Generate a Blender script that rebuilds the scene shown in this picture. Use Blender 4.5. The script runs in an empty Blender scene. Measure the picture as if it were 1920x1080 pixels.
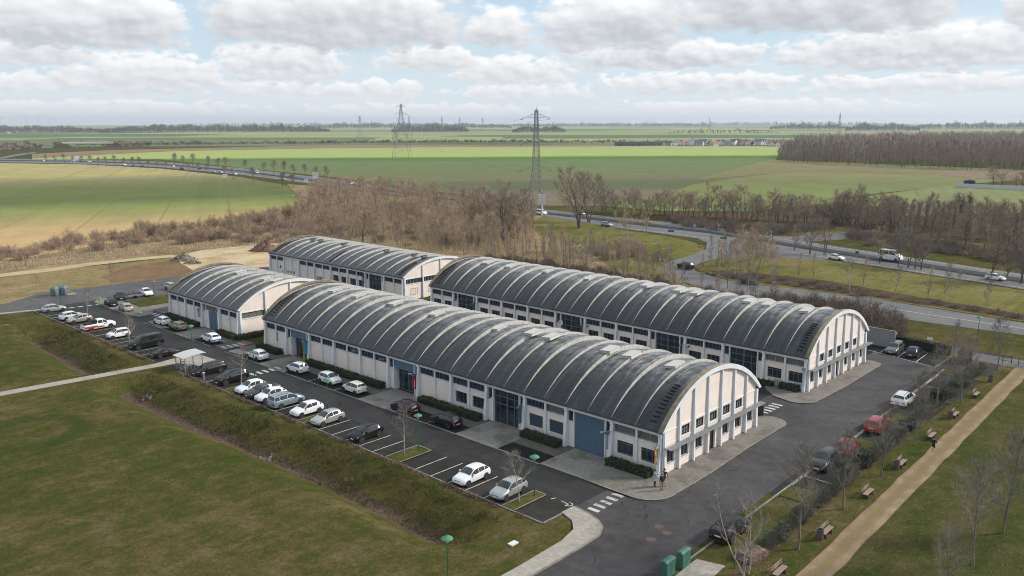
import bpy, math, random
import numpy as np
from mathutils import Vector, Matrix
R = math.radians
scene = bpy.context.scene
COL = scene.collection
# ------------------------------------------------------------------ camera
CAM = Vector((-67.2008, -42.8108, 34.0996)); YAW, PITCH, ROLL, FPX = R(43.09405), R(11.00762), R(-0.1091), 1594.826
cd = bpy.data.cameras.new('camera'); cam = bpy.data.objects.new('camera', cd); COL.objects.link(cam); scene.camera = cam
_f = Vector((math.cos(YAW)*math.cos(PITCH), math.sin(YAW)*math.cos(PITCH), -math.sin(PITCH)))
_r0 = Vector((math.sin(YAW), -math.cos(YAW), 0)); _u0 = _r0.cross(_f)
_r = math.cos(ROLL)*_r0 + math.sin(ROLL)*_u0; _u = -math.sin(ROLL)*_r0 + math.cos(ROLL)*_u0
cam.matrix_world = Matrix(((_r.x, _u.x, -_f.x, CAM.x), (_r.y, _u.y, -_f.y, CAM.y), (_r.z, _u.z, -_f.z, CAM.z), (0, 0, 0, 1)))
cd.sensor_width = 36; cd.lens = FPX*36/1920; cd.clip_start = .5; cd.clip_end = 60000
# ------------------------------------------------------------------ light and exposure
SUN_AZ, SUN_EL = R(-38), R(34)
sv = Vector((math.cos(SUN_EL)*math.cos(SUN_AZ), math.cos(SUN_EL)*math.sin(SUN_AZ), math.sin(SUN_EL)))
sl = bpy.data.lights.new('sun', 'SUN'); sl.energy = 4.6; sl.angle = R(9); sl.color = (1, .93, .82)
so = bpy.data.objects.new('sun', sl); COL.objects.link(so); so.rotation_euler = (-sv).to_track_quat('-Z', 'Y').to_euler()
scene.view_settings.view_transform = 'Standard'; scene.view_settings.look = 'None'
scene.view_settings.exposure = 0.0; scene.view_settings.gamma = 1.0
try: scene.view_settings.use_curve_mapping = False
except Exception: pass
scene.cycles.filter_width = 1.0
scene.cycles.max_bounces = 5; scene.cycles.diffuse_bounces = 2; scene.cycles.glossy_bounces = 2
scene.cycles.transparent_max_bounces = 4; scene.cycles.volume_bounces = 0

# ------------------------------------------------------------------ node helper
class NT:
    def __init__(s, tree): s.t = tree
    def n(s, typ, out=0, props=None, **inp):
        nd = s.t.nodes.new(typ)
        for k, v in (props or {}).items(): setattr(nd, k, v)
        for k, v in inp.items():
            key = int(k[1:]) if k[0] == 'i' and k[1:].isdigit() else k.replace('_', ' ')
            sk = nd.inputs[key]
            if isinstance(v, bpy.types.NodeSocket): s.t.links.new(v, sk)
            else:
                if hasattr(sk.default_value, '__len__') and len(sk.default_value) == 4 and len(v) == 3: v = (*v, 1)
                sk.default_value = v
        return nd.outputs[out]
    def m(s, op, a, b=0.0, c=0.0, clamp=False):
        return s.n('ShaderNodeMath', props={'operation': op, 'use_clamp': clamp}, i0=a, i1=b, i2=c)
    def v(s, op, a, b=(0, 0, 0), c=(0, 0, 0), out=0):
        return s.n('ShaderNodeVectorMath', out=out, props={'operation': op}, i0=a, i1=b, i2=c)
    def mix(s, f, a, b, blend='MIX'):
        return s.n('ShaderNodeMix', out=2, props={'data_type': 'RGBA', 'blend_type': blend}, i0=f, i6=a, i7=b)
    def noise(s, vec, scale, detail=4, rough=.55, out=0, dist=0.0):
        return s.n('ShaderNodeTexNoise', out=out, Vector=vec, Scale=scale, Detail=detail, Roughness=rough, Distortion=dist)
    def rng(s, v, a, b, c=0.0, d=1.0, smooth=True):
        return s.n('ShaderNodeMapRange', props={'interpolation_type': 'SMOOTHSTEP' if smooth else 'LINEAR'}, Value=v, From_Min=a, From_Max=b, To_Min=c, To_Max=d)
    def ramp(s, f, stops, interp='LINEAR'):
        nd = s.t.nodes.new('ShaderNodeValToRGB'); cr = nd.color_ramp; cr.interpolation = interp
        while len(cr.elements) < len(stops): cr.elements.new(0.5)
        for e, (p, c) in zip(cr.elements, stops): e.position = p; e.color = (*c, 1)
        s.t.links.new(f, nd.inputs[0]); return nd.outputs[0]

# ------------------------------------------------------------------ world: physical sky, cumulus drawn by direction
world = bpy.data.worlds.new('World'); scene.world = world; world.use_nodes = True
wt = world.node_tree; wt.nodes.clear(); W = NT(wt)
sky = wt.nodes.new('ShaderNodeTexSky'); sky.sky_type = 'NISHITA'; sky.sun_disc = False
sky.sun_elevation = SUN_EL; sky.sun_rotation = math.atan2(sv.x, sv.y); sky.air_density = 1.0; sky.dust_density = .6; sky.ozone_density = 2.0
SKY_STRENGTH = .1
d_ = wt.nodes.new('ShaderNodeTexCoord').outputs['Generated']
sep = wt.nodes.new('ShaderNodeSeparateXYZ'); wt.links.new(d_, sep.inputs[0])
sx_ = W.v('DOT_PRODUCT', d_, (math.sin(YAW), -math.cos(YAW), 0), out=1); sy_ = W.v('DOT_PRODUCT', d_, (math.cos(YAW), math.sin(YAW), 0), out=1)
az_ = W.m('MULTIPLY', W.m('ARCTAN2', sx_, sy_), 57.2958); el_ = W.m('MULTIPLY', W.m('ARCSINE', sep.outputs[2]), 57.2958)
P_ = W.n('ShaderNodeCombineXYZ', X=az_, Y=el_)
Ps = W.v('MULTIPLY', P_, (1, 1.75, 1))
# puffs get finer towards the horizon
nA = W.noise(Ps, .38, 8, .50); nB = W.noise(Ps, .95, 7, .50)
nAd = W.noise(W.v('ADD', Ps, (.55, .85, 0)), .38, 3, .45); nBd = W.noise(W.v('ADD', Ps, (.25, .4, 0)), .95, 3, .45)
low = W.rng(el_, 2.0, 7.0, 1.0, 0.25)
def lerp(f, a, b): return W.m('ADD', a, W.m('MULTIPLY', f, W.m('SUBTRACT', b, a)))
n0 = lerp(low, nA, nB); nd0 = lerp(low, nAd, nBd)
rA, rB = W.noise(Ps, .38, 3, .45), W.noise(Ps, .95, 3, .45)
nd0 = lerp(low, nAd, nBd)
relief = W.m('SUBTRACT', lerp(low, rA, rB), nd0); nz = W.m('SUBTRACT', n0, .5)
DARK, WHITE = (.45, .475, .525), (1.0, 1.0, 1.0)
def sky_az_el(px, py):
    d = _f + (px-960)/FPX*_r - (py-540)/FPX*_u; d.normalize()
    return math.degrees(math.atan2(d.dot(Vector((math.sin(YAW), -math.cos(YAW), 0))), d.dot(Vector((math.cos(YAW), math.sin(YAW), 0))))), math.degrees(math.asin(d.z))
CLOUDS = [  # x0, x1, top, base in photo pixels; far ones first; last: how grey the base is
    (560, 1010, 196, 214, .1), (1150, 1700, 188, 208, .1), (-80, 460, 190, 210, .1),
    (-40, 130, 140, 172, .25), (400, 640, 150, 180, .2), (600, 800, 152, 182, .25), (860, 1110, 158, 184, .3), (1120, 1500, 138, 172, .55), (1500, 2000, 138, 172, .5),
    (85, 440, 100, 170, .45), (840, 1070, 108, 155, .45), (715, 885, 84, 130, .45), (-60, 170, 72, 118, .6), (410, 650, 76, 148, .55),
    (1060, 1450, 78, 125, .9), (1460, 2010, 44, 124, .8), (870, 1000, 20, 84, .7), (-130, 362, -25, 80, .9), (365, 880, -40, 82, .95), (1000, 1300, -15, 86, .95), (1240, 1850, -60, 52, 1.0),
    (1880, 2300, -60, 40, .8), (-700, -120, 0, 90, .8), (2050, 2600, 60, 140, .7)]
nish = W.n('ShaderNodeBackground', Color=sky.outputs[0], Strength=SKY_STRENGTH)
skyc = W.v('SCALE', sky.outputs[0]); wt.nodes[-1].inputs['Scale'].default_value = SKY_STRENGTH
# thin pale veil of moisture in the blue, thicker towards the horizon
veil = W.m('POWER', 2.718, W.m('MULTIPLY', W.m('MAXIMUM', el_, 0.0), -1/3.4))
col = W.mix(.75, skyc, (.54, .73, .88))
cirr = W.rng(W.noise(W.v('MULTIPLY', P_, (.6, 2.4, 1)), .12, 5, .55), .42, .66, 0, .35)
col = W.mix(cirr, col, (.83, .85, .875))
# clouds outside the photographed part of the sky: the same cumulus on a flat layer
den = W.m('ADD', W.m('MAXIMUM', sep.outputs[2], 0.0), .09)
pl = W.v('DIVIDE', d_, W.n('ShaderNodeCombineXYZ', X=den, Y=den, Z=den))
g1 = W.noise(W.v('MULTIPLY', pl, (1, 1, 0)), 1.1, 7, .55); g2 = W.noise(W.v('ADD', W.v('MULTIPLY', pl, (1, 1, 0)), (sv.x*.12, sv.y*.12, 0)), 1.1, 7, .55)
inside = W.m('MULTIPLY', W.rng(W.m('ABSOLUTE', az_), 33, 42, 1, 0), W.rng(el_, 12.5, 17, 1, 0))
ga = W.m('MULTIPLY', W.rng(g1, .44, .56), W.m('SUBTRACT', 1.0, inside))
gs = W.m('ADD', W.m('MULTIPLY', W.m('SUBTRACT', g1, g2), 3.0), .62, clamp=True)
col = W.mix(ga, col, W.mix(gs, (.50, .52, .56), WHITE))
for x0, x1, t, b, gr in CLOUDS:
    a0, e0 = sky_az_el(x0, b); a1, e1 = sky_az_el(x1, t); _, eb = sky_az_el((x0+x1)/2, b); _, et = sky_az_el((x0+x1)/2, t)
    cw, ch = (a1-a0)/2*1.08, (et-eb)*1.04
    q = W.v('MULTIPLY_ADD', P_, (1/cw, 1/ch, 0), (-(a0+a1)/2/cw, -(eb+.30*ch)/ch, 0))
    sp = wt.nodes.new('ShaderNodeSeparateXYZ'); wt.links.new(q, sp.inputs[0])
    qy = W.m('MAXIMUM', sp.outputs[1], W.m('MULTIPLY', sp.outputs[1], -1.9))
    qx2 = W.m('MULTIPLY', sp.outputs[0], sp.outputs[0])
    rr = W.m('POWER', W.m('ADD', W.m('MULTIPLY', qx2, W.m('ABSOLUTE', sp.outputs[0])), W.m('MULTIPLY', W.m('MULTIPLY', qy, qy), 1.5)), .5)
    dn = W.m('ADD', W.m('SUBTRACT', 1.06, rr), W.m('MULTIPLY', nz, 2.3))
    al = W.rng(dn, -.02, .36, 0, 1.0)
    sh = W.m('ADD', W.m('MULTIPLY', sp.outputs[1], .95), W.m('MULTIPLY', relief, 1.7))
    sh = W.m('ADD', W.m('ADD', sh, .50), W.m('MULTIPLY', dn, -.30), clamp=True)
    dk = tuple(DARK[i]+(1-gr)*(.70-DARK[i]) for i in range(3))
    col = W.mix(al, col, W.mix(sh, dk, WHITE))
col = W.mix(W.m('MULTIPLY', veil, .85), col, (.83, .85, .875))
bg = W.n('ShaderNodeBackground', Color=col, Strength=1.08)
wo = wt.nodes.new('ShaderNodeOutputWorld'); wt.links.new(bg, wo.inputs[0])
world.cycles.sampling_method = 'MANUAL'; world.cycles.sample_map_resolution = 256

# ------------------------------------------------------------------ ground survey: pixel of the photograph -> point on the ground
def at(px, py, z=0.0):
    d = _f + (px-960)/FPX*_r - (py-540)/FPX*_u
    t = (z-CAM.z)/d.z
    return CAM + t*d
def sm(a, b, x):
    t = min(1, max(0, (x-a)/(b-a))); return t*t*(3-2*t)
def ditch(x, y):
    e = sm(2.5, 10, y)*(1-sm(69.5, 73, y)) + sm(77, 81, y)*(1-sm(108, 118, y))
    if e <= 0: return 0.0
    xb = -21.7 + (.9*math.sin(y*.07))
    if x > xb: t = min(1, max(0, (x-xb-.3)/4.2)); h = 1-t**.9 if t < 1 else 0; h = max(0, 1-t*1.0)*.85+.15*(1-sm(0, 1, t))
    else: t = min(1, max(0, (xb-x-.3)/5.2)); h = 1-sm(-.25, 1, t)*1.0; h = h/(1-sm(-.25, 1, 0))
    return -2.1*e*h
# ------------------------------------------------------------------ mesh builder
class MB:
    def __init__(s): s.v = []; s.f = []; s.m = []
    def quad(s, a, b, c, d, mi=0):
        n = len(s.v); s.v += [tuple(a), tuple(b), tuple(c), tuple(d)]; s.f.append((n, n+1, n+2, n+3)); s.m.append(mi)
    def tri(s, a, b, c, mi=0):
        n = len(s.v); s.v += [tuple(a), tuple(b), tuple(c)]; s.f.append((n, n+1, n+2)); s.m.append(mi)
    def poly(s, pts, mi=0):
        n = len(s.v); s.v += [tuple(p) for p in pts]; s.f.append(tuple(range(n, n+len(pts)))); s.m.append(mi)
    def box(s, x0, x1, y0, y1, z0, z1, mi=0, T=None):
        n = len(s.v); c = [(x0, y0, z0), (x1, y0, z0), (x1, y1, z0), (x0, y1, z0), (x0, y0, z1), (x1, y0, z1), (x1, y1, z1), (x0, y1, z1)]
        if T: c = [tuple(T(*p)) for p in c]
        s.v += c
        for f in ((0, 3, 2, 1), (4, 5, 6, 7), (0, 1, 5, 4), (1, 2, 6, 5), (2, 3, 7, 6), (3, 0, 4, 7)):
            s.f.append(tuple(n+i for i in f)); s.m.append(mi)
    def taper(s, x0, x1, y0, y1, z0, z1, dx0, dx1, dy0, dy1, mi=0, T=None):
        n = len(s.v); c = [(x0, y0, z0), (x1, y0, z0), (x1, y1, z0), (x0, y1, z0), (x0+dx0, y0+dy0, z1), (x1+dx1, y0+dy0, z1), (x1+dx1, y1+dy1, z1), (x0+dx0, y1+dy1, z1)]
        if T: c = [tuple(T(*p)) for p in c]
        s.v += c
        for f in ((0, 3, 2, 1), (4, 5, 6, 7), (0, 1, 5, 4), (1, 2, 6, 5), (2, 3, 7, 6), (3, 0, 4, 7)):
            s.f.append(tuple(n+i for i in f)); s.m.append(mi)
    def prism(s, pts, z0, z1, mi=0, side=None):
        side = mi if side is None else side
        ar = sum(pts[i][0]*pts[(i+1) % len(pts)][1]-pts[(i+1) % len(pts)][0]*pts[i][1] for i in range(len(pts)))
        if ar < 0: pts = pts[::-1]
        s.poly([(p[0], p[1], z1) for p in pts], mi)
        for i in range(len(pts)):
            a, b = pts[i], pts[(i+1) % len(pts)]
            s.quad((a[0], a[1], z0), (b[0], b[1], z0), (b[0], b[1], z1), (a[0], a[1], z1), side)
    def tube(s, p, q, r0, r1, n=6, mi=0, caps=True):
        p, q = Vector(p), Vector(q); ax = (q-p)
        if ax.length < 1e-6: return
        ax.normalize(); a = ax.orthogonal().normalized(); b = ax.cross(a); k = len(s.v)
        for c, r in ((p, r0), (q, r1)):
            for i in range(n):
                t = 2*math.pi*i/n; s.v.append(tuple(c+r*(math.cos(t)*a+math.sin(t)*b)))
        for i in range(n):
            s.f.append((k+i, k+(i+1) % n, k+n+(i+1) % n, k+n+i)); s.m.append(mi)
        if caps:
            s.f.append(tuple(k+n+i for i in range(n))); s.m.append(mi); s.f.append(tuple(k+n-1-i for i in range(n))); s.m.append(mi)
    def lathe(s, prof, n=12, mi=0, c=(0, 0)):
        k = len(s.v)
        for r, z in prof:
            for i in range(n): t = 2*math.pi*i/n; s.v.append((c[0]+r*math.cos(t), c[1]+r*math.sin(t), z))
        for j in range(len(prof)-1):
            for i in range(n): s.f.append((k+j*n+i, k+j*n+(i+1) % n, k+(j+1)*n+(i+1) % n, k+(j+1)*n+i)); s.m.append(mi)
        s.f.append(tuple(k+(len(prof)-1)*n+i for i in range(n))); s.m.append(mi)
    def mesh(s, name, mats, smooth=None):
        me = bpy.data.meshes.new(name); me.from_pydata(s.v, [], s.f)
        for m in (mats if isinstance(mats, (list, tuple)) else [mats]): me.materials.append(m)
        if len(me.materials) > 1: me.polygons.foreach_set('material_index', s.m)
        if smooth is not None:
            me.polygons.foreach_set('use_smooth', [True]*len(me.polygons)); me.set_sharp_from_angle(angle=R(smooth))
        me.update(); return me
    def build(s, name, mats, parent=None, smooth=None): return link(name, s.mesh(name, mats, smooth), parent)
def link(name, me, parent=None, loc=None, rz=0):
    o = bpy.data.objects.new(name, me); COL.objects.link(o)
    if parent: o.parent = parent
    if loc is not None: o.location = loc
    if rz: o.rotation_euler = (0, 0, rz)
    return o
def tag(o, label, cat, group=None, kind=None):
    if label: o['label'] = label
    if cat: o['category'] = cat
    if group: o['group'] = group
    if kind: o['kind'] = kind
    return o
def thing(name, label, cat, loc=(0, 0, 0), rz=0, group=None):
    o = bpy.data.objects.new(name, None); COL.objects.link(o); o.empty_display_size = .2
    o.location = loc; o.rotation_euler = (0, 0, rz); return tag(o, label, cat, group)
def struct(o): o['kind'] = 'structure'; return o
def stuff(o): o['kind'] = 'stuff'; return o
def kids(o): return KIDS.get(o.name) or [c for c in o.children]
KIDS = {}
def copy_tree(o, parent=None):
    c = o.copy(); COL.objects.link(c)
    if parent: c.parent = parent
    for ch in list(o.children): copy_tree(ch, c)
    return c
# ------------------------------------------------------------------ materials
def new_mat(name):
    m = bpy.data.materials.new(name); m.use_nodes = True; t = m.node_tree
    b = t.nodes['Principled BSDF']; return m, NT(t), b
def mat(name, col, rough=.7, var=.25, scale=3.0, bump=0.0, bscale=20.0, metal=0.0, spec=.5, dirt=None, dscale=.6, damt=.5, rnd=0.0, coat=0.0, world_co=False, stretch=None):
    m, T, b = new_mat(name)
    co = T.n('ShaderNodeNewGeometry') if world_co else T.n('ShaderNodeTexCoord', out=3)
    if stretch: co = T.v('MULTIPLY', co, stretch)
    n = T.noise(co, scale, 5); f = T.rng(n, .3, .7)
    c = T.mix(f, tuple(x*(1-var) for x in col), tuple(min(1, x*(1+var)) for x in col))
    if dirt: c = T.mix(T.m('MULTIPLY', T.rng(T.noise(co, dscale, 6, .65), .48, .68), damt), c, dirt)
    if rnd:
        r = T.n('ShaderNodeObjectInfo', out=5); c = T.mix(1.0, c, T.ramp(r, [(0, (1-rnd,)*3), (1, (1+rnd,)*3)]), 'MULTIPLY')
    T.t.links.new(c, b.inputs['Base Color']); b.inputs['Roughness'].default_value = rough; b.inputs['Metallic'].default_value = metal
    b.inputs['Specular IOR Level'].default_value = spec; b.inputs['Coat Weight'].default_value = coat
    if bump:
        bn = T.n('ShaderNodeBump', Strength=bump, Distance=.05, Height=T.noise(co, bscale, 4)); T.t.links.new(bn, b.inputs['Normal'])
    return m
# ================================================================== GROUND
def lawn_mat(name, cols, wear=.5, ditchy=False):
    m, T, b = new_mat(name); p = T.n('ShaderNodeNewGeometry')
    n1 = T.noise(p, .045, 6, .6, dist=.6); n2 = T.noise(p, .35, 6, .62); n3 = T.noise(p, 3.2, 5, .7); n4 = T.noise(p, 11, 4, .75)
    mow = T.noise(T.v('MULTIPLY', p, (.035, .75, 0)), 1.0, 3)
    f = T.m('ADD', T.m('MULTIPLY', n1, .42), T.m('ADD', T.m('MULTIPLY', n2, .42), T.m('ADD', T.m('MULTIPLY', n3, .45), T.m('MULTIPLY', T.noise(p, 1.1, 5, .7), .42))))
    f = T.m('ADD', f, T.m('MULTIPLY', mow, .2))
    c = T.ramp(T.rng(f, .76, 1.12, smooth=False), cols)
    c = T.mix(T.m('MULTIPLY', T.rng(T.m('ADD', T.m('MULTIPLY', n2, .6), T.m('MULTIPLY', n3, .4)), .53, .66), wear), c, (.135, .108, .066))
    c = T.mix(1.0, c, T.ramp(n4, [(.28, (.5,)*3), (.5, (1.0,)*3), (.72, (1.6, 1.55, 1.4))]), 'MULTIPLY')
    if ditchy:
        s = T.n('ShaderNodeSeparateXYZ', Vector=p); T0 = T.t.nodes[-1]; X, Y, Z = T0.outputs
        # mossy bank between ditch bottom and car park
        bank = T.m('MULTIPLY', T.m('MULTIPLY', T.rng(X, -21.9, -20.6), T.rng(X, -17.7, -16.7, 1, 0)), T.rng(Z, -.05, -.25))
        moss = T.ramp(T.m('ADD', T.m('MULTIPLY', n3, .4), T.m('ADD', T.m('MULTIPLY', T.noise(p, .9, 4), .4), T.m('MULTIPLY', T.noise(p, .22, 4), .3))), [(.38, (.030, .038, .012)), (.52, (.072, .066, .018)), (.63, (.105, .088, .030)), (.75, (.050, .058, .018))])
        c = T.mix(T.m('MULTIPLY', bank, .9), c, moss)
        lit = T.m('MULTIPLY', T.rng(T.m('ADD', Z, T.m('MULTIPLY', T.m('SUBTRACT', n3, .5), .9)), -1.55, -1.95), T.rng(Z, -.9, -1.2))
        c = T.mix(lit, c, T.ramp(n3, [(.35, (.045, .034, .026)), (.6, (.12, .085, .06)), (.75, (.19, .15, .12))]))
        # a ring of darker grass and a stripe of fresher grass, as they grow on this lawn
        w = T.m('MULTIPLY', T.m('SUBTRACT', n2, .5), 2.5)
        c0 = at(55, 812); rad = T.v('LENGTH', T.v('MULTIPLY', T.v('SUBTRACT', p, tuple(c0)), (1, 1, 0)), out=1); rad = T.m('ADD', rad, w)
        ring = T.m('MULTIPLY', T.rng(rad, 3.6, 4.6), T.rng(rad, 5.6, 6.8, 1, 0))
        c = T.mix(T.m('MULTIPLY', ring, .5), c, (.026, .044, .012))
    T.t.links.new(c, b.inputs['Base Color']); b.inputs['Roughness'].default_value = 1; b.inputs['Specular IOR Level'].default_value = .0
    bn = T.n('ShaderNodeBump', Strength=.8, Distance=.12, Height=T.m('ADD', T.m('MULTIPLY', n3, .6), T.m('MULTIPLY', n4, .5))); T.t.links.new(bn, b.inputs['Normal'])
    return m
LAWN = [(0, (.022, .042, .007)), (.26, (.040, .056, .012)), (.5, (.058, .060, .018)), (.72, (.086, .071, .030)), (1, (.12, .096, .05))]
M_lawn = lawn_mat('lawn', LAWN, .45, True)
M_verge = lawn_mat('verge_grass', [(0, (.055, .066, .018)), (.35, (.10, .104, .030)), (.65, (.15, .135, .052)), (1, (.20, .165, .08))], .3)
M_park = lawn_mat('park_grass', [(0, (.026, .040, .009)), (.3, (.040, .054, .013)), (.55, (.060, .062, .022)), (1, (.095, .08, .04))], .3)
M_dry = lawn_mat('dry_grass', [(0, (.095, .085, .035)), (.35, (.16, .13, .062)), (.65, (.225, .175, .095)), (1, (.29, .22, .125))], .25)
M_rough = lawn_mat('rough_grass', [(0, (.085, .085, .03)), (.25, (.14, .115, .06)), (.5, (.22, .165, .10)), (.75, (.27, .20, .125)), (1, (.34, .26, .165))], .1)
M_litter = lawn_mat('leaf_litter', [(0, (.035, .028, .02)), (.4, (.07, .052, .036)), (.7, (.10, .07, .048)), (1, (.12, .09, .05))], .3)
M_island = lawn_mat('island_grass', [(0, (.035, .05, .012)), (.5, (.07, .07, .022)), (1, (.11, .09, .04))], .5)

def lines(*segs):
    out = []
    for a, b, s in segs:
        n = max(1, round((b-a)/s)); out += [a+(b-a)*i/n for i in range(n)]
    return out+[segs[-1][1]]
gx = [-16000, -8000, -4000, -2000, -1000, -500, -250, -150, -100, -70, -50, -40, -34] + lines((-30, -27.5, 1.25), (-27.5, -15.6, .35)) + [-10, 0, 20, 60, 120, 250, 500, 1000, 2000, 4000, 8000, 16000]
gy = [-16000, -8000, -4000, -2000, -1000, -500, -250, -120, -60, -30, -10, 0] + lines((2, 120, 1.0)) + [140, 200, 300, 500, 1000, 2000, 4000, 8000, 16000]
vv = [(x, y, ditch(x, y) + (.05*math.sin(x*1.9+y*.7)*math.sin(y*1.3) if -27 < x < -17.2 and ditch(x, y) < -.15 else 0)) for y in gy for x in gx]
nx = len(gx); ff = [(j*nx+i, j*nx+i+1, (j+1)*nx+i+1, (j+1)*nx+i) for j in range(len(gy)-1) for i in range(nx-1)]
me = bpy.data.meshes.new('ground'); me.from_pydata(vv, [], ff); me.materials.append(M_lawn); me.polygons.foreach_set('use_smooth', [True]*len(ff)); me.update()
struct(link('ground', me))

def sheet(name, pts, z, m, px=False):
    if px: pts = [at(*p)[:2] for p in pts]
    ar = sum(pts[i][0]*pts[(i+1) % len(pts)][1]-pts[(i+1) % len(pts)][0]*pts[i][1] for i in range(len(pts)))
    if ar < 0: pts = pts[::-1]
    b = MB(); b.poly([(p[0], p[1], z) for p in pts]); return struct(b.build(name, m))
def rect(name, x0, x1, y0, y1, z, m): return sheet(name, [(x0, y0), (x1, y0), (x1, y1), (x0, y1)], z, m)

# ---- fields: crop and soil bands, partly painted cloud shade; drill rows as fine stripes
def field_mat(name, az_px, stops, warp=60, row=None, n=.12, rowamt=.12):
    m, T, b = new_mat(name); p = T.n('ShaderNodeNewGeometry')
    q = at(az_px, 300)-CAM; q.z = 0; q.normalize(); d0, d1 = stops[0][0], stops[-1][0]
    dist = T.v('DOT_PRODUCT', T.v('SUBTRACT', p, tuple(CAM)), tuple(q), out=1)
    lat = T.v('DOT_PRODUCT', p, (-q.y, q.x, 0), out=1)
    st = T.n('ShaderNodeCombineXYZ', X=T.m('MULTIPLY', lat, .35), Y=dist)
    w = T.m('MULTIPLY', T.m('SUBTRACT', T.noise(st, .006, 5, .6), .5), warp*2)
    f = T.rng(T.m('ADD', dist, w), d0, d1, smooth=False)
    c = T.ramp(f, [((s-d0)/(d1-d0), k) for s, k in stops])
    n2 = T.noise(p, .05, 5, .65); c = T.mix(1.0, c, T.ramp(n2, [(.3, (1-n,)*3), (.7, (1+n,)*3)]), 'MULTIPLY')
    n3 = T.noise(p, 1.2, 4, .7); c = T.mix(1.0, c, T.ramp(n3, [(.3, (.82,)*3), (.7, (1.18,)*3)]), 'MULTIPLY')
    if row:
        r = T.v('DOT_PRODUCT', p, (-math.sin(R(row)), math.cos(R(row)), 0), out=1)
        nr = T.noise(T.n('ShaderNodeCombineXYZ', X=r), .22, 3); c = T.mix(1.0, c, T.ramp(nr, [(.3, (1-rowamt,)*3), (.7, (1+rowamt,)*3)]), 'MULTIPLY')
        tr = T.m('ABSOLUTE', T.m('SUBTRACT', T.m('FRACT', T.m('DIVIDE', r, 24.0)), .5))
        c = T.mix(T.rng(tr, .012, .03, .35, 0), c, (.12, .10, .05))
    T.t.links.new(c, b.inputs['Base Color']); b.inputs['Roughness'].default_value = .95; b.inputs['Specular IOR Level'].default_value = .05
    return m
TAN, TAN2, GRN, DGR, BRT, BRN, OLV = (.44, .305, .15), (.46, .385, .175), (.15, .185, .06), (.115, .155, .062), (.29, .345, .11), (.155, .125, .085), (.18, .175, .08)
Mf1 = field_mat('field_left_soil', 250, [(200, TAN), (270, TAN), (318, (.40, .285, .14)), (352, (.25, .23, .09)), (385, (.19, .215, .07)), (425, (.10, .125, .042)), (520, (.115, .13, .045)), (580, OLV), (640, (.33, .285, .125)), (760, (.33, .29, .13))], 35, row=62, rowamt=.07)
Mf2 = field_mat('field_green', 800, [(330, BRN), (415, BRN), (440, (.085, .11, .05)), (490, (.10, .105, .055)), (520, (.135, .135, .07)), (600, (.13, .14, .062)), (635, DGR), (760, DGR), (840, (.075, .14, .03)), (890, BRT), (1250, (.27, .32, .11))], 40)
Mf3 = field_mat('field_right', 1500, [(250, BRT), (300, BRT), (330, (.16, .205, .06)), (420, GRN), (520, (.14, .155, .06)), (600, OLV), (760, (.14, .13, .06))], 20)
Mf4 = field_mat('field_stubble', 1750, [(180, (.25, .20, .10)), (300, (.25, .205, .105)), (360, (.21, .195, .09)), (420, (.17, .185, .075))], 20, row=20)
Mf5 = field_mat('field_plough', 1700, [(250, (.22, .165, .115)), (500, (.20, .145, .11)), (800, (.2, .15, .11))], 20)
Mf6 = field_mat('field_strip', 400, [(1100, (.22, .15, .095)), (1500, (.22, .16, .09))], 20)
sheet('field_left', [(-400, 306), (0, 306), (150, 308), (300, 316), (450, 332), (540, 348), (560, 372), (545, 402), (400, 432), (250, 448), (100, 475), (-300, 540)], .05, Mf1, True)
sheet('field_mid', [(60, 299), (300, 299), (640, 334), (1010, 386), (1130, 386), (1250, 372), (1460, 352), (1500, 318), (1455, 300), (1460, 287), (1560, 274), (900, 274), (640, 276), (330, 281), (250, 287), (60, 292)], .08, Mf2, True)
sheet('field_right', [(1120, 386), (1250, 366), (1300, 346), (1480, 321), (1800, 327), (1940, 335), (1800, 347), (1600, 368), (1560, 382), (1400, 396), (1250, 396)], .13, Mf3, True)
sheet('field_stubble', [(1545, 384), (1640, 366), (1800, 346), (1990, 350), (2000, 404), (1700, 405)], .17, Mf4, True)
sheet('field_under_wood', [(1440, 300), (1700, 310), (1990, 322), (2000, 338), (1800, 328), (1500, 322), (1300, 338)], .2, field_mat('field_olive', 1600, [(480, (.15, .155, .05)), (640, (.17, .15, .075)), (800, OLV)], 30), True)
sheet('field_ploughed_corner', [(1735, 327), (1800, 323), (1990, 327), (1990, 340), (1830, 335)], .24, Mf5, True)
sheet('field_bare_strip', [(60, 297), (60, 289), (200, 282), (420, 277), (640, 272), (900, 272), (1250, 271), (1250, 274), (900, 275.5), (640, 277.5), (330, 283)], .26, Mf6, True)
# far parcels: irregular fields, each its own crop
m, T, b = new_mat('far_farmland'); p = T.n('ShaderNodeNewGeometry')
rot = T.v('DOT_PRODUCT', p, (math.cos(YAW), math.sin(YAW), 0), out=1); lat = T.v('DOT_PRODUCT', p, (math.sin(YAW), -math.cos(YAW), 0), out=1)
st = T.n('ShaderNodeCombineXYZ', X=T.m('MULTIPLY', lat, .0011), Y=T.m('MULTIPLY', rot, .0021))
vo = T.n('ShaderNodeTexVoronoi', out=1, props={'distance': 'CHEBYCHEV'}, Vector=st, Scale=1.0)
rv = T.n('ShaderNodeSeparateColor', Color=vo)
c = T.ramp(rv, [(0, (.12, .165, .07)), (.18, (.25, .28, .12)), (.36, (.10, .135, .07)), (.5, (.28, .24, .15)), (.64, (.22, .26, .11)), (.8, (.12, .145, .08)), (.92, (.27, .27, .16))], 'CONSTANT')
c = T.mix(1.0, c, T.ramp(T.noise(st, 3.0, 4), [(.3, (.8,)*3), (.7, (1.2,)*3)]), 'MULTIPLY')
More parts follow.
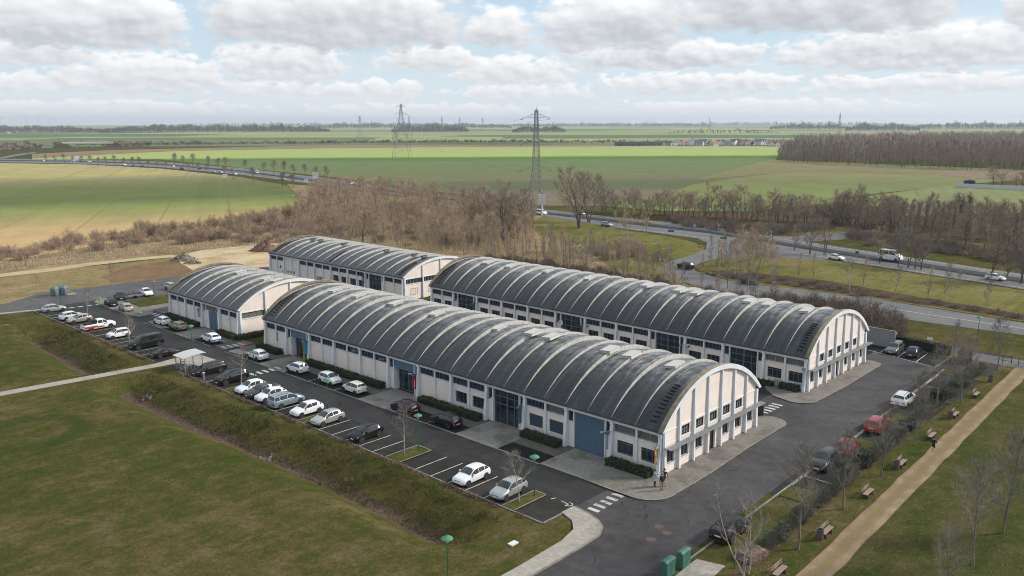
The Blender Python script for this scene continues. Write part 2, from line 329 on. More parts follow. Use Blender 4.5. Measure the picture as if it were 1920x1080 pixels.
T.t.links.new(c, b.inputs['Base Color']); b.inputs['Roughness'].default_value = 1; b.inputs['Specular IOR Level'].default_value = 0
fr = []
for k in range(41):
    a = YAW - R(62) + R(124)*k/40; fr.append((CAM.x+15400*math.cos(a), CAM.y+15400*math.sin(a)))
for k in range(40, -1, -1):
    a = YAW - R(62) + R(124)*k/40; fr.append((CAM.x+1290*math.cos(a)/math.cos(a-YAW), CAM.y+1290*math.sin(a)/math.cos(a-YAW)))
sheet('far_farmland', fr, .03, m)

# ---- wild land behind the halls, verge, yard
sheet('rough_ground', [(-300, 560), (-300, 540), (0, 478), (250, 446), (520, 404), (560, 372), (600, 352), (700, 362), (1020, 404), (1150, 427), (1240, 470), (1240, 500), (1290, 534), (1430, 566), (1645, 612), (1610, 650), (1200, 560), (850, 520), (500, 500), (500, 463), (240, 489), (0, 513)], .02, M_rough, True)
sheet('rough_corner', [(538, 345), (640, 353.5), (700, 364), (600, 382), (548, 404), (562, 372)], .018, M_rough, True)
sheet('dry_meadow', [(-300, 560), (0, 517), (240, 492), (330, 482), (335, 499), (430, 507), (500, 500), (560, 510), (420, 545), (330, 524), (200, 541), (135, 551), (86, 557), (0, 571), (-300, 610)], .012, M_dry, True)
sheet('meadow_brown_patch', [(190, 520), (230, 503), (275, 494), (330, 490), (385, 498), (420, 507), (390, 515), (330, 521), (270, 530), (215, 531)], .016, lawn_mat('meadow_brown', [(0, (.10, .07, .04)), (.5, (.17, .11, .07)), (1, (.22, .16, .09))], .3), True)
sheet('verge_grass', [(1020, 405), (1085, 413), (1150, 429), (1236, 441), (1240, 446), (1180, 452), (1115, 462), (1060, 454), (1010, 440), (990, 420)], .03, M_verge, True)
sheet('verge_wedge', [(1236, 441), (1290, 451), (1323, 462), (1318, 471), (1288, 482), (1244, 492), (1240, 520), (1150, 505), (1100, 470), (1180, 440)], .034, M_verge, True)
sheet('ramp_green', [(1299, 501), (1346, 486), (1421, 479), (1560, 488), (1990, 556), (1990, 614), (1660, 563), (1481, 541), (1369, 527)], .03, M_verge, True)
sheet('ramp_green_hollow', [(1330, 508), (1420, 512), (1560, 528), (1700, 553), (1990, 602), (1990, 612), (1660, 561), (1481, 538), (1369, 523)], .035, M_litter, True)
sheet('far_verge', [(1380, 428), (1560, 448), (1990, 500), (1990, 475), (1700, 440), (1560, 425), (1400, 415)], .03, M_verge, True)
sheet('thicket_floor', [(1230, 408), (1300, 420), (1400, 440), (1420, 425), (1560, 440), (1990, 495), (1990, 440), (1560, 395), (1280, 385)], .026, M_litter, True)
def sandy(name, c0, c1, c2):
    m, T, b = new_mat(name); p = T.n('ShaderNodeNewGeometry'); n1 = T.noise(p, .12, 5, .6); n2 = T.noise(p, 1.4, 6, .65)
    c = T.ramp(T.m('ADD', T.m('MULTIPLY', n1, .6), T.m('MULTIPLY', n2, .4)), [(.36, c0), (.48, c1), (.62, c2)])
    T.t.links.new(c, b.inputs['Base Color']); b.inputs['Roughness'].default_value = .95; b.inputs['Specular IOR Level'].default_value = .1; return m
M_sand = sandy('yard_sand', (.20, .16, .07), (.42, .33, .20), (.50, .41, .28))
M_track = sandy('track_earth', (.30, .23, .13), (.38, .30, .18), (.43, .35, .23))
M_pathx = sandy('path_earth', (.155, .135, .05), (.19, .148, .085), (.24, .185, .125))
sheet('dirt_yard', [(318, 481), (380, 469), (440, 463), (500, 457), (560, 455), (560, 500), (520, 506), (500, 500), (440, 507), (405, 508), (360, 506), (345, 497)], .024, M_sand, True)
sheet('dirt_track', [(-300, 558), (-300, 551), (0, 513.5), (100, 502), (175, 491.5), (250, 484), (325, 477.5), (330, 482), (250, 489), (175, 497.5), (100, 508.5), (0, 519.5)], .028, M_track, True)
# ---- park on the right: grass, earth path with a mossy middle
sheet('park_grass', [(-40, -20.5), (66, -17.6), (110, -17), (110, -90), (-40, -90)], .008, M_park)
m, T, b = new_mat('park_path'); p = T.n('ShaderNodeNewGeometry')
tt = T.v('DOT_PRODUCT', p, (-math.sin(R(1.75)), math.cos(R(1.75)), 0), out=1)   # across the path
tt = T.m('ADD', tt, T.m('MULTIPLY', T.m('SUBTRACT', T.noise(p, .5, 5), .5), 1.3))
mid = T.m('ABSOLUTE', T.m('ADD', tt, 18.67))
n1 = T.noise(p, .55, 6, .65); n2 = T.noise(p, 6, 4)
edge = T.ramp(n1, [(.35, (.19, .135, .082)), (.5, (.225, .165, .105)), (.65, (.28, .21, .145))])
moss = T.ramp(T.noise(p, .5, 6, .7), [(.36, (.18, .135, .078)), (.5, (.165, .13, .066)), (.6, (.175, .142, .055)), (.7, (.17, .13, .065))])
c = T.mix(T.rng(mid, .2, .75, .85, 0), edge, moss); c = T.mix(1.0, c, T.ramp(n2, [(.3, (.85,)*3), (.7, (1.15,)*3)]), 'MULTIPLY')
T.t.links.new(c, b.inputs['Base Color']); b.inputs['Roughness'].default_value = .95; b.inputs['Specular IOR Level'].default_value = .1
pp = []
for k in range(45):
    x = -42+2.5*k; pp.append((x, -17.62+.0305*x+.05*math.sin(x*.5)+.05*math.sin(x*1.3)))
for k in range(44, -1, -1):
    x = -42+2.5*k; pp.append((x, -19.72+.0305*x+.05*math.sin(x*.6+1)+.05*math.sin(x*1.7)))
sheet('park_path', pp, .014, m)

# ================================================================== ROADS
def asphalt(name, base, patch=.35, rough=.7, warm=(1, .96, 1.0), stain=.5, spec=.16):
    m, T, b = new_mat(name); p = T.n('ShaderNodeNewGeometry')
    n1 = T.noise(p, .09, 6, .62, dist=.5); n2 = T.noise(p, .9, 5, .6); n3 = T.noise(p, 26, 3, .7)
    c = T.ramp(n1, [(.3, tuple(base*(1-patch)*w for w in warm)), (.5, tuple(base*w for w in warm)), (.7, tuple(base*(1+patch)*w for w in warm))])
    c = T.mix(1.0, c, T.ramp(n2, [(.3, (.78,)*3), (.7, (1.22,)*3)]), 'MULTIPLY'); c = T.mix(1.0, c, T.ramp(n3, [(.3, (.78,)*3), (.7, (1.22,)*3)]), 'MULTIPLY')
    wh = T.noise(T.v('MULTIPLY', p, (.5, .045, 0)), 1.0, 4); c = T.mix(T.m('MULTIPLY', T.rng(wh, .52, .7), stain*.5), c, (base*1.5,)*3)
    cv = T.v('ADD', T.v('MULTIPLY', p, (1, 1, 0)), T.v('MULTIPLY', T.noise(p, .7, 4, out=1), (1.6, 1.6, 0)))
    vd = T.n('ShaderNodeTexVoronoi', props={'feature': 'DISTANCE_TO_EDGE'}, Vector=cv, Scale=.16)
    c = T.mix(T.m('MULTIPLY', T.rng(vd, .004, .016, 1, 0), T.rng(n2, .45, .6)), c, (base*.45,)*3)                    # sealed cracks
    ol = T.noise(T.v('ADD', p, (37, 11, 0)), .55, 5, .6); c = T.mix(T.rng(ol, .60, .70, 0, .55), c, (base*.45,)*3)  # oil and damp patches
    dust = T.noise(p, .16, 6, .7); c = T.mix(T.rng(dust, .52, .70, 0, .45), c, (base*2.2, base*2.05, base*1.9))
    T.t.links.new(c, b.inputs['Base Color']); b.inputs['Roughness'].default_value = rough; b.inputs['Specular IOR Level'].default_value = spec
    bn = T.n('ShaderNodeBump', Strength=.35, Distance=.02, Height=n3); T.t.links.new(bn, b.inputs['Normal']); return m
M_asph = asphalt('asphalt', .027); M_asph2 = asphalt('asphalt_worn', .054, .3, .68, (1, .95, 1.0)); M_asphd = asphalt('asphalt_bay', .013, .25, .8); M_hw = asphalt('highway_asphalt', .115, .15, .6, (1, .97, .98), spec=.25); M_hwd = asphalt('median_asphalt', .032, .25, .8)
M_bay = asphalt('asphalt_old_bay', .025, .35, .85, (1, .97, .90))
sheet('car_park', [(-15.45, 2.0), (0, 2.0), (0, 128.5), (-14.6, 128.5), (-15.0, 100)], .016, M_asph)
sheet('access_road', [(-140, 131), (-140, 139), (-17, 137.6), (-9, 144), (20, 142.3), (62, 140), (62, 134), (36, 134), (36, 104), (0, 104), (0, 128.5), (-14.6, 128.5)], .018, asphalt('asphalt_access', .075, .2, .6))
sheet('estate_road', [(-130, -2.7), (-130, -12.6), (-20, -10.4), (2, -9.5), (72, -7.2), (72, 1.0), (68, 5.5), (60, 6), (56, 3), (35, 3), (35, 4), (19, 4), (19, 0), (-4, 2.0), (-11, 2.0), (-13.2, -2.4)], .022, M_asph2)
rect('hall_court', 19, 36, 3.9, 134, .02, M_asph)
rect('bays_south', 3.5, 72, -13.9, -7.0, .019, M_bay)
sheet('bays_east', [(54.6, 2.2), (61.0, 2.1), (58.4, -7.2), (64.8, -7.2), (68.0, 5.6), (54.6, 8)], .026, M_asphd)
for k, (y0, y1) in enumerate(((2.2, 5.3), (7.0, 21.4), (23.9, 38.4), (40.1, 54.8), (57.2, 69.3), (76.6, 87.0), (89.2, 101.8), (103.5, 127))):
    sheet('parking_bays' if not k else 'parking_bays', [(-15.4, y0), (-10.9, y0), (-10.9, y1), (-15.4, y1)], .021, M_bay)
for y0, y1 in ((23.4, 33.9), (41.3, 58.4), (64.9, 70.8), (79.2, 85.0), (91.5, 102.3), (10.9, 16.9)):
    sheet('kerbside_bay', [(-5.65, y0), (-3.3, y0+.1), (-3.3, y1-.1), (-5.65, y1)], .0205, M_asphd)
# highway and slip roads
sheet('highway', [(-400, 292), (0, 297.5), (150, 299), (300, 303), (450, 315), (640, 337.5), (1020, 393), (1160, 408), (1330, 425), (1560, 461), (1990, 525), (1990, 554), (1560, 487), (1400, 461), (1330, 450), (1160, 428), (1020, 405), (640, 352), (450, 327.5), (300, 313.5), (150, 307), (0, 304.5), (-400, 300)], .06, M_hw, True)
sheet('highway_median', [(-400, 295), (0, 300.3), (150, 301.8), (300, 307), (450, 320), (640, 343.5), (1020, 398.5), (1160, 414.5), (1330, 433.5), (1560, 470.5), (1990, 536.5), (1990, 542.5), (1560, 476), (1330, 438), (1160, 418.5), (1020, 401.5), (640, 346.8), (450, 322.3), (300, 309), (150, 303.3), (0, 301.6), (-400, 296.5)], .075, M_hwd, True)
sheet('slip_road', [(1250, 438), (1300, 444), (1326, 455), (1323, 468), (1290, 481), (1250, 492), (1240, 505), (1258, 520), (1300, 535), (1380, 553), (1470, 568), (1560, 580), (1660, 593.5), (1740, 605), (2000, 640), (2000, 619), (1660, 564), (1560, 551), (1481, 541), (1414, 534), (1369, 527), (1331, 517), (1305, 509), (1299, 501), (1316, 492), (1346, 486), (1421, 479), (1560, 490), (1570, 480), (1400, 455)], .045, M_hw, True)
sheet('far_slip_road', [(1380, 440), (1480, 444), (1560, 438), (1640, 430), (1640, 438), (1570, 450), (1480, 456), (1400, 452)], .055, M_hw, True)
sheet('foot_path_east', [(1690, 642), (1760, 648), (1830, 662), (1990, 688), (1990, 706), (1830, 676), (1750, 660), (1700, 652)], .02, asphalt('path_asphalt', .10, .2, .8), True)
sheet('rear_lane', [(-60, 299), (0, 296), (20, 291.5), (45, 287.5), (66, 285.5), (68, 287.5), (50, 290), (26, 294), (0, 299), (-60, 302)], .3, M_hw, True)
sheet('rear_lane', [(-60, 282), (0, 279), (60, 276.5), (120, 275), (120, 276.5), (60, 278.3), (0, 281), (-60, 284)], .3, M_hw, True)

# ---- pavements: raised slabs
def concrete(name, a, stain=(.07, .062, .055), amt=.6, sc=.35):
    m, T, b = new_mat(name); p = T.n('ShaderNodeNewGeometry'); n1 = T.noise(p, sc, 6, .66, dist=.4); n2 = T.noise(p, 2.6, 5, .65); n3 = T.noise(p, 18, 3)
    c = T.mix(T.rng(n2, .3, .7), tuple(x*.82 for x in a), tuple(x*1.15 for x in a))
    c = T.mix(T.m('MULTIPLY', T.rng(n1, .46, .64), amt), c, stain)
    c = T.mix(1.0, c, T.ramp(n3, [(.3, (.82,)*3), (.7, (1.18,)*3)]), 'MULTIPLY')
    T.t.links.new(c, b.inputs['Base Color']); b.inputs['Roughness'].default_value = .85; return m
M_conc = concrete('pavement_concrete', (.165, .15, .132)); M_concl = concrete('path_concrete', (.30, .275, .24), amt=.25); M_concd = concrete('apron_concrete', (.21, .195, .175), amt=.75, sc=.22); M_kerb = concrete('kerb_stone', (.20, .185, .165), amt=.4, sc=1.0); M_pavd = concrete('pavement_dark', (.105, .092, .08), amt=.6)
def slab(name, pts, z1, m, z0=-.15, px=False):
    if px: pts = [at(*p)[:2] for p in pts]
    b = MB(); b.prism([tuple(p) for p in pts], z0, z1); return struct(b.build(name, m))
def arc(cx, cy, r, a0, a1, n=8): return [(cx+r*math.cos(R(a0+(a1-a0)*i/n)), cy+r*math.sin(R(a0+(a1-a0)*i/n))) for i in range(n+1)]
def ring(name, pts, w, z1, m):      # kerb stones following an edge, each stone a separate solid with a joint
    b = MB()
    for i in range(len(pts)-1):
        p, q = Vector(pts[i]), Vector(pts[i+1]); L = (q-p).length
        if L < .05: continue
        d = (q-p)/L; nrm = Vector((-d.y, d.x))*w; k = max(1, round(L/1.0))
        for j in range(k):
            s0, s1 = L*j/k+.008, L*(j+1)/k-.008; a, c = p+d*s0, p+d*s1
            dz = .004*((j*7+i*3) % 3)
            b.prism([tuple(a), tuple(c), tuple(c+nrm), tuple(a+nrm)], -.12, z1+dz)
    o = b.build(name, m); return struct(o)
# pavement in front of the two gables
near_edge = [(-5.9, 5.2)] + [(-6.05, 2.2)] + arc(-3.3, -.6, 2.75, 180, 265, 7) + [(3.6, -3.25), (12, -2.75), (20.5, -2.55)] + arc(21.3, -.55, 2.0, 275, 430, 9) + [(19.6, 1.4)]
slab('pavement_south_hall', near_edge + [(19.05, 0.02), (0, 0.02), (0, 5.2)], .12, M_conc)
ring('kerb', [(p[0], p[1]) for p in near_edge], .16, .135, M_kerb)
e2 = [(33.2, 6.0), (30.6, 3.4)] + arc(32.2, .7, 2.3, 165, 262, 6) + [(40, -1.75), (52.4, -1.45)] + arc(53.6, .35, 1.75, 275, 430, 8)
slab('pavement_north_hall', e2 + [(54.1, 1.2), (35.1, 1.2), (35.1, 6.2)], .12, M_conc)
ring('kerb', e2, .16, .135, M_kerb)
# dark flags by the corner, slot drain and aprons
for y0, y1, m_ in ((5.2, 10.9, M_concd), (16.9, 23.4, M_concd), (33.9, 41.3, M_concd), (58.4, 64.9, M_concd), (85.0, 91.5, M_concd)):
    slab('door_apron', [(-5.75, y0), (-.02, y0), (-.02, y1), (-5.75, y1)], .06, m_)
for y0, y1 in ((10.9, 16.9), (23.4, 33.9), (41.3, 58.4), (64.9, 74.6), (78.9, 85.0), (91.5, 104.5)):
    slab('pavement_strip', [(-3.3, y0), (-.02, y0), (-.02, y1), (-3.3, y1)], .10, M_pavd)
ring('kerb_line', [(-5.75, 10.9), (-5.65, 74.5)], .16, .045, M_kerb); ring('kerb_line', [(-5.6, 79.0), (-5.5, 103)], .16, .045, M_kerb)
rect('pavement_pale_patch', -5.3, -3.4, 70.9, 74.4, .05, M_concl); slab('pavement_corner', [(-5.5, 75.6), (-.1, 75.6), (-.1, 78.9), (-5.0, 78.9)], .03, M_pavd)
# kerbed edge of the car park along the ditch
ring('kerb', [(-15.42, 127.5), (-15.42, 77.0)], -.14, .10, M_kerb); ring('kerb', [(-15.42, 69.3), (-15.42, 2.05), (-11.2, 2.05)], -.14, .10, M_kerb)
# pavement bend at the estate entrance
bend = [(-11.2, 2.1), (-11.35, .3)] + [(-11.9, -1.2), (-12.6, -2.2), (-14.0, -2.9), (-17, -3.05), (-130, -3.05), (-130, -1.3), (-22, -1.45), (-16.8, -1.25), (-14.6, -.7), (-13.4, .4), (-12.8, 2.1)]
slab('pavement_bend', bend, .12, M_concl); ring('kerb', [(-11.2, 2.1), (-11.35, .3), (-11.9, -1.2), (-12.6, -2.2), (-14.0, -2.9), (-17, -3.05), (-60, -3.05)], .15, .135, M_kerb)
# path over the ditch to the cycle shelter
slab('concrete_path', [(-110, 84.6), (-36, 77.6), (-16, 75.7), (-13.2, 76.4), (-9.2, 76.6), (-8.9, 70.2), (-12.2, 70.0), (-13.6, 73.6), (-16, 73.9), (-36, 75.8), (-110, 82.7)], .05, M_concl)
# planted islands between the bays
def island(x0, x1, y0, y1):
    slab('planted_island', [(x0, y0), (x1, y0), (x1, y1), (x0, y1)], .09, M_island)
    ring('kerb', [(x0, y0), (x1, y0), (x1, y1), (x0, y1)], .12, .11, M_kerb)
for y0, y1 in ((5.4, 7.0), (21.45, 23.8), (38.5, 40.0), (54.9, 57.1), (87.1, 89.1), (101.9, 103.4)): island(-15.3, -10.9, y0, y1)
slab('pavement_island', [(176, 567), (184, 561), (205, 560), (232, 565), (262, 577), (316, 569), (316, 574), (287, 583), (287, 590), (262, 595), (236, 590), (205, 579)], .10, M_conc, px=True)
slab('grass_island', [(233, 566), (318, 552), (318, 567), (263, 577)], .13, M_island, px=True)
slab('pavement_tip', [(276, 604), (292, 600), (300, 606), (318, 616), (300, 616)], .10, M_conc, px=True)
slab('kerb_pavement', [(-140, 129.4), (-20.6, 128.3), (-14.2, 126.6), (-14.0, 127.4), (-20.4, 129.3), (-140, 130.6)], .11, M_concl)
ring('kerb', [(-13.6, -10.7), (2, -10.35), (3.6, -10.3)], .16, .10, M_kerb); 
for x0, x1 in ((3.7, 6.6), (14.9, 15.4), (20.5, 23.2), (31.0, 34.2), (42.4, 43.2), (55.3, 58.0)):
    slab('planted_island', [(x0, -14.0), (x1, -14.0), (x1, -10.4+.03*x0), (x0, -10.4+.03*x0)], .09, M_island)
ring('kerb_line', [(3.6, -10.45), (58, -8.8)], .35, .028, M_concl)
sheet('grass_strip', [(-14, -14.1), (3.5, -13.7), (3.5, -10.6), (-13.4, -10.95)], .03, M_island)
sheet('hedge_strip', [(-16, -15.2), (66, -12.6), (66, -10.9), (58, -11.2), (3, -13.4), (-16, -13.9)], .028, M_litter)
slab('cabinet_base', [(-17.2, -13.6), (-11.2, -13.2), (-11.8, -11.0), (-17.2, -11.2)], .06, M_concl)
slab('kerb_east', [(57.9, -7.4), (64.6, -7.4), (64.6, -7.2), (57.9, -7.2)], .10, M_kerb)
sheet('lot_verge', [(64.9, -7.2), (68.0, 5.4), (69.6, 5.2), (67.6, -7.6)], .03, M_verge)
# ---- painted markings
M_paint = mat('road_paint', (.48, .48, .465), .7, .12, 8, dirt=(.09, .085, .085), dscale=2.4, damt=.95, world_co=True)
M_paintw = mat('road_paint_worn', (.40, .40, .385), .8, .15, 9, dirt=(.06, .058, .058), dscale=2.2, damt=1.0, world_co=True)
def stripe(name, p, q, w, z=.028, m=None):
    p, q = Vector(p), Vector(q); d = (q-p).normalized(); n = Vector((-d.y, d.x))*w/2
    b = MB(); b.poly([(*(p-n), z), (*(q-n), z), (*(q+n), z), (*(p+n), z)]); return struct(b.build(name, m or M_paint))
for y in (9.35, 11.8, 14.25, 16.7, 19.1, 25.95, 28.3, 30.75, 33.2, 35.7, 42.4, 44.9, 47.3, 49.8, 52.3, 59.6, 62.1, 67.0, 79.3, 81.8, 84.4, 91.6, 94.0, 96.5, 99, 105.9, 108.3, 110.8, 113.2, 115.7, 118.2, 120.6, 123):
    stripe('bay_line', (-15.3, y), (-10.95, y), .11)
for y in (28.4, 46.5, 52.3, 82, 97): stripe('bay_line', (-5.55, y), (-3.4, y), .1)
for k in range(5): stripe('zebra_stripe', (-10.34+.98*k, -.2+.05*k), (-10.38+.98*k, 1.0+.05*k), .46, .03, M_paint if k == 0 else M_paintw)
for k in range(5): stripe('zebra_stripe', (24.25+.92*k, .95), (24.25+.92*k, 2.3), .42, .03)
for k in range(5): stripe('zebra_stripe', (-9.12+1.0*k, 59.8+.05*k), (-9.12+1.0*k, 61.3+.03*k), .42, .07 if k == 4 else .03, M_paint)
for k in range(4): stripe('zebra_stripe', (-4.6+.95*k, 75.9), (-4.6+.95*k, 77.6), .45, .045)
for k in range(4): stripe('zebra_stripe', (*at(283+6.5*k, 591+2.2*k)[:2],), (*at(293+6.5*k, 587+2.2*k)[:2],), .5, .035)
for k in range(4): stripe('give_way_dash', (*at(129+17*k, 578-2.2*k)[:2],), (*at(139+17*k, 576.5-2.2*k)[:2],), .6, .032)
# wheelchair emblem and worn bay lettering strokes in front of the wide bay
def emblem(c, s=1.0):
    b = MB(); cx, cy = c
    for i in range(10):
        a0, a1 = R(150+24*i), R(150+24*(i+1))
        b.quad((cx+.42*s*math.cos(a0), cy+.42*s*math.sin(a0), .031), (cx+.42*s*math.cos(a1), cy+.42*s*math.sin(a1), .031), (cx+.32*s*math.cos(a1), cy+.32*s*math.sin(a1), .031), (cx+.32*s*math.cos(a0), cy+.32*s*math.sin(a0), .031))
    b.quad((cx-.05, cy, .031), (cx+.05, cy, .031), (cx+.05, cy+.75*s, .031), (cx-.05, cy+.75*s, .031)); b.quad((cx-.45, cy-.05, .0312), (cx-.05, cy-.05, .0312), (cx-.05, cy+.05, .0312), (cx-.45, cy+.05, .0312))
    return struct(b.build('wheelchair_emblem', M_paint))
emblem(at(1066, 946)[:2]); stripe('bay_stroke', at(1052, 940)[:2], at(1060, 943)[:2], .16, .031); stripe('bay_stroke', at(1033, 936)[:2], at(1042, 934)[:2], .12, .031)
# east car park and south bays
stripe('bay_edge', (61.2, 3.0), (58.4, -7.0), .12, .034); 
for a, c in (((60.75, 1.3), (66.6, 1.7)), ((60.0, -1.6), (65.8, -1.2)), ((59.2, -4.4), (65.2, -4.1))): stripe('bay_line', a, c, .11, .034)
stripe('bay_line', (48.3, -8.9), (48.2, -12.2), .1, .03); stripe('bay_line', (9.6, -10.0), (9.6, -13), .1, .03)
# slip-road and highway lines
def pxline(name, pts, w, z):
    for i in range(len(pts)-1): stripe(name, at(*pts[i])[:2], at(*pts[i+1])[:2], w, z)
pxline('road_line', [(2000, 628), (1740, 590), (1650, 576), (1560, 565)], .22, .052)
pxline('road_line', [(640, 350.6), (450, 326.5), (300, 312.4), (150, 306)], .4, .085)
pxline('road_line', [(1160, 426.3), (1330, 447.5)], .3, .085); pxline('road_line', [(1420, 464), (1560, 485), (1990, 552)], .3, .085)
pxline('road_line', [(1160, 410), (1330, 427), (1560, 463.5), (1990, 527.5)], .3, .085)
# manhole covers, litter
M_rust = mat('rusty_iron', (.085, .055, .04), .8, .3, 6)
for px, py in ((1235, 988), (1250, 1000), (1220, 1012), (1296, 817), (343, 679)):
    c = at(px, py); b = MB(); b.lathe([(.42, -.02), (.42, .0), (.36, .006)], 14); o = b.build('manhole_cover', M_rust); o.location = (c.x, c.y, .03 if px > 400 else .056)
    struct(o)
# ================================================================== HALLS
def wall_mat(name, col):
    m, T, b = new_mat(name); p = T.n('ShaderNodeNewGeometry'); n1 = T.noise(p, .6, 6, .65); n2 = T.noise(T.v('MULTIPLY', p, (3, 3, .35)), 1.0, 5, .6); n3 = T.noise(p, 9, 4, .6)
    c = T.mix(T.rng(n1, .3, .7), tuple(x*.93 for x in col), tuple(x*1.05 for x in col))
    c = T.mix(T.m('MULTIPLY', T.rng(n2, .55, .75), .28), c, tuple(x*.6 for x in col))
    c = T.mix(1.0, c, T.ramp(n3, [(.3, (.95,)*3), (.7, (1.05,)*3)]), 'MULTIPLY')
    T.t.links.new(c, b.inputs['Base Color']); b.inputs['Roughness'].default_value = .85; b.inputs['Specular IOR Level'].default_value = .3
    bn = T.n('ShaderNodeBump', Strength=.25, Distance=.02, Height=n3); T.t.links.new(bn, b.inputs['Normal']); return m
M_wall = wall_mat('render_wall', (.75, .665, .615)); M_white = wall_mat('white_frame_paint', (.66, .68, .71)); M_conc_w = wall_mat('grey_wall', (.30, .29, .28))
M_blue = mat('blue_paint', (.075, .135, .20), .45, .08, 2, dirt=(.05, .08, .11), dscale=.8, damt=.3)
M_blued = mat('dark_blue_panel', (.035, .058, .085), .5, .1, 2)
M_black = mat('black_metal', (.02, .02, .022), .6, .2, 4); M_grille = mat('grey_mesh_screen', (.12, .115, .105), .7, .3, 14, stretch=(1, 6, 1)); M_steel = mat('galvanised_steel', (.36, .38, .40), .45, .15, 4, metal=.6)
M_gutter = mat('eave_bitumen', (.022, .022, .024), .6, .3, 3, dirt=(.09, .075, .06), dscale=1.2, damt=.5)
def glass_mat(name, col=(.02, .026, .032)):
    m, T, b = new_mat(name); p = T.n('ShaderNodeNewGeometry'); n = T.noise(p, .8, 4)
    T.t.links.new(T.mix(T.rng(n, .35, .65), tuple(x*.6 for x in col), tuple(x*1.5 for x in col)), b.inputs['Base Color']); b.inputs['Roughness'].default_value = .06; b.inputs['Specular IOR Level'].default_value = .8
    bn = T.n('ShaderNodeBump', Strength=.05, Distance=.05, Height=T.noise(p, .9, 2)); T.t.links.new(bn, b.inputs['Normal']); return m
M_glass = glass_mat('window_glass')
def roof_mat(name, along=True):
    m, T, b = new_mat(name); p = T.n('ShaderNodeTexCoord', out=3)
    s = T.n('ShaderNodeSeparateXYZ', Vector=p); X, Y, Z = T.t.nodes[-1].outputs
    st = T.noise(T.v('MULTIPLY', p, (.13, 2.2, .1)), 1.0, 6, .62)          # streaks running down the slope
    cs = T.noise(T.v('MULTIPLY', p, (4.6, .25, 6.5)), 1.0, 3, .5)            # slate courses
    pt = T.noise(p, .42, 6, .65, dist=.6); fine = T.noise(p, 7, 4, .7)
    c = T.ramp(st, [(.28, (.007, .009, .013)), (.5, (.014, .017, .023)), (.72, (.034, .037, .044))])
    c = T.mix(1.0, c, T.ramp(cs, [(.32, (.68,)*3), (.5, (1.0,)*3), (.68, (1.38,)*3)]), 'MULTIPLY')
    c = T.mix(1.0, c, T.ramp(fine, [(.3, (.78,)*3), (.7, (1.24,)*3)]), 'MULTIPLY')
    up = T.rng(Z, 2.0, 4.2)                                                        # lichen, rust and painted sky sheen colour the flatter crown
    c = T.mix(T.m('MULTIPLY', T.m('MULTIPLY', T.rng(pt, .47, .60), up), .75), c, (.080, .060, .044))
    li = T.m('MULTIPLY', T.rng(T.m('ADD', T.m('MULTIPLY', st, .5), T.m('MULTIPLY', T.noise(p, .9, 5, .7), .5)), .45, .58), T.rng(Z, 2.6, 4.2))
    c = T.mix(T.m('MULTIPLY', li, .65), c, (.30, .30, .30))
    c = T.mix(1.0, c, T.ramp(T.n('ShaderNodeObjectInfo', out=5), [(0, (.72,)*3), (.5, (1.0,)*3), (1, (1.4, 1.36, 1.3))]), 'MULTIPLY')
    wsh = T.noise(T.v('ADD', T.v('MULTIPLY', p, (.10, 1.1, .1)), T.v('MULTIPLY', T.n('ShaderNodeObjectInfo', out=0), (1, 1, 1))), 1.0, 5, .65)
    c = T.mix(T.m('MULTIPLY', T.rng(wsh, .55, .72), .5), c, (.085, .088, .092))
    T.t.links.new(c, b.inputs['Base Color']); b.inputs['Specular IOR Level'].default_value = .5
    T.t.links.new(T.rng(T.noise(T.v('MULTIPLY', p, (1.2, 1.6, 1)), 1.0, 5, .7), .3, .7, .26, .44), b.inputs['Roughness'])
    h = T.m('ADD', T.m('MULTIPLY', cs, .8), T.m('MULTIPLY', fine, .5))
    bn = T.n('ShaderNodeBump', Strength=.5, Distance=.03, Height=h); T.t.links.new(bn, b.inputs['Normal']); return m
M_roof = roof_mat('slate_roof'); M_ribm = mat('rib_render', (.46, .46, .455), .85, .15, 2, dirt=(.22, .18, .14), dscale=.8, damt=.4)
M_cope = mat('coping_stained', (.23, .185, .13), .9, .3, 2, dirt=(.10, .085, .06), dscale=1.0, damt=.6)
M_hatch = mat('rooflight_white', (.50, .50, .48), .5, .08, 3, dirt=(.4, .38, .34), dscale=2, damt=.5); M_hatchd = mat('rooflight_dark', (.06, .06, .06), .5, .2, 3)
M_brick = mat('brick_step', (.26, .15, .11), .9, .2, 6)

SEG = 26
def arch_pts(c, r):     # circular arc over a chord 2c with rise r: list of (offset from centre, height)
    Rr = (c*c+r*r)/(2*r); a = math.asin(c/Rr) if r < c else math.pi-math.asin(c/Rr)
    return [(Rr*math.sin(-a+2*a*i/SEG), Rr*math.cos(-a+2*a*i/SEG)-(Rr-r)) for i in range(SEG+1)]
def arch_z(x, c, r):
    Rr = (c*c+r*r)/(2*r); return math.sqrt(max(0, Rr*Rr-x*x))-(Rr-r)
MESH = {}
def shared(key, fn):
    if key not in MESH: MESH[key] = fn()
    return MESH[key]
def panel(s0, s1, z0, z1, th, hole=None, topf=None):
    # wall panel in wall coordinates: s along the wall, d outwards (0 = outer face), z up
    b = MB()
    if hole:
        h0, h1, k0, k1 = hole
        if h0 > s0: b.box(s0, h0, -th, 0, z0, z1)
        if h1 < s1: b.box(h1, s1, -th, 0, z0, z1)
        if k0 > z0: b.box(h0, h1, -th, 0, z0, k0)
        if k1 < z1: b.box(h0, h1, -th, 0, k1, z1)
    elif topf:
        n = 5
        for i in range(n):
            a, c = s0+(s1-s0)*i/n, s0+(s1-s0)*(i+1)/n; za, zc = topf(a), topf(c)
            b.quad((a, 0, z0), (c, 0, z0), (c, 0, zc), (a, 0, za))
    else: b.box(s0, s1, -th, 0, z0, z1)
    return b
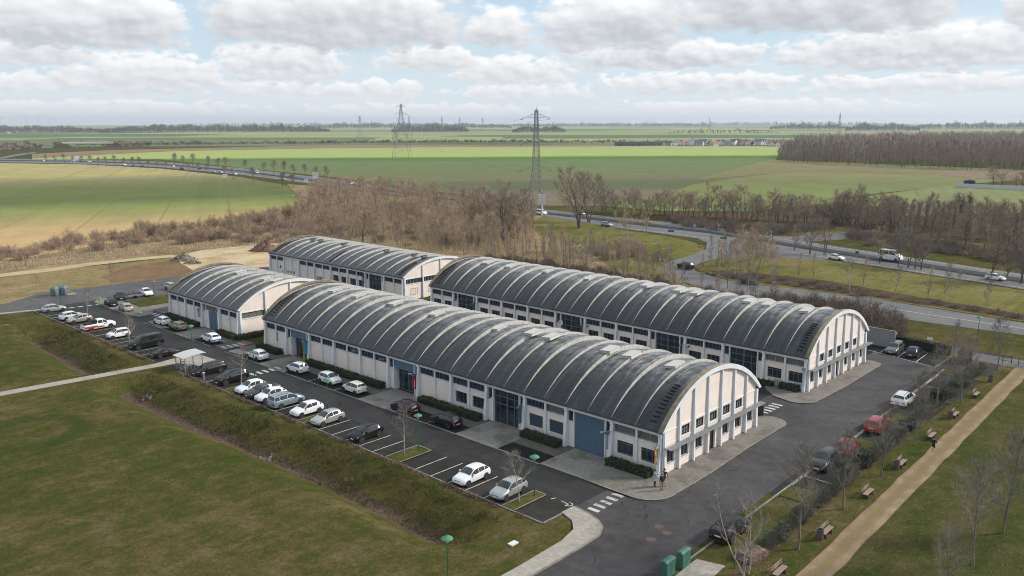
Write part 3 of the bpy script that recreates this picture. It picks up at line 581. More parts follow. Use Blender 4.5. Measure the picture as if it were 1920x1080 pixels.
def remap(b, T): b.v = [tuple(T(*v)) for v in b.v]; return b
def window_mb(w, h, nmul, bar=.07, transom=None):
    f = MB(); f.box(0, w, -.06, 0, 0, bar); f.box(0, w, -.06, 0, h-bar, h); f.box(0, bar, -.06, 0, bar, h-bar); f.box(w-bar, w, -.06, 0, bar, h-bar)
    for i in range(1, nmul): x = w*i/nmul; f.box(x-.03, x+.03, -.055, -.004, bar, h-bar)
    if transom: f.box(bar, w-bar, -.05, -.006, transom-.03, transom+.03)
    g = MB(); g.quad((bar*.5, -.045, bar*.5), (w-bar*.5, -.045, bar*.5), (w-bar*.5, -.045, h-bar*.5), (bar*.5, -.045, h-bar*.5))
    return f, g

def hall(label, loc, nbay, rise, bays, gable, lights, lights_mat, ladders, W=19.05, E=4.65, gable_n=7, light_size=(1.9, 1.35), far_plain=True):
    root = thing('vaulted_hall', label, 'hall', loc)
    L = nbay*6.0; c = W/2+.45; st6, st3 = .46, .25
    TF = lambda s, d, z: (-d, s, z)                        # long facade, looking out along -X; s = y
    TG = lambda s, d, z: (s, -d, z)                        # near gable, looking out along -Y; s = x
    # --- roof shells: each bay's shell ends high, the next one starts lower, the step between is a pale crescent
    def shell(step):
        lo, hi = arch_pts(c, rise-step), arch_pts(c, rise)
        b = MB(); n = len(lo)
        for i in range(n-1):
            (xa, za), (xb, zb) = hi[i], hi[i+1]; (xc, zc), (xd, zd) = lo[i], lo[i+1]
            b.quad((xa, .0, za), (xb, 0, zb), (xd, 3.02, zd), (xc, 3.02, zc))
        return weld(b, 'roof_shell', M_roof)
    def rib(step):
        lo, hi = arch_pts(c, rise-step-.02), arch_pts(c, rise+.06); b = MB()
        for i in range(SEG):
            (xa, za), (xb, zb) = hi[i], hi[i+1]; (xc, zc), (xd, zd) = lo[i], lo[i+1]
            b.quad((xc, -.03, zc), (xd, -.03, zd), (xb, -.03, zb), (xa, -.03, za), 0)
            b.quad((xa, -.03, za), (xb, -.03, zb), (xb, .07, zb), (xa, .07, za), 1)
            b.quad((xa, .07, za), (xb, .07, zb), (xb, .07, zb-.07), (xa, .07, za-.07), 1)
        return b.mesh('roof_rib', [M_ribm, M_cope], 40)
    for i in range(nbay*2):
        # a shell's far (upper y) end meets the step of the next main or secondary rib
        nxt = st6 if (i+1) % 2 == 0 else st3
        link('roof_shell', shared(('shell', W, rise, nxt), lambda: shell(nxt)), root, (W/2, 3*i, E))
        if i > 0:
            step = st6 if i % 2 == 0 else st3
            link('roof_rib', shared(('rib', W, rise, step), lambda: rib(step)), root, (W/2, 3*i, E))
    # --- gable arch band
    def band(sgn):
        hi, lo, xo = arch_pts(c+.1, rise+.16), arch_pts(c-.4, rise-.36), arch_pts(c-.12, rise-.06); b = MB()
        for i in range(SEG):
            (xa, za), (xb, zb) = hi[i], hi[i+1]; (xc, zc), (xd, zd) = lo[i], lo[i+1]
            y0 = -.30*sgn; y1 = .25*sgn
            b.quad((xc, y0, zc), (xd, y0, zd), (xb, y0, zb), (xa, y0, za), 0)
            b.quad((xa, y0, za), (xb, y0, zb), (xb, y1, zb), (xa, y1, za), 1)
            b.quad((xc, 0, zc), (xd, 0, zd), (xd, y0, zd), (xc, y0, zc), 0)
            b.quad((xa, y1, za), (xb, y1, zb), (xb, y1, zb-.3), (xa, y1, za-.3), 1)
        return b.mesh('gable_arch', [M_white, M_cope], 40)
    link('gable_arch', band(1), root, (W/2, 0, E)); link('gable_arch', band(-1), root, (W/2, L, E))
    # --- eaves
    for x0, x1 in ((-.55, -.02), (W+.02, W+.55)):
        b = MB(); k = round(L/12)
        for i in range(k):
            y0, y1 = L*i/k, L*(i+1)/k-.06; b.taper(x0, x1, y0-.2*(i == 0), y1+.2*(i == k-1), E-.10, E+.09, .06 if x0 < 0 else 0, 0 if x0 < 0 else -.06, 0, 0)
        b.build('eave_gutter', M_gutter, root)
    b = MB(); b.box(-.22, 0.02, .25, L-.25, E-.50, E-.11); b.build('fascia_beam', M_white, root)
    # --- pillars: main buttresses lean out at the foot, lesser pilasters between them
    def pil(w, d0, d1):
        b = MB(); b.taper(-d0, .03, -w/2, w/2, 0, E-.62, d0-d1, 0, 0, 0); b.box(-d1-.06, 0.03, -w/2-.03, w/2+.03, E-.62, E-.11); return b.mesh('pillar', M_white)
    for i in range(nbay+1):
        y = min(max(6*i, .2), L-.2); link('pillar', shared(('pil', E), lambda: pil(.36, .62, .27)), root, (0, y, 0))
        if i < nbay and bays[i][0] not in 'GRHD':
            link('pilaster', shared(('pil2', E), lambda: remap(panel(0, .22, 0, E-.5, .2), lambda s, d, z: (-.10-d-.1, s-.11, z)).mesh('pilaster', M_white)), root, (.0, 6*i+3, 0))
    # --- long facade, bay by bay (bay 0 at the near corner)
    ZW0, ZW1 = E-1.50, E-.52
    def add_window(s0, z0, w, h, n, frame=M_blue, pane=M_glass, d=-.12, T=TF, transom=None, base=(0, 0), far=None):
        key = ('win', round(w, 2), round(h, 2), n, frame.name, T is TF, transom)
        def mk():
            f, g = window_mb(w, h, n, transom=transom)
            return remap(f, T).mesh('window', frame), remap(g, T).mesh('pane', pane)
        fm, gm = shared(key+(pane.name,), mk)
        o = link('window', fm, root, T(s0, d, z0)); link('pane', gm, o)
        return o
    for i in range(nbay):
        code = bays[i]; y0, y1 = 6*i+.17, 6*i+5.83; ym = 6*i+3
        if code[0] in 'LMPSXVN':     # solid bays: L low+high windows, M mesh-screened, P plain high windows, N blind, S closed shutters
            for a, e in ((y0, ym-.1), (ym+.1, y1)):
                hole = None
                if code[0] in 'LMS': hole = ((a+e)/2-.98, (a+e)/2+.98, 1.05, 2.42)
                remap(panel(a, e, 0, ZW0 if code[0] != 'N' else E-.5, .3, hole), TF).build('wall_panel', M_wall, root)
                if code[0] != 'N':
                    b = MB(); b.box(a, e, -.04, .06, ZW0, ZW0+.09); remap(b, TF).build('sill_band', M_white, root)
                    if code[0] == 'M' or code == 'S2' and a == y0:
                        add_window(a, ZW0+.09, e-a, ZW1-ZW0-.09+.02, 2, M_steel, M_grille)
                    else: add_window(a, ZW0+.09, e-a, ZW1-ZW0-.09+.02, 5 if code[0] != 'P' or nbay > 5 else 2, M_blue)
                if hole:
                    if code[0] == 'S':
                        b = MB(); b.box(hole[0], hole[1], -.16, -.1, hole[2], hole[3])
                        for k in range(5): b.box(hole[0], hole[1], -.1, -.085, hole[2]+.04+k*.27, hole[2]+.27+k*.27)
                        o = remap(b, TF).build('shutter', M_blued, root)
                    else: add_window(hole[0], hole[2], hole[1]-hole[0], hole[3]-hole[2], 3, M_blue, transom=1.08 if code[0] == 'M' else None)
                    b = MB(); b.box(hole[0]-.08, hole[1]+.08, -.1, .1, hole[2]-.09, hole[2]); remap(b, TF).build('window_sill', M_white, root)
        else:                        # door bays: jambs, narrow side panels with a light above
            for a, e in ((y0, 6*i+.98), (6*i+5.02, y1)):
                remap(panel(a, e, 0, ZW0-.25, .3), TF).build('wall_panel', M_wall, root)
                add_window(a, ZW0-.25, e-a, ZW1-ZW0+.27, 1)
            for a in (6*i+.86, 6*i+5.0):
                b = MB(); b.box(a, a+.14, -.15, .1, 0, E-.5); remap(b, TF).build('door_jamb', M_white, root)
            a, e = 6*i+1.0, 6*i+5.0; top = E-.52
            if code[0] == 'R':
                b = MB()
                for k in range(13): b.box(a, e, -.2, -.1-.008*(k % 2), .02+k*(top-.02)/13, .02+(k+1)*(top-.02)/13-.015)
                remap(b, TF).build('roller_door', M_blue, root)
            elif code[0] == 'D':
                for a2, e2, in ((a, a+.3), (e-.8, e)):
                    remap(panel(a2, e2, 0, ZW0-.02, .3), TF).build('wall_panel', M_wall, root)
                add_window(a, ZW0, 1.95, ZW1-ZW0, 2, M_steel, M_grille); add_window(a+2.05, ZW0, 1.95, ZW1-ZW0, 2, M_steel, M_grille)
                b = MB(); b.box(a+.3, e-.8, -.2, -.08, 0.02, ZW0-.02)
                for k in range(4): b.box(a+.34+k*.72, a+1.0+k*.72, -.08, -.06, .06, ZW0-.1)
                remap(b, TF).build('sliding_door', M_blue, root)
            else:
                b = MB(); dd = -.75 if code[0] == 'H' else -.2; t2 = top-1.15 if code[0] == 'H' else top
                if code[0] == 'H': remap(panel(a, e, t2, top, .12), TF).build('header_panel', M_blue, root)
                rows = (2.25, 3.0) if code[0] == 'H' else (2.3, 3.2)
                f = MB()
                for s in (a, a+.85, a+1.95, a+2.05, a+3.15, e-.08): f.box(s, s+.08, dd-.1, dd, .02, t2)
                for z in (.02, rows[0], rows[1], t2-.08): f.box(a+.08, e-.08, dd-.09, dd-.004, z, z+.08)
                o = remap(f, TF).build('glazed_door', M_blue, root)
                g = MB()
                cols = [(a+.08, a+.85), (a+.93, a+1.95), (a+2.13, a+3.15), (a+3.23, e-.08)]
                zs = [(.1, rows[0]), (rows[0]+.08, rows[1]), (rows[1]+.08, t2-.08)]
                for s0, s1 in cols:
                    for z0, z1 in zs:
                        g = MB(); g.box(s0, s1, dd-.07, dd-.05, z0, z1); remap(g, TF).build('pane', M_glass, o)
                for s0, s1 in ((a-.005, a+.05), (e-.05, e+.005)):
                    if code[0] == 'H': b.box(s0, s1, dd, -.12, 0, t2)
                if b.v: remap(b, TF).build('door_reveal', M_white, root)
                b = MB(); b.box(a, e, -.1, .22, 0, .09); remap(b, TF).build('door_step', M_brick, root)
    # --- rear facade and ends: plain panels
    for i in range(nbay):
        link('rear_wall_panel', shared(('rear', E), lambda: remap(panel(.17, 5.83, 0, E-.1, .3), lambda s, d, z: (d, s, z)).mesh('rear_wall_panel', M_wall)), root, (W, 6*i, 0))
        link('pillar', shared(('pilr', E), lambda: remap(panel(-.17, .17, 0, E-.1, .3), lambda s, d, z: (d+.25, s, z)).mesh('pillar', M_white)), root, (W, min(max(6*i, .2), L), 0))
    tz = lambda s: E+arch_z(s-W/2, c-.4, rise-.36)+.10 if abs(s-W/2) < c-.45 else E
    for end, T in ((0, TG), (1, lambda s, d, z: (s, L+d, z))):
        n = gable_n; pw = W/n
        for k in range(n):
            a, e = k*pw+(.30 if k == 0 else .13), (k+1)*pw-(.30 if k == n-1 else .13)
            if end == 1 or gable == 'plain':
                strip = end == 0
                remap(panel(a, e, 0, 3.05 if strip else 4.4, .25), T).build('wall_panel', M_wall, root)
                if strip:
                    b = MB(); b.box(a, e, -.06, .06, 3.05, 3.17); b.box(a, e, -.06, .06, 4.12, 4.26); remap(b, T).build('sill_band', M_white, root)
                    f, g = window_mb(e-a, .95, 6, .05); o = remap(f, T).build('window', M_steel, root); o.location = T(a, -.1, 3.17); gg = remap(g, T).build('pane', M_grille if rise > 3.2 else M_glass, o)
                    if rise < 3.2:
                        f, g = window_mb(1.9, 1.3, 4, .06); o = remap(f, T).build('window', M_blue, root); o.location = T((a+e)/2-.95, .02, .9); remap(g, T).build('pane', M_glass, o)
                remap(panel(a, e, 4.26 if strip else 4.4, 0, 0, None, tz), T).build('upper_wall_panel', M_wall, root)
            else:
                win = 1 <= k <= 5; mid = (a+e)/2
                if k == 3: hole = (mid-.55, mid+.55, 0, 2.55)
                else: hole = (mid-.72, mid+.72, 1.02, 2.5)
                remap(panel(a, e, 0, 2.86, .3, hole), T).build('wall_panel', M_wall, root)
                f, g = window_mb(hole[1]-hole[0], hole[3]-hole[2]-.01, 2 if k != 3 else 1, .06); o = remap(f, T).build('window' if k != 3 else 'entrance_door', M_black if k != 3 else M_blued, root); o.location = T(hole[0], -.2, hole[2]+.005); remap(g, T).build('pane', M_glass, o)
                if k != 3: b = MB(); b.box(hole[0]-.06, hole[1]+.06, -.1, .08, hole[2]-.08, hole[2]); remap(b, T).build('window_sill', M_white, root)
                b = MB(); b.box(a, e, -.2, .03, 2.86, 3.2); remap(b, T).build('wall_band', M_wall, root)
                if win:
                    f, g = window_mb(1.5 if e-a > 1.7 else e-a, 1.02, 3, .06); o = remap(f, T).build('window', M_black, root); o.location = T(mid-min(.75, (e-a)/2), -.08, 3.27); remap(g, T).build('pane', M_glass, o)
                    remap(panel(a, e, 3.2, 4.4, .25, (mid-.75, mid+.75, 3.27, 4.29)), T).build('wall_panel', M_wall, root)
                    b = MB(); b.box(mid-.85, mid+.85, 0, .12, 3.19, 3.27); remap(b, T).build('window_sill', M_white, root)
                else: remap(panel(a, e, 3.2, 4.4, .25), T).build('wall_panel', M_wall, root)
                b = MB(); b.box(a, e, -.05, .05, 4.4, 4.54); remap(b, T).build('sill_band', M_white, root)
                remap(panel(a, e, 4.54, 0, 0, None, lambda s: max(tz(s), 4.56)), T).build('upper_wall_panel', M_wall, root)
        for k in range(n+1):
            s = min(max(k*pw, .17), W-.17); zt = tz(s)-.02 if 0 < k < n else E-.05
            b = MB(); w = .13 if 0 < k < n else .17
            b.taper(s-w, s+w, 0.03, .38 if k in (0, n) else .40, 0, zt, 0, 0, 0, -.16); remap(b, lambda x, y, z, T=T: T(x, y-.05, z)).build('gable_pillar', M_white, root)
        if end == 0 and gable != 'plain':   # sun canopy rails across the gable
            b = MB()
            for d in (.55, .72, .89, 1.06): b.box(-.25, W+.25, d-.035, d+.035, 3.0, 3.07)
            for k in range(n+1): b.box(k*pw-.04, k*pw+.04, .05, 1.08, 2.93, 3.0)
            b.box(-.25, W+.25, .42, .47, 2.90, 3.08)
            remap(b, T).build('canopy_rail', M_steel, root)
            b = MB(); b.tube(T(-.06, .1, .05), T(-.06, .1, E), .055, .055, 6); b.tube(T(W+.1, .1, .05), T(W+.1, .1, E+.25), .055, .055, 6); b.build('downpipe', M_white, root)
    # --- rooflights, each with its white lid
    def hatch():
        b = MB(); lx, ly = light_size; b.taper(-lx/2, lx/2, -ly/2, ly/2, -.12, .20, .06, -.06, .06, -.06); b.box(-lx/2-.03, lx/2+.03, -ly/2-.03, ly/2+.03, .20, .26); return b.mesh('rooflight', lights_mat)
    for y in lights:
        i = int(y//3); nxt = st6 if (i+1) % 2 == 0 else st3; rr = rise-nxt*((y-3*i)/3); x = -1.55
        o = link('rooflight', shared(('hatch', light_size, lights_mat.name), hatch), root, (W/2+x, y, E+arch_z(x, c, rr)))
        Rr = (c*c+rr*rr)/(2*rr); o.rotation_euler = (-nxt/3*.8, math.asin(x/Rr), 0)
    # --- climbing steps on the shells
    for y, hi_ in ladders:
        o = bpy.data.objects.new('roof_ladder', None); COL.objects.link(o); o.parent = root
        for k in range(14):
            x = -W/2+.25+k*.42; 
            if x > -W/2+hi_: break
            rr = rise; Rr = (c*c+rr*rr)/(2*rr)
            s = link('step', shared('step', lambda: stepmesh()), o, (W/2+x, y, E+arch_z(x, c, rr-.1)+.06)); s.rotation_euler = (0, math.asin(x/Rr), 0)
        kk = MB(); 
    return root
def stepmesh():
    b = MB(); b.box(-.09, .09, -.36, .36, -.03, .04); b.box(-.09, -.06, -.36, .36, .04, .09); return b.mesh('step', M_black)
def weld(b, name, m):
    import bmesh
    me = b.mesh(name, m); bm = bmesh.new(); bm.from_mesh(me); bmesh.ops.remove_doubles(bm, verts=bm.verts, dist=1e-4); bm.to_mesh(me); bm.free()
    me.polygons.foreach_set('use_smooth', [True]*len(me.polygons)); me.update(); return me

A_LIGHTS = [3.9, 9.5, 12.4, 21.1, 24.0, 29.8, 41.4, 50.2, 58.9, 64.7]
# bays are listed from the near corner: M mesh windows, R roller door, S shutters, G glazed door, L low windows, H door under a blue header, P plain
hallA = hall('long vaulted hall with blue roller door, red and orange banners and kerbside hedges', (0, 0, 0), 12, 4.42, ['M', 'R', 'S2', 'G', 'L', 'P', 'H', 'P', 'P', 'P', 'H', 'P'], 'win', A_LIGHTS, M_hatch, [(1.3, 4.6), (70.6, 4.6)])
hallD = hall('long vaulted hall behind, with four tall glazed doors and low windows along its side', (35.07, 1.15, 0), 12, 4.42, ['M', 'G', 'L', 'G', 'L', 'L', 'G', 'L', 'L', 'L', 'G', 'L'], 'win', [4.1, 9.7, 12.6, 21.2, 24.2, 30.1, 41.6, 50.8, 59.5, 65.1], M_hatch, [(1.3, 4.6), (70.6, 4.6)])
hallB = hall('short vaulted hall of four bays with a single tall blue sliding door', (0, 79.91, 0), 4, 3.75, ['P', 'D', 'P', 'P'], 'plain', [1.3, 4.5, 13.2], M_hatch, [], gable_n=4)
hallC = hall('medium vaulted hall at the back beside the sandy yard, rooflights dark', (36.95, 83.36, 0), 8, 2.95, ['P', 'G', 'L', 'L', 'P', 'P', 'N', 'P'], 'plain', [3.1, 6.1, 15.2, 30.1, 39.2, 42.0], M_hatchd, [(1.6, 4.5), (24.5, 4.5), (46.4, 4.5)], gable_n=4, light_size=(1.2, .8))
def part(name, b, m, parent, smooth=None): return b.build(name, m, parent, smooth)
# shutters of bay 3 in the front hall are closed; two panes only one blind each
def shutter_pair(root, i, mt=None):
    for a, e in ((6*i+.17, 6*i+2.9), (6*i+3.1, 6*i+5.83)):
        m = (a+e)/2; b = MB(); b.box(.14, .20, m-.98, m+.98, 1.05, 2.42)
        return b
# small fittings on the facades: floodlights, alarm boxes, vents, air units
M_lampw = mat('fitting_white', (.6, .6, .6), .5, .05, 3)
def flood(root, y, z=3.3):
    b = MB(); b.tube((-.3, y, z), (-1.0, y+.5, z-.02), .03, .025, 5); b.tube((-.95, y+.46, z), (-1.3, y+.72, z-.03), .10, .15, 8); b.build('floodlight', M_steel, root, 40)
for y in (36.0-.1, 5.9): flood(hallA, y, 3.25)
flood(hallB, .4, 3.4)
def camera_unit(root, y, z=2.95):
    b = MB(); b.box(-.16, -.02, y-.08, y+.08, z-.1, z+.12); b.tube((-.1, y, z), (-.34, y-.18, z+.12), .05, .07, 6); b.tube((-.1, y, z-.05), (-.3, y+.2, z-.16), .05, .07, 6); b.build('spotlight', M_black, root)
for y in (23.45, 65.4): camera_unit(hallA, y)
for y in (65.5, 41.5, 35.5, 5.4+12): camera_unit(hallD, y)
b = MB(); b.box(-.05, -.005, 69.0-.35, 69.0+.35, 1.6, 2.9)
for k in range(7): b.box(-.075, -.05, 68.67, 69.33, 1.65+k*.18, 1.75+k*.18)
b.build('wall_vent', mat('vent_grey', (.30, .27, .25), .7, .1, 5), hallA)
for y, z, s in ((43.8, 1.5, .5), (38.3, .8, .4), (39.6, .8, .4), (40.8, .8, .4), (43.0, .6, .3)):
    b = MB(); b.box(-.06, -.005, y-s/2, y+s/2, z, z+s*1.3); b.build('wall_vent', M_blued, hallC)
b = MB(); b.box(-.75, -.3, 27.4, 28.4, .5, 1.5); b.build('air_unit', M_conc_w, hallC)
b = MB(); b.box(-.6, -.02, 5.0, 5.6, .75, 1.0); b.box(-.55, -.05, 4.3, 4.9, .2, .85); b.build('air_unit', M_lampw, hallD)
b = MB(); b.box(-.5, -.42, 3.1, 4.1, .1, .95); b.box(-.5, -.02, 4.1, 4.16, .1, .9); b.build('screen_fence', M_steel, hallD)
# enamel number plate with dark figures
b = MB(); b.box(-.05, -.005, 40.6, 42.0, 2.3, 3.0, 0)
o = b.build('number_plate', mat('plate_white', (.6, .64, .7), .4, .05, 2), hallD)
b = MB()
def figs(b, x, y0, z0, h, s):   # seven-segment strokes of flat paint on a plate facing -X; figures run towards lower y
    w = h*.5; t = h*.16; SEGS = {'a': (0, w, h-t, h), 'b': (w-t, w, h/2, h), 'c': (w-t, w, 0, h/2), 'd': (0, w, 0, t), 'e': (0, t, 0, h/2), 'f': (0, t, h/2, h), 'g': (0, w, h/2-t/2, h/2+t/2)}
    for k, ch in enumerate(s):
        for sg in {'9': 'abcdfg', '7': 'abc', '2': 'abged', '3': 'abgcd', '5': 'afgcd', '0': 'abcdef'}[ch]:
            u0, u1, z0_, z1_ = SEGS[sg]; b.box(x-.012, x, y0-k*h*.72-u1, y0-k*h*.72-u0, z0+z0_, z0+z1_)
figs(b, -.05, 41.85, 2.42, .46, '973'); b.build('number', M_blued, o)
# ================================================================== CARS
def paint(name, col, rough=.28, metal=0.0, coat=.45):
    m, T, b = new_mat(name); p = T.n('ShaderNodeTexCoord', out=3); n = T.noise(p, 2.2, 4)
    s = T.n('ShaderNodeSeparateXYZ', Vector=p); z = T.t.nodes[-1].outputs[2]
    c = T.mix(T.rng(n, .3, .7), tuple(x*.94 for x in col), tuple(min(1, x*1.04) for x in col))
    dust = T.m('MULTIPLY', T.rng(T.m('ADD', z, T.m('MULTIPLY', n, .25)), .30, .58, .28, 0), 1.0)
    c = T.mix(dust, c, (.16, .14, .12))
    T.t.links.new(c, b.inputs['Base Color']); b.inputs['Roughness'].default_value = rough; b.inputs['Metallic'].default_value = metal; b.inputs['Coat Weight'].default_value = coat; b.inputs['Coat Roughness'].default_value = .06; b.inputs['Specular IOR Level'].default_value = .5 if max(col) > .03 else .28
    return m
PT = {k: paint('paint_'+k, *v) for k, v in dict(white=((.72, .73, .74),), cream=((.66, .68, .60),), silver=((.42, .43, .43), .3, .5), champagne=((.40, .36, .31), .32, .5), gold=((.33, .26, .16), .34, .5), black=((.006, .006, .007), .35, 0, .12), anthracite=((.035, .037, .040), .3, .2, .3), purple=((.026, .008, .019), .3, .1, .2), red=((.28, .018, .014), .22, .1), darkred=((.24, .02, .022), .22, .1), steelblue=((.26, .33, .39), .3, .5), grey=((.12, .13, .14), .25, .5), darkblue=((.012, .013, .025), .3, 0, .2), yellow=((.5, .38, .05),)).items()}
M_cglass = glass_mat('car_glass', (.018, .022, .026)); M_tyre = mat('tyre_rubber', (.018, .018, .018), .85, .2, 5); M_rim = mat('alloy_rim', (.42, .43, .44), .35, .1, 4, metal=.7); M_rimd = mat('black_rim', (.05, .05, .05), .5, .1, 4)
M_lens = mat('lamp_lens', (.62, .65, .68), .12, .05, 5); M_tail = mat('tail_lens', (.42, .018, .014), .2, .1, 5); M_plate = mat('plate_white_', (.62, .62, .60), .5, .03, 5); M_trim = mat('car_trim', (.018, .018, .02), .55, .15, 5)
M_platey = mat('plate_yellow', (.55, .42, .06), .5, .03, 5)
# profile rows: (x from the front as share of length, roof or bonnet height, waist height, half-width at waist, half-width at top)
def prof(kind):
    if kind == 'hatch': return 4.02, 1.74, [(0, .56, .50, .60, .48), (.02, .70, .62, .74, .60), (.07, .80, .72, .82, .68), (.20, .93, .83, .86, .72), (.265, .99, .87, .865, .74), (.42, 1.38, .91, .87, .60), (.50, 1.46, .93, .87, .575), (.70, 1.46, .97, .87, .57), (.83, 1.37, .99, .85, .56), (.95, 1.00, .96, .80, .63), (.985, .80, .74, .76, .62), (1, .56, .50, .70, .58)], (.265, .45), (.30, .90), (.84, .955), .305, 2.48
    if kind == 'city': return 3.45, 1.64, [(0, .58, .52, .56, .46), (.02, .74, .66, .70, .58), (.07, .85, .76, .78, .66), (.17, .97, .86, .81, .69), (.22, 1.02, .89, .815, .70), (.40, 1.40, .92, .82, .58), (.50, 1.48, .93, .82, .555), (.74, 1.48, .96, .82, .55), (.90, 1.40, .97, .81, .55), (.965, 1.04, .96, .77, .63), (.99, .80, .74, .74, .62), (1, .56, .50, .68, .58)], (.22, .43), (.26, .93), (.90, .965), .285, 2.36
    if kind == 'suv': return 4.45, 1.84, [(0, .66, .58, .66, .54), (.02, .86, .76, .80, .68), (.07, 1.00, .90, .88, .76), (.20, 1.08, .98, .915, .80), (.27, 1.13, 1.0, .92, .80), (.40, 1.53, 1.03, .92, .66), (.48, 1.64, 1.05, .92, .63), (.76, 1.63, 1.09, .92, .62), (.90, 1.54, 1.11, .91, .62), (.97, 1.13, 1.06, .88, .72), (.99, .90, .84, .85, .72), (1, .60, .52, .78, .66)], (.27, .43), (.31, .93), (.90, .97), .355, 2.66
    if kind == 'wagon': return 4.65, 1.78, [(0, .54, .48, .60, .48), (.015, .68, .60, .75, .62), (.06, .78, .70, .84, .70), (.20, .92, .82, .88, .74), (.27, .98, .86, .885, .75), (.39, 1.38, .90, .89, .62), (.46, 1.46, .92, .89, .59), (.78, 1.47, .96, .89, .58), (.92, 1.42, .97, .875, .58), (.98, 1.00, .94, .83, .66), (.99, .80, .74, .80, .66), (1, .54, .48, .72, .6)], (.27, .42), (.30, .95), (.92, .98), .315, 2.66
    if kind == 'mpv': return 4.60, 1.83, [(0, .58, .52, .64, .52), (.015, .76, .66, .78, .66), (.06, .90, .80, .87, .74), (.16, 1.02, .92, .905, .78), (.21, 1.08, .95, .91, .78), (.38, 1.54, 1.0, .915, .66), (.47, 1.63, 1.02, .915, .64), (.80, 1.64, 1.04, .915, .63), (.93, 1.56, 1.05, .90, .63), (.98, 1.08, 1.02, .86, .70), (.99, .84, .78, .83, .7), (1, .56, .5, .76, .64)], (.21, .41), (.25, .95), (.93, .98), .325, 2.73
    if kind == 'van': return 4.98, 1.94, [(0, .66, .58, .70, .58), (.015, .90, .80, .86, .74), (.06, 1.10, .98, .94, .82), (.13, 1.20, 1.08, .96, .85), (.17, 1.26, 1.10, .965, .85), (.30, 1.80, 1.12, .97, .80), (.37, 1.93, 1.12, .97, .79), (.80, 1.94, 1.14, .97, .79), (.96, 1.90, 1.15, .96, .79), (.985, 1.30, 1.12, .95, .84), (.992, .90, .84, .94, .84), (1, .60, .5, .86, .74)], (.17, .33), (.20, .93), (.96, .985), .335, 3.27
    if kind == 'sedan': return 4.60, 1.79, [(0, .54, .48, .60, .48), (.015, .68, .60, .76, .62), (.06, .78, .70, .85, .70), (.21, .91, .82, .89, .75), (.28, .97, .86, .895, .76), (.41, 1.37, .90, .90, .60), (.48, 1.44, .92, .90, .57), (.64, 1.43, .95, .90, .57), (.76, 1.30, .97, .885, .58), (.87, 1.06, .96, .86, .70), (.985, .98, .88, .82, .70), (1, .56, .5, .74, .62)], (.28, .44), (.31, .84), (.74, .87), .32, 2.70
    if kind == 'roadster': return 3.98, 1.72, [(0, .48, .42, .60, .48), (.02, .60, .53, .74, .60), (.08, .70, .63, .83, .70), (.26, .82, .74, .86, .74), (.36, .86, .77, .865, .75), (.46, 1.14, .79, .865, .56), (.52, 1.22, .80, .865, .53), (.62, 1.21, .81, .865, .53), (.70, 1.05, .82, .865, .58), (.76, .90, .82, .86, .70), (.97, .84, .76, .80, .68), (1, .50, .44, .72, .6)], (.36, .49), (.39, .68), (.64, .75), .305, 2.33
    if kind == 'pickup': return 5.30, 1.86, [(0, .72, .62, .70, .58), (.015, .98, .88, .84, .72), (.06, 1.10, 1.0, .90, .80), (.19, 1.16, 1.05, .925, .82), (.24, 1.20, 1.07, .93, .82), (.32, 1.64, 1.10, .93, .68), (.38, 1.78, 1.12, .93, .66), (.50, 1.78, 1.13, .93, .66), (.565, 1.70, 1.13, .93, .68), (.60, 1.15, 1.12, .93, .86), (.985, 1.12, 1.08, .92, .86), (1, .70, .62, .88, .8)], (.24, .34), (.27, .57), (.55, .60), .385, 3.22
PARTS = {}
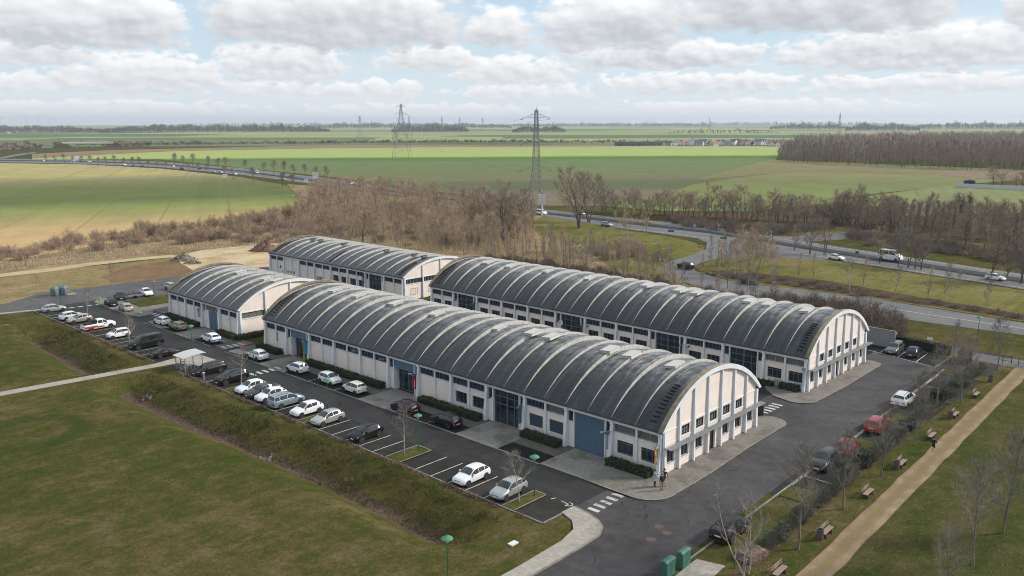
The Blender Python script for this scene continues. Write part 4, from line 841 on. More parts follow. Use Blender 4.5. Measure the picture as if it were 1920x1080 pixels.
def car_parts(kind):
    if kind in PARTS: return PARTS[kind]
    L, Wd, st, ws, side, rw, wr, wb = prof(kind)
    hw = Wd/2; k = hw/max(s[3] for s in st); zb = .20 if kind not in ('suv', 'pickup') else .27
    rows = []
    for x, zt, zw, w, wt in st:
        X = x*L; w *= k; wt *= k; z0 = zb+.10*max(0, (abs(x-.5)-.42)/.08)
        pts = [(0, z0), (w*.80, z0), (w*.97, z0+.10), (w*.995, (z0+zw)*.5), (w*.985, zw-.06), (w*.95, zw), (wt+(w*.95-wt)*.10, zt-.055 if zt-zw > .2 else zt-.03), (wt*.80, zt-.008), (0, zt+.02)]
        rows.append((X, pts))
    def prow(x):           # interpolated cross-section at share x
        for i in range(len(st)-1):
            if st[i][0] <= x <= st[i+1][0]:
                t = (x-st[i][0])/(st[i+1][0]-st[i][0]); return x*L, [tuple(a+(b-a)*t for a, b in zip(p, q)) for p, q in zip(rows[i][1], rows[i+1][1])]
    ext = []
    for i in range(len(st)-1):
        for t in ((0, .5) if st[i+1][0]-st[i][0] > .06 else (0,)): ext.append(prow(st[i][0]+(st[i+1][0]-st[i][0])*t))
    ext.append(prow(1.0))
    b = MB(); full = []
    for X, pts in ext:
        r = [(L/2-X, y, z) for y, z in pts] + [(L/2-X, -y, z) for y, z in pts[-2:0:-1]]
        full.append(r)
    n = len(full[0]); b.v = [p for r in full for p in r]
    for j in range(len(full)-1):
        for i in range(n): b.f.append((j*n+i, j*n+(i+1) % n, (j+1)*n+(i+1) % n, (j+1)*n+i)); b.m.append(0)
    b.f.append(tuple(range(n-1, -1, -1))); b.m.append(0); b.f.append(tuple((len(full)-1)*n+i for i in range(n))); b.m.append(0)
    out = {}
    body = b.mesh('body', PT['white'], 38); out['body'] = [(body, None)]
    # glass lies 8 mm proud of the shell
    def side_glass(x0, x1, sgn):
        g = MB(); N = 8
        def p(x, v):
            X, q = prow(x); (ya, za), (yb, zb_) = q[5], q[6]; return (L/2-X, sgn*(ya+(yb-ya)*v+.010), za+(zb_-za)*v+.004)
        for i in range(N):
            a, c = x0+(x1-x0)*i/N, x0+(x1-x0)*(i+1)/N; g.quad(p(a, .07), p(c, .07), p(c, .88), p(a, .88))
        return g
    def top_glass(x0, x1, a=.93, lift=.012):
        g = MB(); N = 5
        def p(x, t):
            X, q = prow(x); ys = [q[8][0], q[7][0], q[6][0]]; zs = [q[8][1], q[7][1], q[6][1]]; y = abs(t)*a*q[6][0]
            z = zs[0]+(zs[1]-zs[0])*y/max(ys[1], 1e-6) if y < ys[1] else zs[1]+(zs[2]-zs[1])*(y-ys[1])/max(ys[2]-ys[1], 1e-6)
            nx = .012 if x < .5 else -.012
            return (L/2-X+nx, math.copysign(y, t), z+lift)
        for i in range(N):
            for j in range(6):
                xa, xb = x0+(x1-x0)*i/N, x0+(x1-x0)*(i+1)/N; ta, tb = -1+j/3, -1+(j+1)/3; g.quad(p(xa, ta), p(xb, ta), p(xb, tb), p(xa, tb))
        return g
    ws0, ws1 = ws; s0, s1 = side; r0, r1 = rw
    out['windscreen'] = [(top_glass(ws0+.012, ws1-.012).mesh('windscreen', M_cglass, 60), None)]
    out['rear_window'] = [(top_glass(r0+(r1-r0)*.12, r0+(r1-r0)*.86, .9).mesh('rear_window', M_cglass, 60), None)] if kind != 'van' else [(top_glass(.963, .984, .9).mesh('rear_window', M_cglass), None)]
    sw = []
    bp = s0+(s1-s0)*.47
    wins = [(s0, bp-.008), (bp+.008, s1)] if kind in ('city', 'roadster', 'pickup') else [(s0, s0+(s1-s0)*.43), (s0+(s1-s0)*.455, s0+(s1-s0)*.77), (s0+(s1-s0)*.795, s1)]
    if kind == 'roadster': wins = [(s0, s1-.05)]
    for sg in (1, -1):
        for a, c in wins: sw.append((side_glass(a, c, sg).mesh('side_window', M_cglass), None))
    out['side_window'] = sw
    # wheels
    def wheel():
        t = MB(); t.lathe([(wr*.62, -.10), (wr*.96, -.10), (wr, -.06), (wr, .06), (wr*.96, .095), (wr*.66, .10)], 16); t.v = [(x, z, y) for x, y, z in t.v]
        r = MB(); r.lathe([(wr*.67, .085), (wr*.60, .075), (wr*.22, .055), (wr*.20, .09)], 15); 
        for i in range(5):
            a = 2*math.pi*i/5; c, s = math.cos(a), math.sin(a); q = lambda u, v, z: (u*c-v*s, u*s+v*c, z); w2 = wr*.10
            r.quad(q(wr*.18, -w2, .10), q(wr*.62, -w2*.8, .097), q(wr*.62, w2*.8, .097), q(wr*.18, w2, .10))
        r.v = [(x, z, y) for x, y, z in r.v]
        return t.mesh('wheel', M_tyre, 40), r.mesh('rim', M_rim, 30)
    wt, rm = wheel(); fx = L/2-(L-wb)*.46; rx = fx-wb
    out['wheel'] = [((wt, rm), (x, sg*(hw-.085), wr, sg)) for x in (fx, rx) for sg in (1, -1)]
    arc_ = MB()
    for x in (fx, rx):
        for sg in (1, -1):
            y = sg*(hw+.0); R2 = wr+.07
            for i in range(12):
                a, c = math.pi*i/12, math.pi*(i+1)/12
                yy = lambda z: y-sg*.004+sg*.012
                arc_.quad((x+R2*math.cos(a), yy(0), wr+R2*math.sin(a)), (x+R2*math.cos(c), yy(0), wr+R2*math.sin(c)), (x, yy(0), wr*.75), (x, yy(0), wr*.75))
            arc_.quad((x-R2, y+sg*.008, wr*.7), (x+R2, y+sg*.008, wr*.7), (x+R2, y+sg*.008, wr), (x-R2, y+sg*.008, wr))
    out['wheel_arch'] = [(arc_.mesh('wheel_arch', M_trim), None)]
    # lamps, plates, trim
    def zrow(x): return prow(x)[1]
    hl = []; tl = []
    for sg in (1, -1):
        h = MB(); q0, q1, q2 = zrow(.022), zrow(.055), zrow(.11)
        f = lambda q, X, y, dz: (L/2-X*L+.008, sg*y, q[5][1]+dz)
        h.quad(f(q0, .022, q0[5][0]*.60, -.02), f(q0, .022, q0[5][0]*.99, -.02), f(q1, .06, q1[5][0]*1.0, .035), f(q1, .05, q1[5][0]*.62, .045))
        h.quad(f(q0, .022, q0[5][0]*.99+.01, -.05), f(q1, .055, q1[5][0]*1.0+.012, -.03), f(q2, .11, q2[5][0]*1.0+.012, .02), f(q1, .06, q1[5][0]*1.0+.006, .035))
        hl.append((h.mesh('headlight', M_lens), None))
        t = MB(); hi = kind in ('city', 'mpv', 'van', 'wagon', 'suv'); e0, e1 = (.965, .992) if hi else (.955, .99)
        q0, q1 = zrow(e0), zrow(e1)
        zt0, zt1 = (q0[5][1]+(.16 if kind in ('mpv', 'van', 'wagon') else .03), q1[5][1]+.0)
        g = lambda X, y, z: (L/2-X*L-.010, sg*y, z)
        t.quad(g(e0-.03, q0[5][0]+.012, zt0-.02), g(e0-.02, q0[4][0]+.014, zt0-.20), g(e1+.004, q1[4][0]*1.01, zt1-.12), g(e1+.002, q1[5][0]*1.01, zt1+.03))
        t.quad(g(e1+.004, q1[5][0]*1.01, zt1+.03), g(e1+.006, q1[4][0]*1.01, zt1-.13), g(e1+.008, q1[4][0]*.66, zt1-.11), g(e1+.004, q1[5][0]*.68, zt1+.02))
        tl.append((t.mesh('taillight', M_tail), None))
    out['headlight'] = hl; out['taillight'] = tl
    p = MB(); p.box(L/2-.012, L/2+.014, -.26, .26, .40, .51); out['number_plate'] = [(p.mesh('number_plate', M_plate), None)]
    p2 = MB(); zr = .48 if kind in ('hatch', 'city', 'roadster') else .72; p2.box(-L/2-.016, -L/2+.02, -.26, .26, zr, zr+.11); out['number_plate'].append((p2.mesh('number_plate', M_plate), None))
    gr = MB(); gr.box(L/2-.06, L/2+.006, -hw*.62, hw*.62, zb+.06, zb+.16); gr.box(L/2-.08, L/2-.004, -hw*.42, hw*.42, st[1][1]-.16, st[1][1]-.08); out['grille'] = [(gr.mesh('grille', M_trim), None)]
    bm_ = MB(); bm_.box(-L/2-.008, -L/2+.05, -hw*.70, hw*.70, zb+.06, zb+.16); out['rear_valance'] = [(bm_.mesh('rear_valance', M_trim), None)]
    mr = []
    for sg in (1, -1):
        X, q = prow(ws0+(ws1-ws0)*.42); m_ = MB(); y0 = q[5][0]
        m_.taper(L/2-X-.09, L/2-X+.05, sg*(y0-.02) if sg > 0 else sg*(y0+.20), sg*(y0+.20) if sg > 0 else sg*(y0-.02), q[5][1]+.03, q[5][1]+.17, .03, -.02, .02, -.02); mr.append((m_.mesh('wing_mirror', PT['white'], 50), None))
    out['wing_mirror'] = mr
    if kind in ('wagon', 'suv', 'mpv'):
        for sg in (1, -1):
            r_ = MB(); N = 6; xs = [.5+(.88-.5)*i/N for i in range(N+1)]
            for a, c in zip(xs, xs[1:]):
                (Xa, qa), (Xc, qc) = prow(a), prow(c); r_.tube((L/2-Xa, sg*(qa[7][0]+.04), qa[7][1]+.045), (L/2-Xc, sg*(qc[7][0]+.04), qc[7][1]+.045), .02, .02, 4)
            out.setdefault('roof_rail', []).append((r_.mesh('roof_rail', M_trim), None))
    if kind == 'pickup':
        bed = MB(); bed.box(-L/2+.16, L/2-.615*L, -.74, .74, 1.10, 1.165); bed.box(-L/2+.10, L/2-.608*L, -.80, -.74, 1.08, 1.20); bed.box(-L/2+.10, L/2-.608*L, .74, .80, 1.08, 1.20)
        bed.box(L/2-.625*L-.05, L/2-.625*L, -.7, .7, 1.15, 1.62); bed.box(-L/2+.5, -L/2+1.3, -.5, .4, 1.16, 1.36)
        out['load_bed'] = [(bed.mesh('load_bed', M_trim), None)]
    PARTS[kind] = out; return out
PAINTED = ('body', 'wing_mirror')
def car(kind, col, label, cat, loc, rz, group, rims=M_rim, slim=False, detail=True):
    root = thing('parked_car' if group.startswith('cars parked') else 'moving_car', label, cat, loc, rz, group)
    ps = car_parts(kind)
    for nm, lst in ps.items():
        if slim and nm not in ('body', 'windscreen', 'rear_window', 'side_window', 'wheel', 'headlight', 'taillight'): continue
        for me, tr in lst:
            if nm == 'wheel':
                o = link('wheel', me[0], root, tr[:3], 0 if tr[3] > 0 else math.pi); 
                r = link('rim', me[1], o); r.material_slots[0].link = 'OBJECT'; r.material_slots[0].material = rims
                continue
            o = link(nm, me, root)
            if nm in PAINTED: o.material_slots[0].link = 'OBJECT'; o.material_slots[0].material = PT[col]
    return root
KERB, DITCH, SOUTH, EAST, NORTH = 'cars parked along the hall', 'cars parked along the ditch', 'cars parked on the south road', 'cars parked in the east lot', 'cars parked by the access road'
rng = random.Random(5)
def j(a): return rng.uniform(-a, a)
# facing: 180 = nose towards the ditch (-X), 0 = nose towards the hall, 90 = nose along +Y, -90 = along -Y
for kind, col, label, cat, x, y, a, g in (
    ('hatch', 'white', 'white hatchback between bay lines, next to the silver one behind the bare tree', 'car', -13.35, 13.0, 182, DITCH),
    ('hatch', 'silver', 'silver hatchback parked behind the bare tree at the end of the ditch row', 'car', -13.2, 8.2, 183, DITCH),
    ('hatch', 'black', 'black hatchback alone among empty bays, nose to the ditch', 'car', -13.3, 29.7, 183, DITCH),
    ('hatch', 'silver', 'pale silver hatchback at the end of the full ditch row, next to empty bays', 'car', -13.3, 36.9, 182, DITCH),
    ('hatch', 'white', 'rounded white hatchback between the blue grey people carrier and the pale silver hatchback', 'car', -13.2, 41.3, 181, DITCH),
    ('mpv', 'steelblue', 'blue grey people carrier backed up to the ditch', 'car', -13.1, 45.9, 1, DITCH),
    ('hatch', 'white', 'white hatchback squeezed between the blue grey people carrier and the dark grey saloon', 'car', -13.2, 49.2, 180, DITCH),
    ('sedan', 'anthracite', 'dark grey saloon between two white hatchbacks in the ditch row', 'car', -13.0, 51.6, 181, DITCH),
    ('hatch', 'white', 'white hatchback beside the grass island with the young tree', 'car', -13.2, 54.0, 180, DITCH),
    ('suv', 'black', 'black off-roader beside the young tree, nose to the ditch', 'car', -12.9, 59.5, 183, DITCH),
    ('wagon', 'black', 'black estate car next to the cycle shelter', 'car', -12.9, 65.6, 182, DITCH),
    ('roadster', 'black', 'low black roadster with soft top by the concrete path', 'car', -13.0, 78.8, 2, DITCH),
    ('van', 'black', 'tall black minivan parked nose to the ditch', 'van', -12.6, 86.0, 183, DITCH),
    ('city', 'white', 'white hatchback between the black minivan and the pickup truck', 'car', -13.0, 95.4, 182, DITCH),
    ('pickup', 'white', 'white pickup truck with red lower sides and open load bed', 'pickup', -12.9, 103.6, 2, DITCH),
    ('hatch', 'champagne', 'beige silver hatchback beside the white pickup truck', 'car', -13.1, 111.2, 181, DITCH),
    ('hatch', 'white', 'white hatchback half hidden behind the beige silver one', 'car', -13.1, 114.8, 1, DITCH),
    ('hatch', 'silver', 'silver hatchback standing at the give way line of the access road', 'car', -13.0, 123.6, -4, DITCH),
    ('city', 'white', 'small white car at the short hall, ahead of the gold one', 'car', -4.05, 98.9, 92, KERB),
    ('hatch', 'gold', 'gold brown hatchback at the kerb of the short hall', 'car', -3.85, 93.4, 91, KERB),
    ('hatch', 'white', 'white hatchback with a bright blue rear end', 'car', -4.1, 81.8, 90, KERB),
    ('hatch', 'white', 'white hatchback parked by the door with the blue banner', 'car', -4.4, 67.3, 90, KERB),
    ('city', 'white', 'small white city car at the kerb, rear towards the white car facing it', 'car', -4.2, 57.1, 91, KERB),
    ('city', 'white', 'small white kerbside car with its headlights visible', 'car', -4.2, 49.4, -89, KERB),
    ('city', 'cream', 'small cream white car parked ahead of the red banner door', 'car', -4.3, 43.9, 90, KERB),
    ('hatch', 'purple', 'dark purple hatchback on the apron by the red banner', 'car', -4.6, 33.4, 91, KERB),
    ('hatch', 'black', 'black hatchback at the kerb in front of the long hedge', 'car', -4.4, 26.3, 90, KERB),
    ('hatch', 'black', 'black hatchback on the far side of the car park with lit red lamp', 'car', -3.6, 121.2, 82, NORTH),
    ('hatch', 'champagne', 'silver beige hatchback beside the paved island', 'car', -3.6, 114.6, 82, NORTH),
    ('sedan', 'black', 'black car parked next to the small trailer', 'car', .1, 126.2, -105, NORTH),
    ('hatch', 'white', 'white car beyond the trailer, facing the car park', 'car', 5.3, 126.0, -98, NORTH),
    ('wagon', 'silver', 'silver estate car half hidden behind the roof of the short hall', 'car', 11.5, 127.6, -90, NORTH),
    ('suv', 'black', 'black off-roader seen from behind, lowest of the cars by the trimmed hedge', 'car', -6.4, -11.6, 3, SOUTH),
    ('suv', 'anthracite', 'dark grey car facing forward with sunlit bonnet, in front of the dark red one', 'car', 13.3, -11.3, 182, SOUTH),
    ('hatch', 'darkred', 'dark red car between the dark grey one and the bright red one', 'car', 18.8, -11.4, 3, SOUTH),
    ('suv', 'red', 'bright red off-roader seen from behind', 'car', 27.4, -11.3, 3, SOUTH),
    ('suv', 'white', 'white off-roader parked by itself along the south road', 'car', 38.7, -10.3, 2, SOUTH),
    ('wagon', 'grey', 'grey metallic estate car in the east lot', 'car', 62.9, -.1, 183, EAST),
    ('hatch', 'darkblue', 'dark hatchback with pale roof in the east lot, rear showing', 'car', 62.6, -3.0, 3, EAST)):
    c = car(kind, col, label, cat, (x, y+(.7 if g == SOUTH else 0), .024), R(a)+j(.015), g, M_rimd if 'black off-roader seen' in label else M_rim)
    if 'bright blue rear' in label:
        b = MB(); L = prof(kind)[0]; b.box(-L/2-.014, -L/2+.25, -.77, .77, .42, .70); b.box(-L/2+.1, -L/2+.9, -.878, .878, .30, .42); b.build('blue_rear_panel', mat('bright_blue_film', (.03, .16, .52), .35, .05, 3), c)
    if kind == 'pickup':
        b = MB(); b.box(-2.55, -.5, -.945, .945, .55, .86); b.taper(-.5, .9, -.945, .945, .48, .70, 0, -.5, 0, 0); b.build('red_side_panel', mat('red_film', (.42, .03, .035), .4, .1, 3), c)
        b = MB()
        for sg in (-.95, .95): b.box(.55, .85, sg-.004, sg+.004, .95, 1.05)
        b.build('door_decal', M_trim, c)
# ================================================================== STREET FURNITURE
M_green = mat('green_lamp_paint', (.055, .20, .10), .45, .12, 4, dirt=(.09, .26, .15), dscale=3, damt=.4); M_greend = mat('green_post_paint', (.016, .10, .045), .5, .15, 4)
M_globe = mat('lamp_globe', (.62, .62, .58), .3, .03, 3)
def lamp_meshes():
    p = MB(); p.tube((0, 0, 0), (0, 0, .75), .075, .07, 8); p.tube((0, 0, .75), (0, 0, 3.55), .048, .04, 8)
    g = MB(); g.lathe([(.05, 3.55), (.11, 3.6), (.14, 3.70), (.10, 3.82)], 10)
    h = MB(); h.lathe([(.12, 3.80), (.40, 3.83), (.46, 3.88), (.44, 3.93), (.30, 4.02), (.14, 4.09), (.05, 4.12), (.05, 4.18), (.02, 4.2)], 18)
    return p.mesh('lamp_post', M_greend, 40), g.mesh('lamp_globe', M_globe, 60), h.mesh('lamp_shade', M_green, 35)
LM = lamp_meshes()
for (px, py), lab in (((1002, 931), 'by the bare tree at the end of the ditch parking'), ((785, 845), 'on the small grass island facing the purple car'), ((615, 770), 'across the lane from the small white car with headlights visible'), ((478, 712), 'beside the zebra crossing and the young tree'), ((361, 658), 'just behind the cycle shelter'), ((265, 630), 'above the black minivan'), ((189, 600), 'beside the beige silver hatchback'), ((115, 573), 'in front of the grey recycling bank'), ((290, 565), 'on the grass island by the trailer'), ((840, 1100), 'alone on the lawn at the bottom edge'), ((1832, 640), 'among the trees near the upper road')):
    p = at(px, py); z = ditch(p.x, p.y)
    t = thing('street_lamp', 'green mushroom topped street lamp '+lab, 'street lamp', (p.x, p.y, z if px != 840 else 0), 0, 'green street lamps of the estate')
    for n_, me in zip(('lamp_post', 'lamp_globe', 'lamp_shade'), LM): link(n_, me, t)
for px, py, w in ((662, 449, 'behind the medium hall, leftmost of three'), (774, 467, 'behind the medium hall, middle of three'), (861, 480, 'behind the medium hall, rightmost of three')):
    q = at(px, py, 4.0); t = thing('street_lamp', 'green lamp head peeping out '+w, 'street lamp', (q.x, q.y, 0), 0, 'green street lamps of the estate')
    for n_, me in zip(('lamp_post', 'lamp_globe', 'lamp_shade'), LM): link(n_, me, t)
# benches: three seat slats, two back slats, two feet
M_slat = mat('bench_wood', (.26, .185, .155), .75, .18, 5, stretch=(.4, 3, 3), dirt=(.16, .12, .10), dscale=3, damt=.4); M_foot = mat('bench_foot', (.045, .040, .038), .8, .2, 5)
sl1 = MB(); sl1.box(-.92, .92, -.07, .07, -.025, .025); SLM = sl1.mesh('slat', M_slat)
ft = MB(); ft.box(-.06, .06, -.30, .30, 0, .10); ft.box(-.05, .05, -.24, .24, .1, .40); ft.taper(-.05, .05, -.26, -.16, .35, .95, 0, 0, -.10, -.10); FTM = ft.mesh('foot', M_foot)
def bench(px, py, lab):
    p = at(px, py); t = thing('park_bench', lab, 'bench', (p.x, p.y, .02), R(181.8), 'benches along the earth path')
    for y in (-.13, .03, .19): link('seat_slat', SLM, t, (0, y, .43))
    for z, y in ((.66, -.255), (.84, -.285)):
        o = link('back_slat', SLM, t, (0, y, z)); o.rotation_euler = (R(78), 0, 0)
    for x in (-.62, .62): link('foot', FTM, t, (x, 0, 0))
for px, py, lab in ((1461, 1079, 'brown slatted bench cut by the lower edge of the photo'), (1549, 1003, 'brown slatted bench with a bin, second from the lower edge'), (1627, 930, 'brown slatted bench without a bin, third from the lower edge'), (1690, 874, 'brown slatted bench with a bin, just before the runner'), (1746, 822, 'brown slatted bench behind the runner, no bin'), (1790, 782, 'brown slatted bench with a bin, two places past the runner'), (1830, 744, 'brown slatted bench farthest along the path, near the upper trees')): bench(px, py, lab)
M_bin = mat('bin_wood', (.12, .085, .075), .8, .3, 9, stretch=(3, 3, .3)); M_binr = mat('bin_rim', (.06, .06, .065), .5, .2, 4)
def litter_bin(px, py, lab):
    p = at(px, py); t = thing('litter_bin', lab, 'bin', (p.x, p.y, .02), 0, 'slatted bins along the earth path')
    b = MB()
    for i in range(14): a = 2*math.pi*i/14; c, s = math.cos(a), math.sin(a); T = lambda x, y, z: (x*c-y*s, x*s+y*c, z); b.box(.24, .275, -.045, .045, .04, .84, 0, T)
    b.build('slat_wall', M_bin, t); b = MB(); b.lathe([(.245, .02), (.245, .86), (.29, .86), (.29, .91), (.23, .91), (.23, .6)], 14); b.build('liner', M_binr, t, 40)
for px, py, lab in ((1537, 1012, 'brown slatted bin beside the second bench from the lower edge'), (1681, 880, 'brown slatted bin beside the bench before the runner'), (1737, 828, 'brown slatted bin beside the bench behind the runner'), (1782, 785, 'brown slatted bin beside the bench two past the runner'), (1857, 716, 'brown slatted bin standing alone near the upper trees')):
    if px not in (1737,): litter_bin(px, py, lab)
# cycle shelter: five posts, curved pale roof, hoops and a bicycle
M_cloud_roof = mat('shelter_roof', (.46, .46, .45), .4, .06, 2, dirt=(.42, .40, .36), dscale=1.0, damt=.5)
sh = thing('cycle_shelter', 'open cycle shelter with grey steel posts and curved pale roof', 'shelter', (-13.7, 69.4, .05), 0); sh.scale = (.74, .70, .86)
posts = [(-1.9, 2.0), (-1.9, .0), (-1.9, -2.0), (1.5, 2.0), (1.5, -2.0)]
for x, y in posts:
    b = MB(); b.box(x-.07, x+.07, y-.07, y+.07, 0, 2.35 if x < 0 else 2.62); b.build('post', M_steel, sh)
b = MB(); N = 8
for i in range(N):
    xa, xb = -2.3+4.5*i/N, -2.3+4.5*(i+1)/N; f = lambda x: 2.40+.36*math.sin((x+2.3)/4.5*math.pi*.62)
    for z in (0, -.05): b.quad((xa, -2.3, f(xa)+z), (xb, -2.3, f(xb)+z), (xb, 2.3, f(xb)+z), (xa, 2.3, f(xa)+z))
b.box(-2.33, -2.27, -2.3, 2.3, 2.26, 2.42); b.box(2.17, 2.23, -2.3, 2.3, 2.62, 2.74)
b.build('roof', M_cloud_roof, sh)
for y in (-1.3, -.6, .1, .8, 1.5):
    b = MB(); P = [(-1.2, y, 0), (-1.2, y, .7), (-1.0, y, .85), (-.6, y, .85), (-.4, y, .7), (-.4, y, 0)]
    for a, c in zip(P, P[1:]): b.tube(a, c, .025, .025, 5)
    b.build('bike_hoop', M_steel, sh)
b = MB()
for z in (.45, .9, 1.35): b.box(-1.93, -1.90, -2.0, 2.0, z, z+.04)
b.build('rail', M_steel, sh)
def bicycle(loc, rz, lab, m):
    t = thing('bicycle', lab, 'bicycle', loc, rz, 'bicycles in the shelter')
    for x in (-.52, .52):
        w = MB(); n = 18
        for i in range(n):
            a, c = 2*math.pi*i/n, 2*math.pi*(i+1)/n; w.tube((.34*math.cos(a), 0, .34+.34*math.sin(a)), (.34*math.cos(c), 0, .34+.34*math.sin(c)), .02, .02, 4, caps=False)
        for i in range(6): a = math.pi*i/6; w.tube((.33*math.cos(a), 0, .34+.33*math.sin(a)), (-.33*math.cos(a), 0, .34-.33*math.sin(a)), .004, .004, 3, caps=False)
        w.build('wheel', M_tyre, t).location = (x, 0, 0)
    f = MB()
    for a, c in (((-.52, 0, .34), (-.12, 0, .30)), ((-.12, 0, .30), (-.25, 0, .86)), ((-.52, 0, .34), (-.24, 0, .78)), ((-.12, 0, .30), (.36, 0, .74)), ((-.24, 0, .78), (.36, 0, .80)), ((.34, 0, .88), (.52, 0, .34))): f.tube(a, c, .018, .018, 5)
    f.build('frame', m, t)
    b = MB(); b.tube((.34, 0, .88), (.34, 0, 1.0), .015, .015, 5); b.tube((.36, -.28, 1.0), (.36, .28, 1.0), .015, .015, 5); b.build('handlebar', M_black, t)
    b = MB(); b.taper(-.38, -.14, -.07, .07, .88, .94, 0, -.02, .02, -.02); b.build('saddle', M_black, t)
bicycle((-13.9, 68.7, .05), R(8), 'dark bicycle parked on its hoop under the shelter, wheels showing', M_black)
bicycle((-14.1, 69.6, .05), R(5), 'grey bicycle leaning behind the dark one under the shelter', M_steel)
# recycling bank: two grey plastic bells with green mouths and lids
M_bank = mat('recycling_grey', (.13, .155, .19), .55, .15, 3, dirt=(.08, .09, .10), dscale=1.5, damt=.4)
for k, (dx, dy, w) in enumerate(((-.85, .2, 'left one of the pair behind the lamp'), (.75, -.25, 'right one of the pair, next to the timber pallet'))):
    p = at(113, 553); t = thing('recycling_container', 'grey recycling container with green mouth, '+w, 'container', (p.x+dx, p.y+dy, .03), R(-14), 'recycling containers')
    b = MB(); b.lathe([(.78, 0), (.86, .15), (.86, 1.1), (.80, 1.45), (.55, 1.72), (.25, 1.80)], 8); b.build('tank', M_bank, t, 30)
    b = MB(); b.lathe([(.26, 1.78), (.30, 1.84), (.18, 1.97), (.05, 2.0)], 8); b.build('lid', M_green, t, 30)
    for a in (200, 320):
        b = MB(); c, s = math.cos(R(a)), math.sin(R(a)); b.tube((c*.80, s*.80, 1.28), (c*.90, s*.90, 1.26), .17, .17, 10); b.build('mouth', M_green, t, 30)
M_wood = mat('raw_timber', (.42, .33, .24), .85, .2, 6)
p = at(133, 552); t = thing('timber_frame', 'pale timber frame and pallet leaning beside the recycling bank', 'pallet', (p.x, p.y, .02), R(-10))
b = MB()
for i in range(5): b.box(-.8+.36*i, -.6+.36*i, -.6, .6, .12, .15)
b.box(-.85, .85, -.6, -.5, 0, .12); b.box(-.85, .85, .5, .6, 0, .12); b.build('pallet', M_wood, t)
for a, c in (((-.9, .3, .1), (-.9, .3, 1.5)), ((-.9, .3, 1.5), (.5, .3, .15)), ((-.9, -.4, .1), (-.9, -.4, 1.3)), ((-.9, .3, 1.5), (-.9, -.4, 1.3))):
    b = MB(); b.tube(a, c, .04, .04, 4); b.build('beam', M_wood, t)
# small trailer with quads between the black and white cars
t = thing('trailer', 'low trailer loaded with dark frames and a red upright, between two cars', 'trailer', (2.6, 125.3, .03), R(-12))
b = MB(); b.box(-1.5, 1.5, -.75, .75, .45, .55); 
for x in (-1.5, 1.44): b.box(x, x+.06, -.75, .75, .55, .8)
for y in (-.75, .70): b.box(-1.44, 1.44, y, y+.05, .55, .8)
b.tube((1.5, 0, .48), (2.6, 0, .45), .05, .04, 5); b.build('bed', M_steel, t)
for y in (-.85, .85):
    b = MB(); b.lathe([(.28, -.09), (.3, 0), (.28, .09)], 12); b.v = [(x, z+y, yy+.3) for x, yy, z in b.v]; b.build('wheel', M_tyre, t, 40)
for x in (-1.0, -.3, .4, 1.0):
    b = MB(); b.box(x-.22, x+.22, -.5, .5, .56, .86); b.tube((x, -.3, .86), (x+.15, -.3, 1.15), .03, .03, 4); b.tube((x, .3, .86), (x+.15, .3, 1.15), .03, .03, 4); b.build('load', M_black, t)
b = MB(); b.box(-.12, .12, -.12, .12, .86, 1.5); b.tube((0, 0, 1.5), (0, 0, 2.3), .02, .02, 4); b.build('red_upright', mat('dull_red', (.30, .06, .04), .6, .2, 4), t)
# green service cabinets at the road corner
M_cab = mat('cabinet_green', (.03, .125, .092), .6, .12, 2, dirt=(.09, .20, .16), dscale=1.2, damt=.5)
for (px, py), w in (((1252, 1080), 'nearer'), ((1281, 1062), 'farther')):
    p = at(px, py); t = thing('service_cabinet', 'green steel service cabinet at the road corner, the %s one' % w, 'cabinet', (p.x, p.y, .06), R(2), 'green service cabinets')
    b = MB(); b.box(-.62, .62, -.26, .26, 0, 1.30); b.build('case', M_cab, t)
    for x0, x1 in ((-.6, -.012), (.012, .6)): b = MB(); b.box(-.285, -.26, 0, 0, 0, 0); b = MB(); b.box(x0, x1, -.285, -.262, .08, 1.24); b.build('door', M_cab, t)
    b = MB(); b.taper(-.68, .68, -.32, .32, 1.30, 1.42, .10, -.10, .2, -.2); b.build('cap', M_cab, t)
# banners on brackets beside the doors
def banner(x, y, z0, z1, col, lab, marks, mcol, name='banner', w=.62):
    t = thing(name, lab, 'banner', (x, y, 0), 0, 'banners beside the hall doors')
    b = MB(); b.box(-.25-w, -.25, -.012, .012, z0, z1); b.build('cloth', mat('banner_'+lab.split()[0]+lab.split()[1], col, .7, .06, 3), t)
    b = MB(); b.taper(-.30-w, 0, -.22, .22, z1+.02, z1+.24, .05, 0, .04, -.12); b.build('hood', M_blue if col[0] < .55 else M_steel, t)
    b = MB(); b.box(-.3-w*.2, 0, -.02, .02, z0-.05, z0); b.build('lower_bracket', M_black, t)
    if marks:
        b = MB()
        for u0, u1, v0, v1 in marks: b.box(-.25-w*u1, -.25-w*u0, -.017, .017, z0+(z1-z0)*v0, z0+(z1-z0)*v1)
        b.build('lettering', mat('banner_print_'+lab.split()[1], mcol, .7, .05, 3), t)
B_ = lambda i: 6*i+.35
banner(-.05, B_(0)-.05, 1.35, 3.05, (.55, .27, .015), 'orange banner with a white emblem on the corner pillar', [(.25, .75, .16, .24), (.25, .45, .24, .30), (.45, .8, .30, .36), (.30, .55, .36, .40), (.42, .52, .45, .95)], (.75, .72, .66))
banner(-.05, B_(6), 1.2, 2.95, (.42, .012, .04), 'red banner with pale upright lettering beside a glazed door', [(.38, .58, .1, .62)], (.65, .6, .62))
banner(-.05, B_(10), 1.3, 3.0, (.03, .30, .50), 'bright blue banner with dark upright lettering by the farthest door', [(.42, .58, .08+.09*k, .14+.09*k) for k in range(8)], (.01, .06, .16))
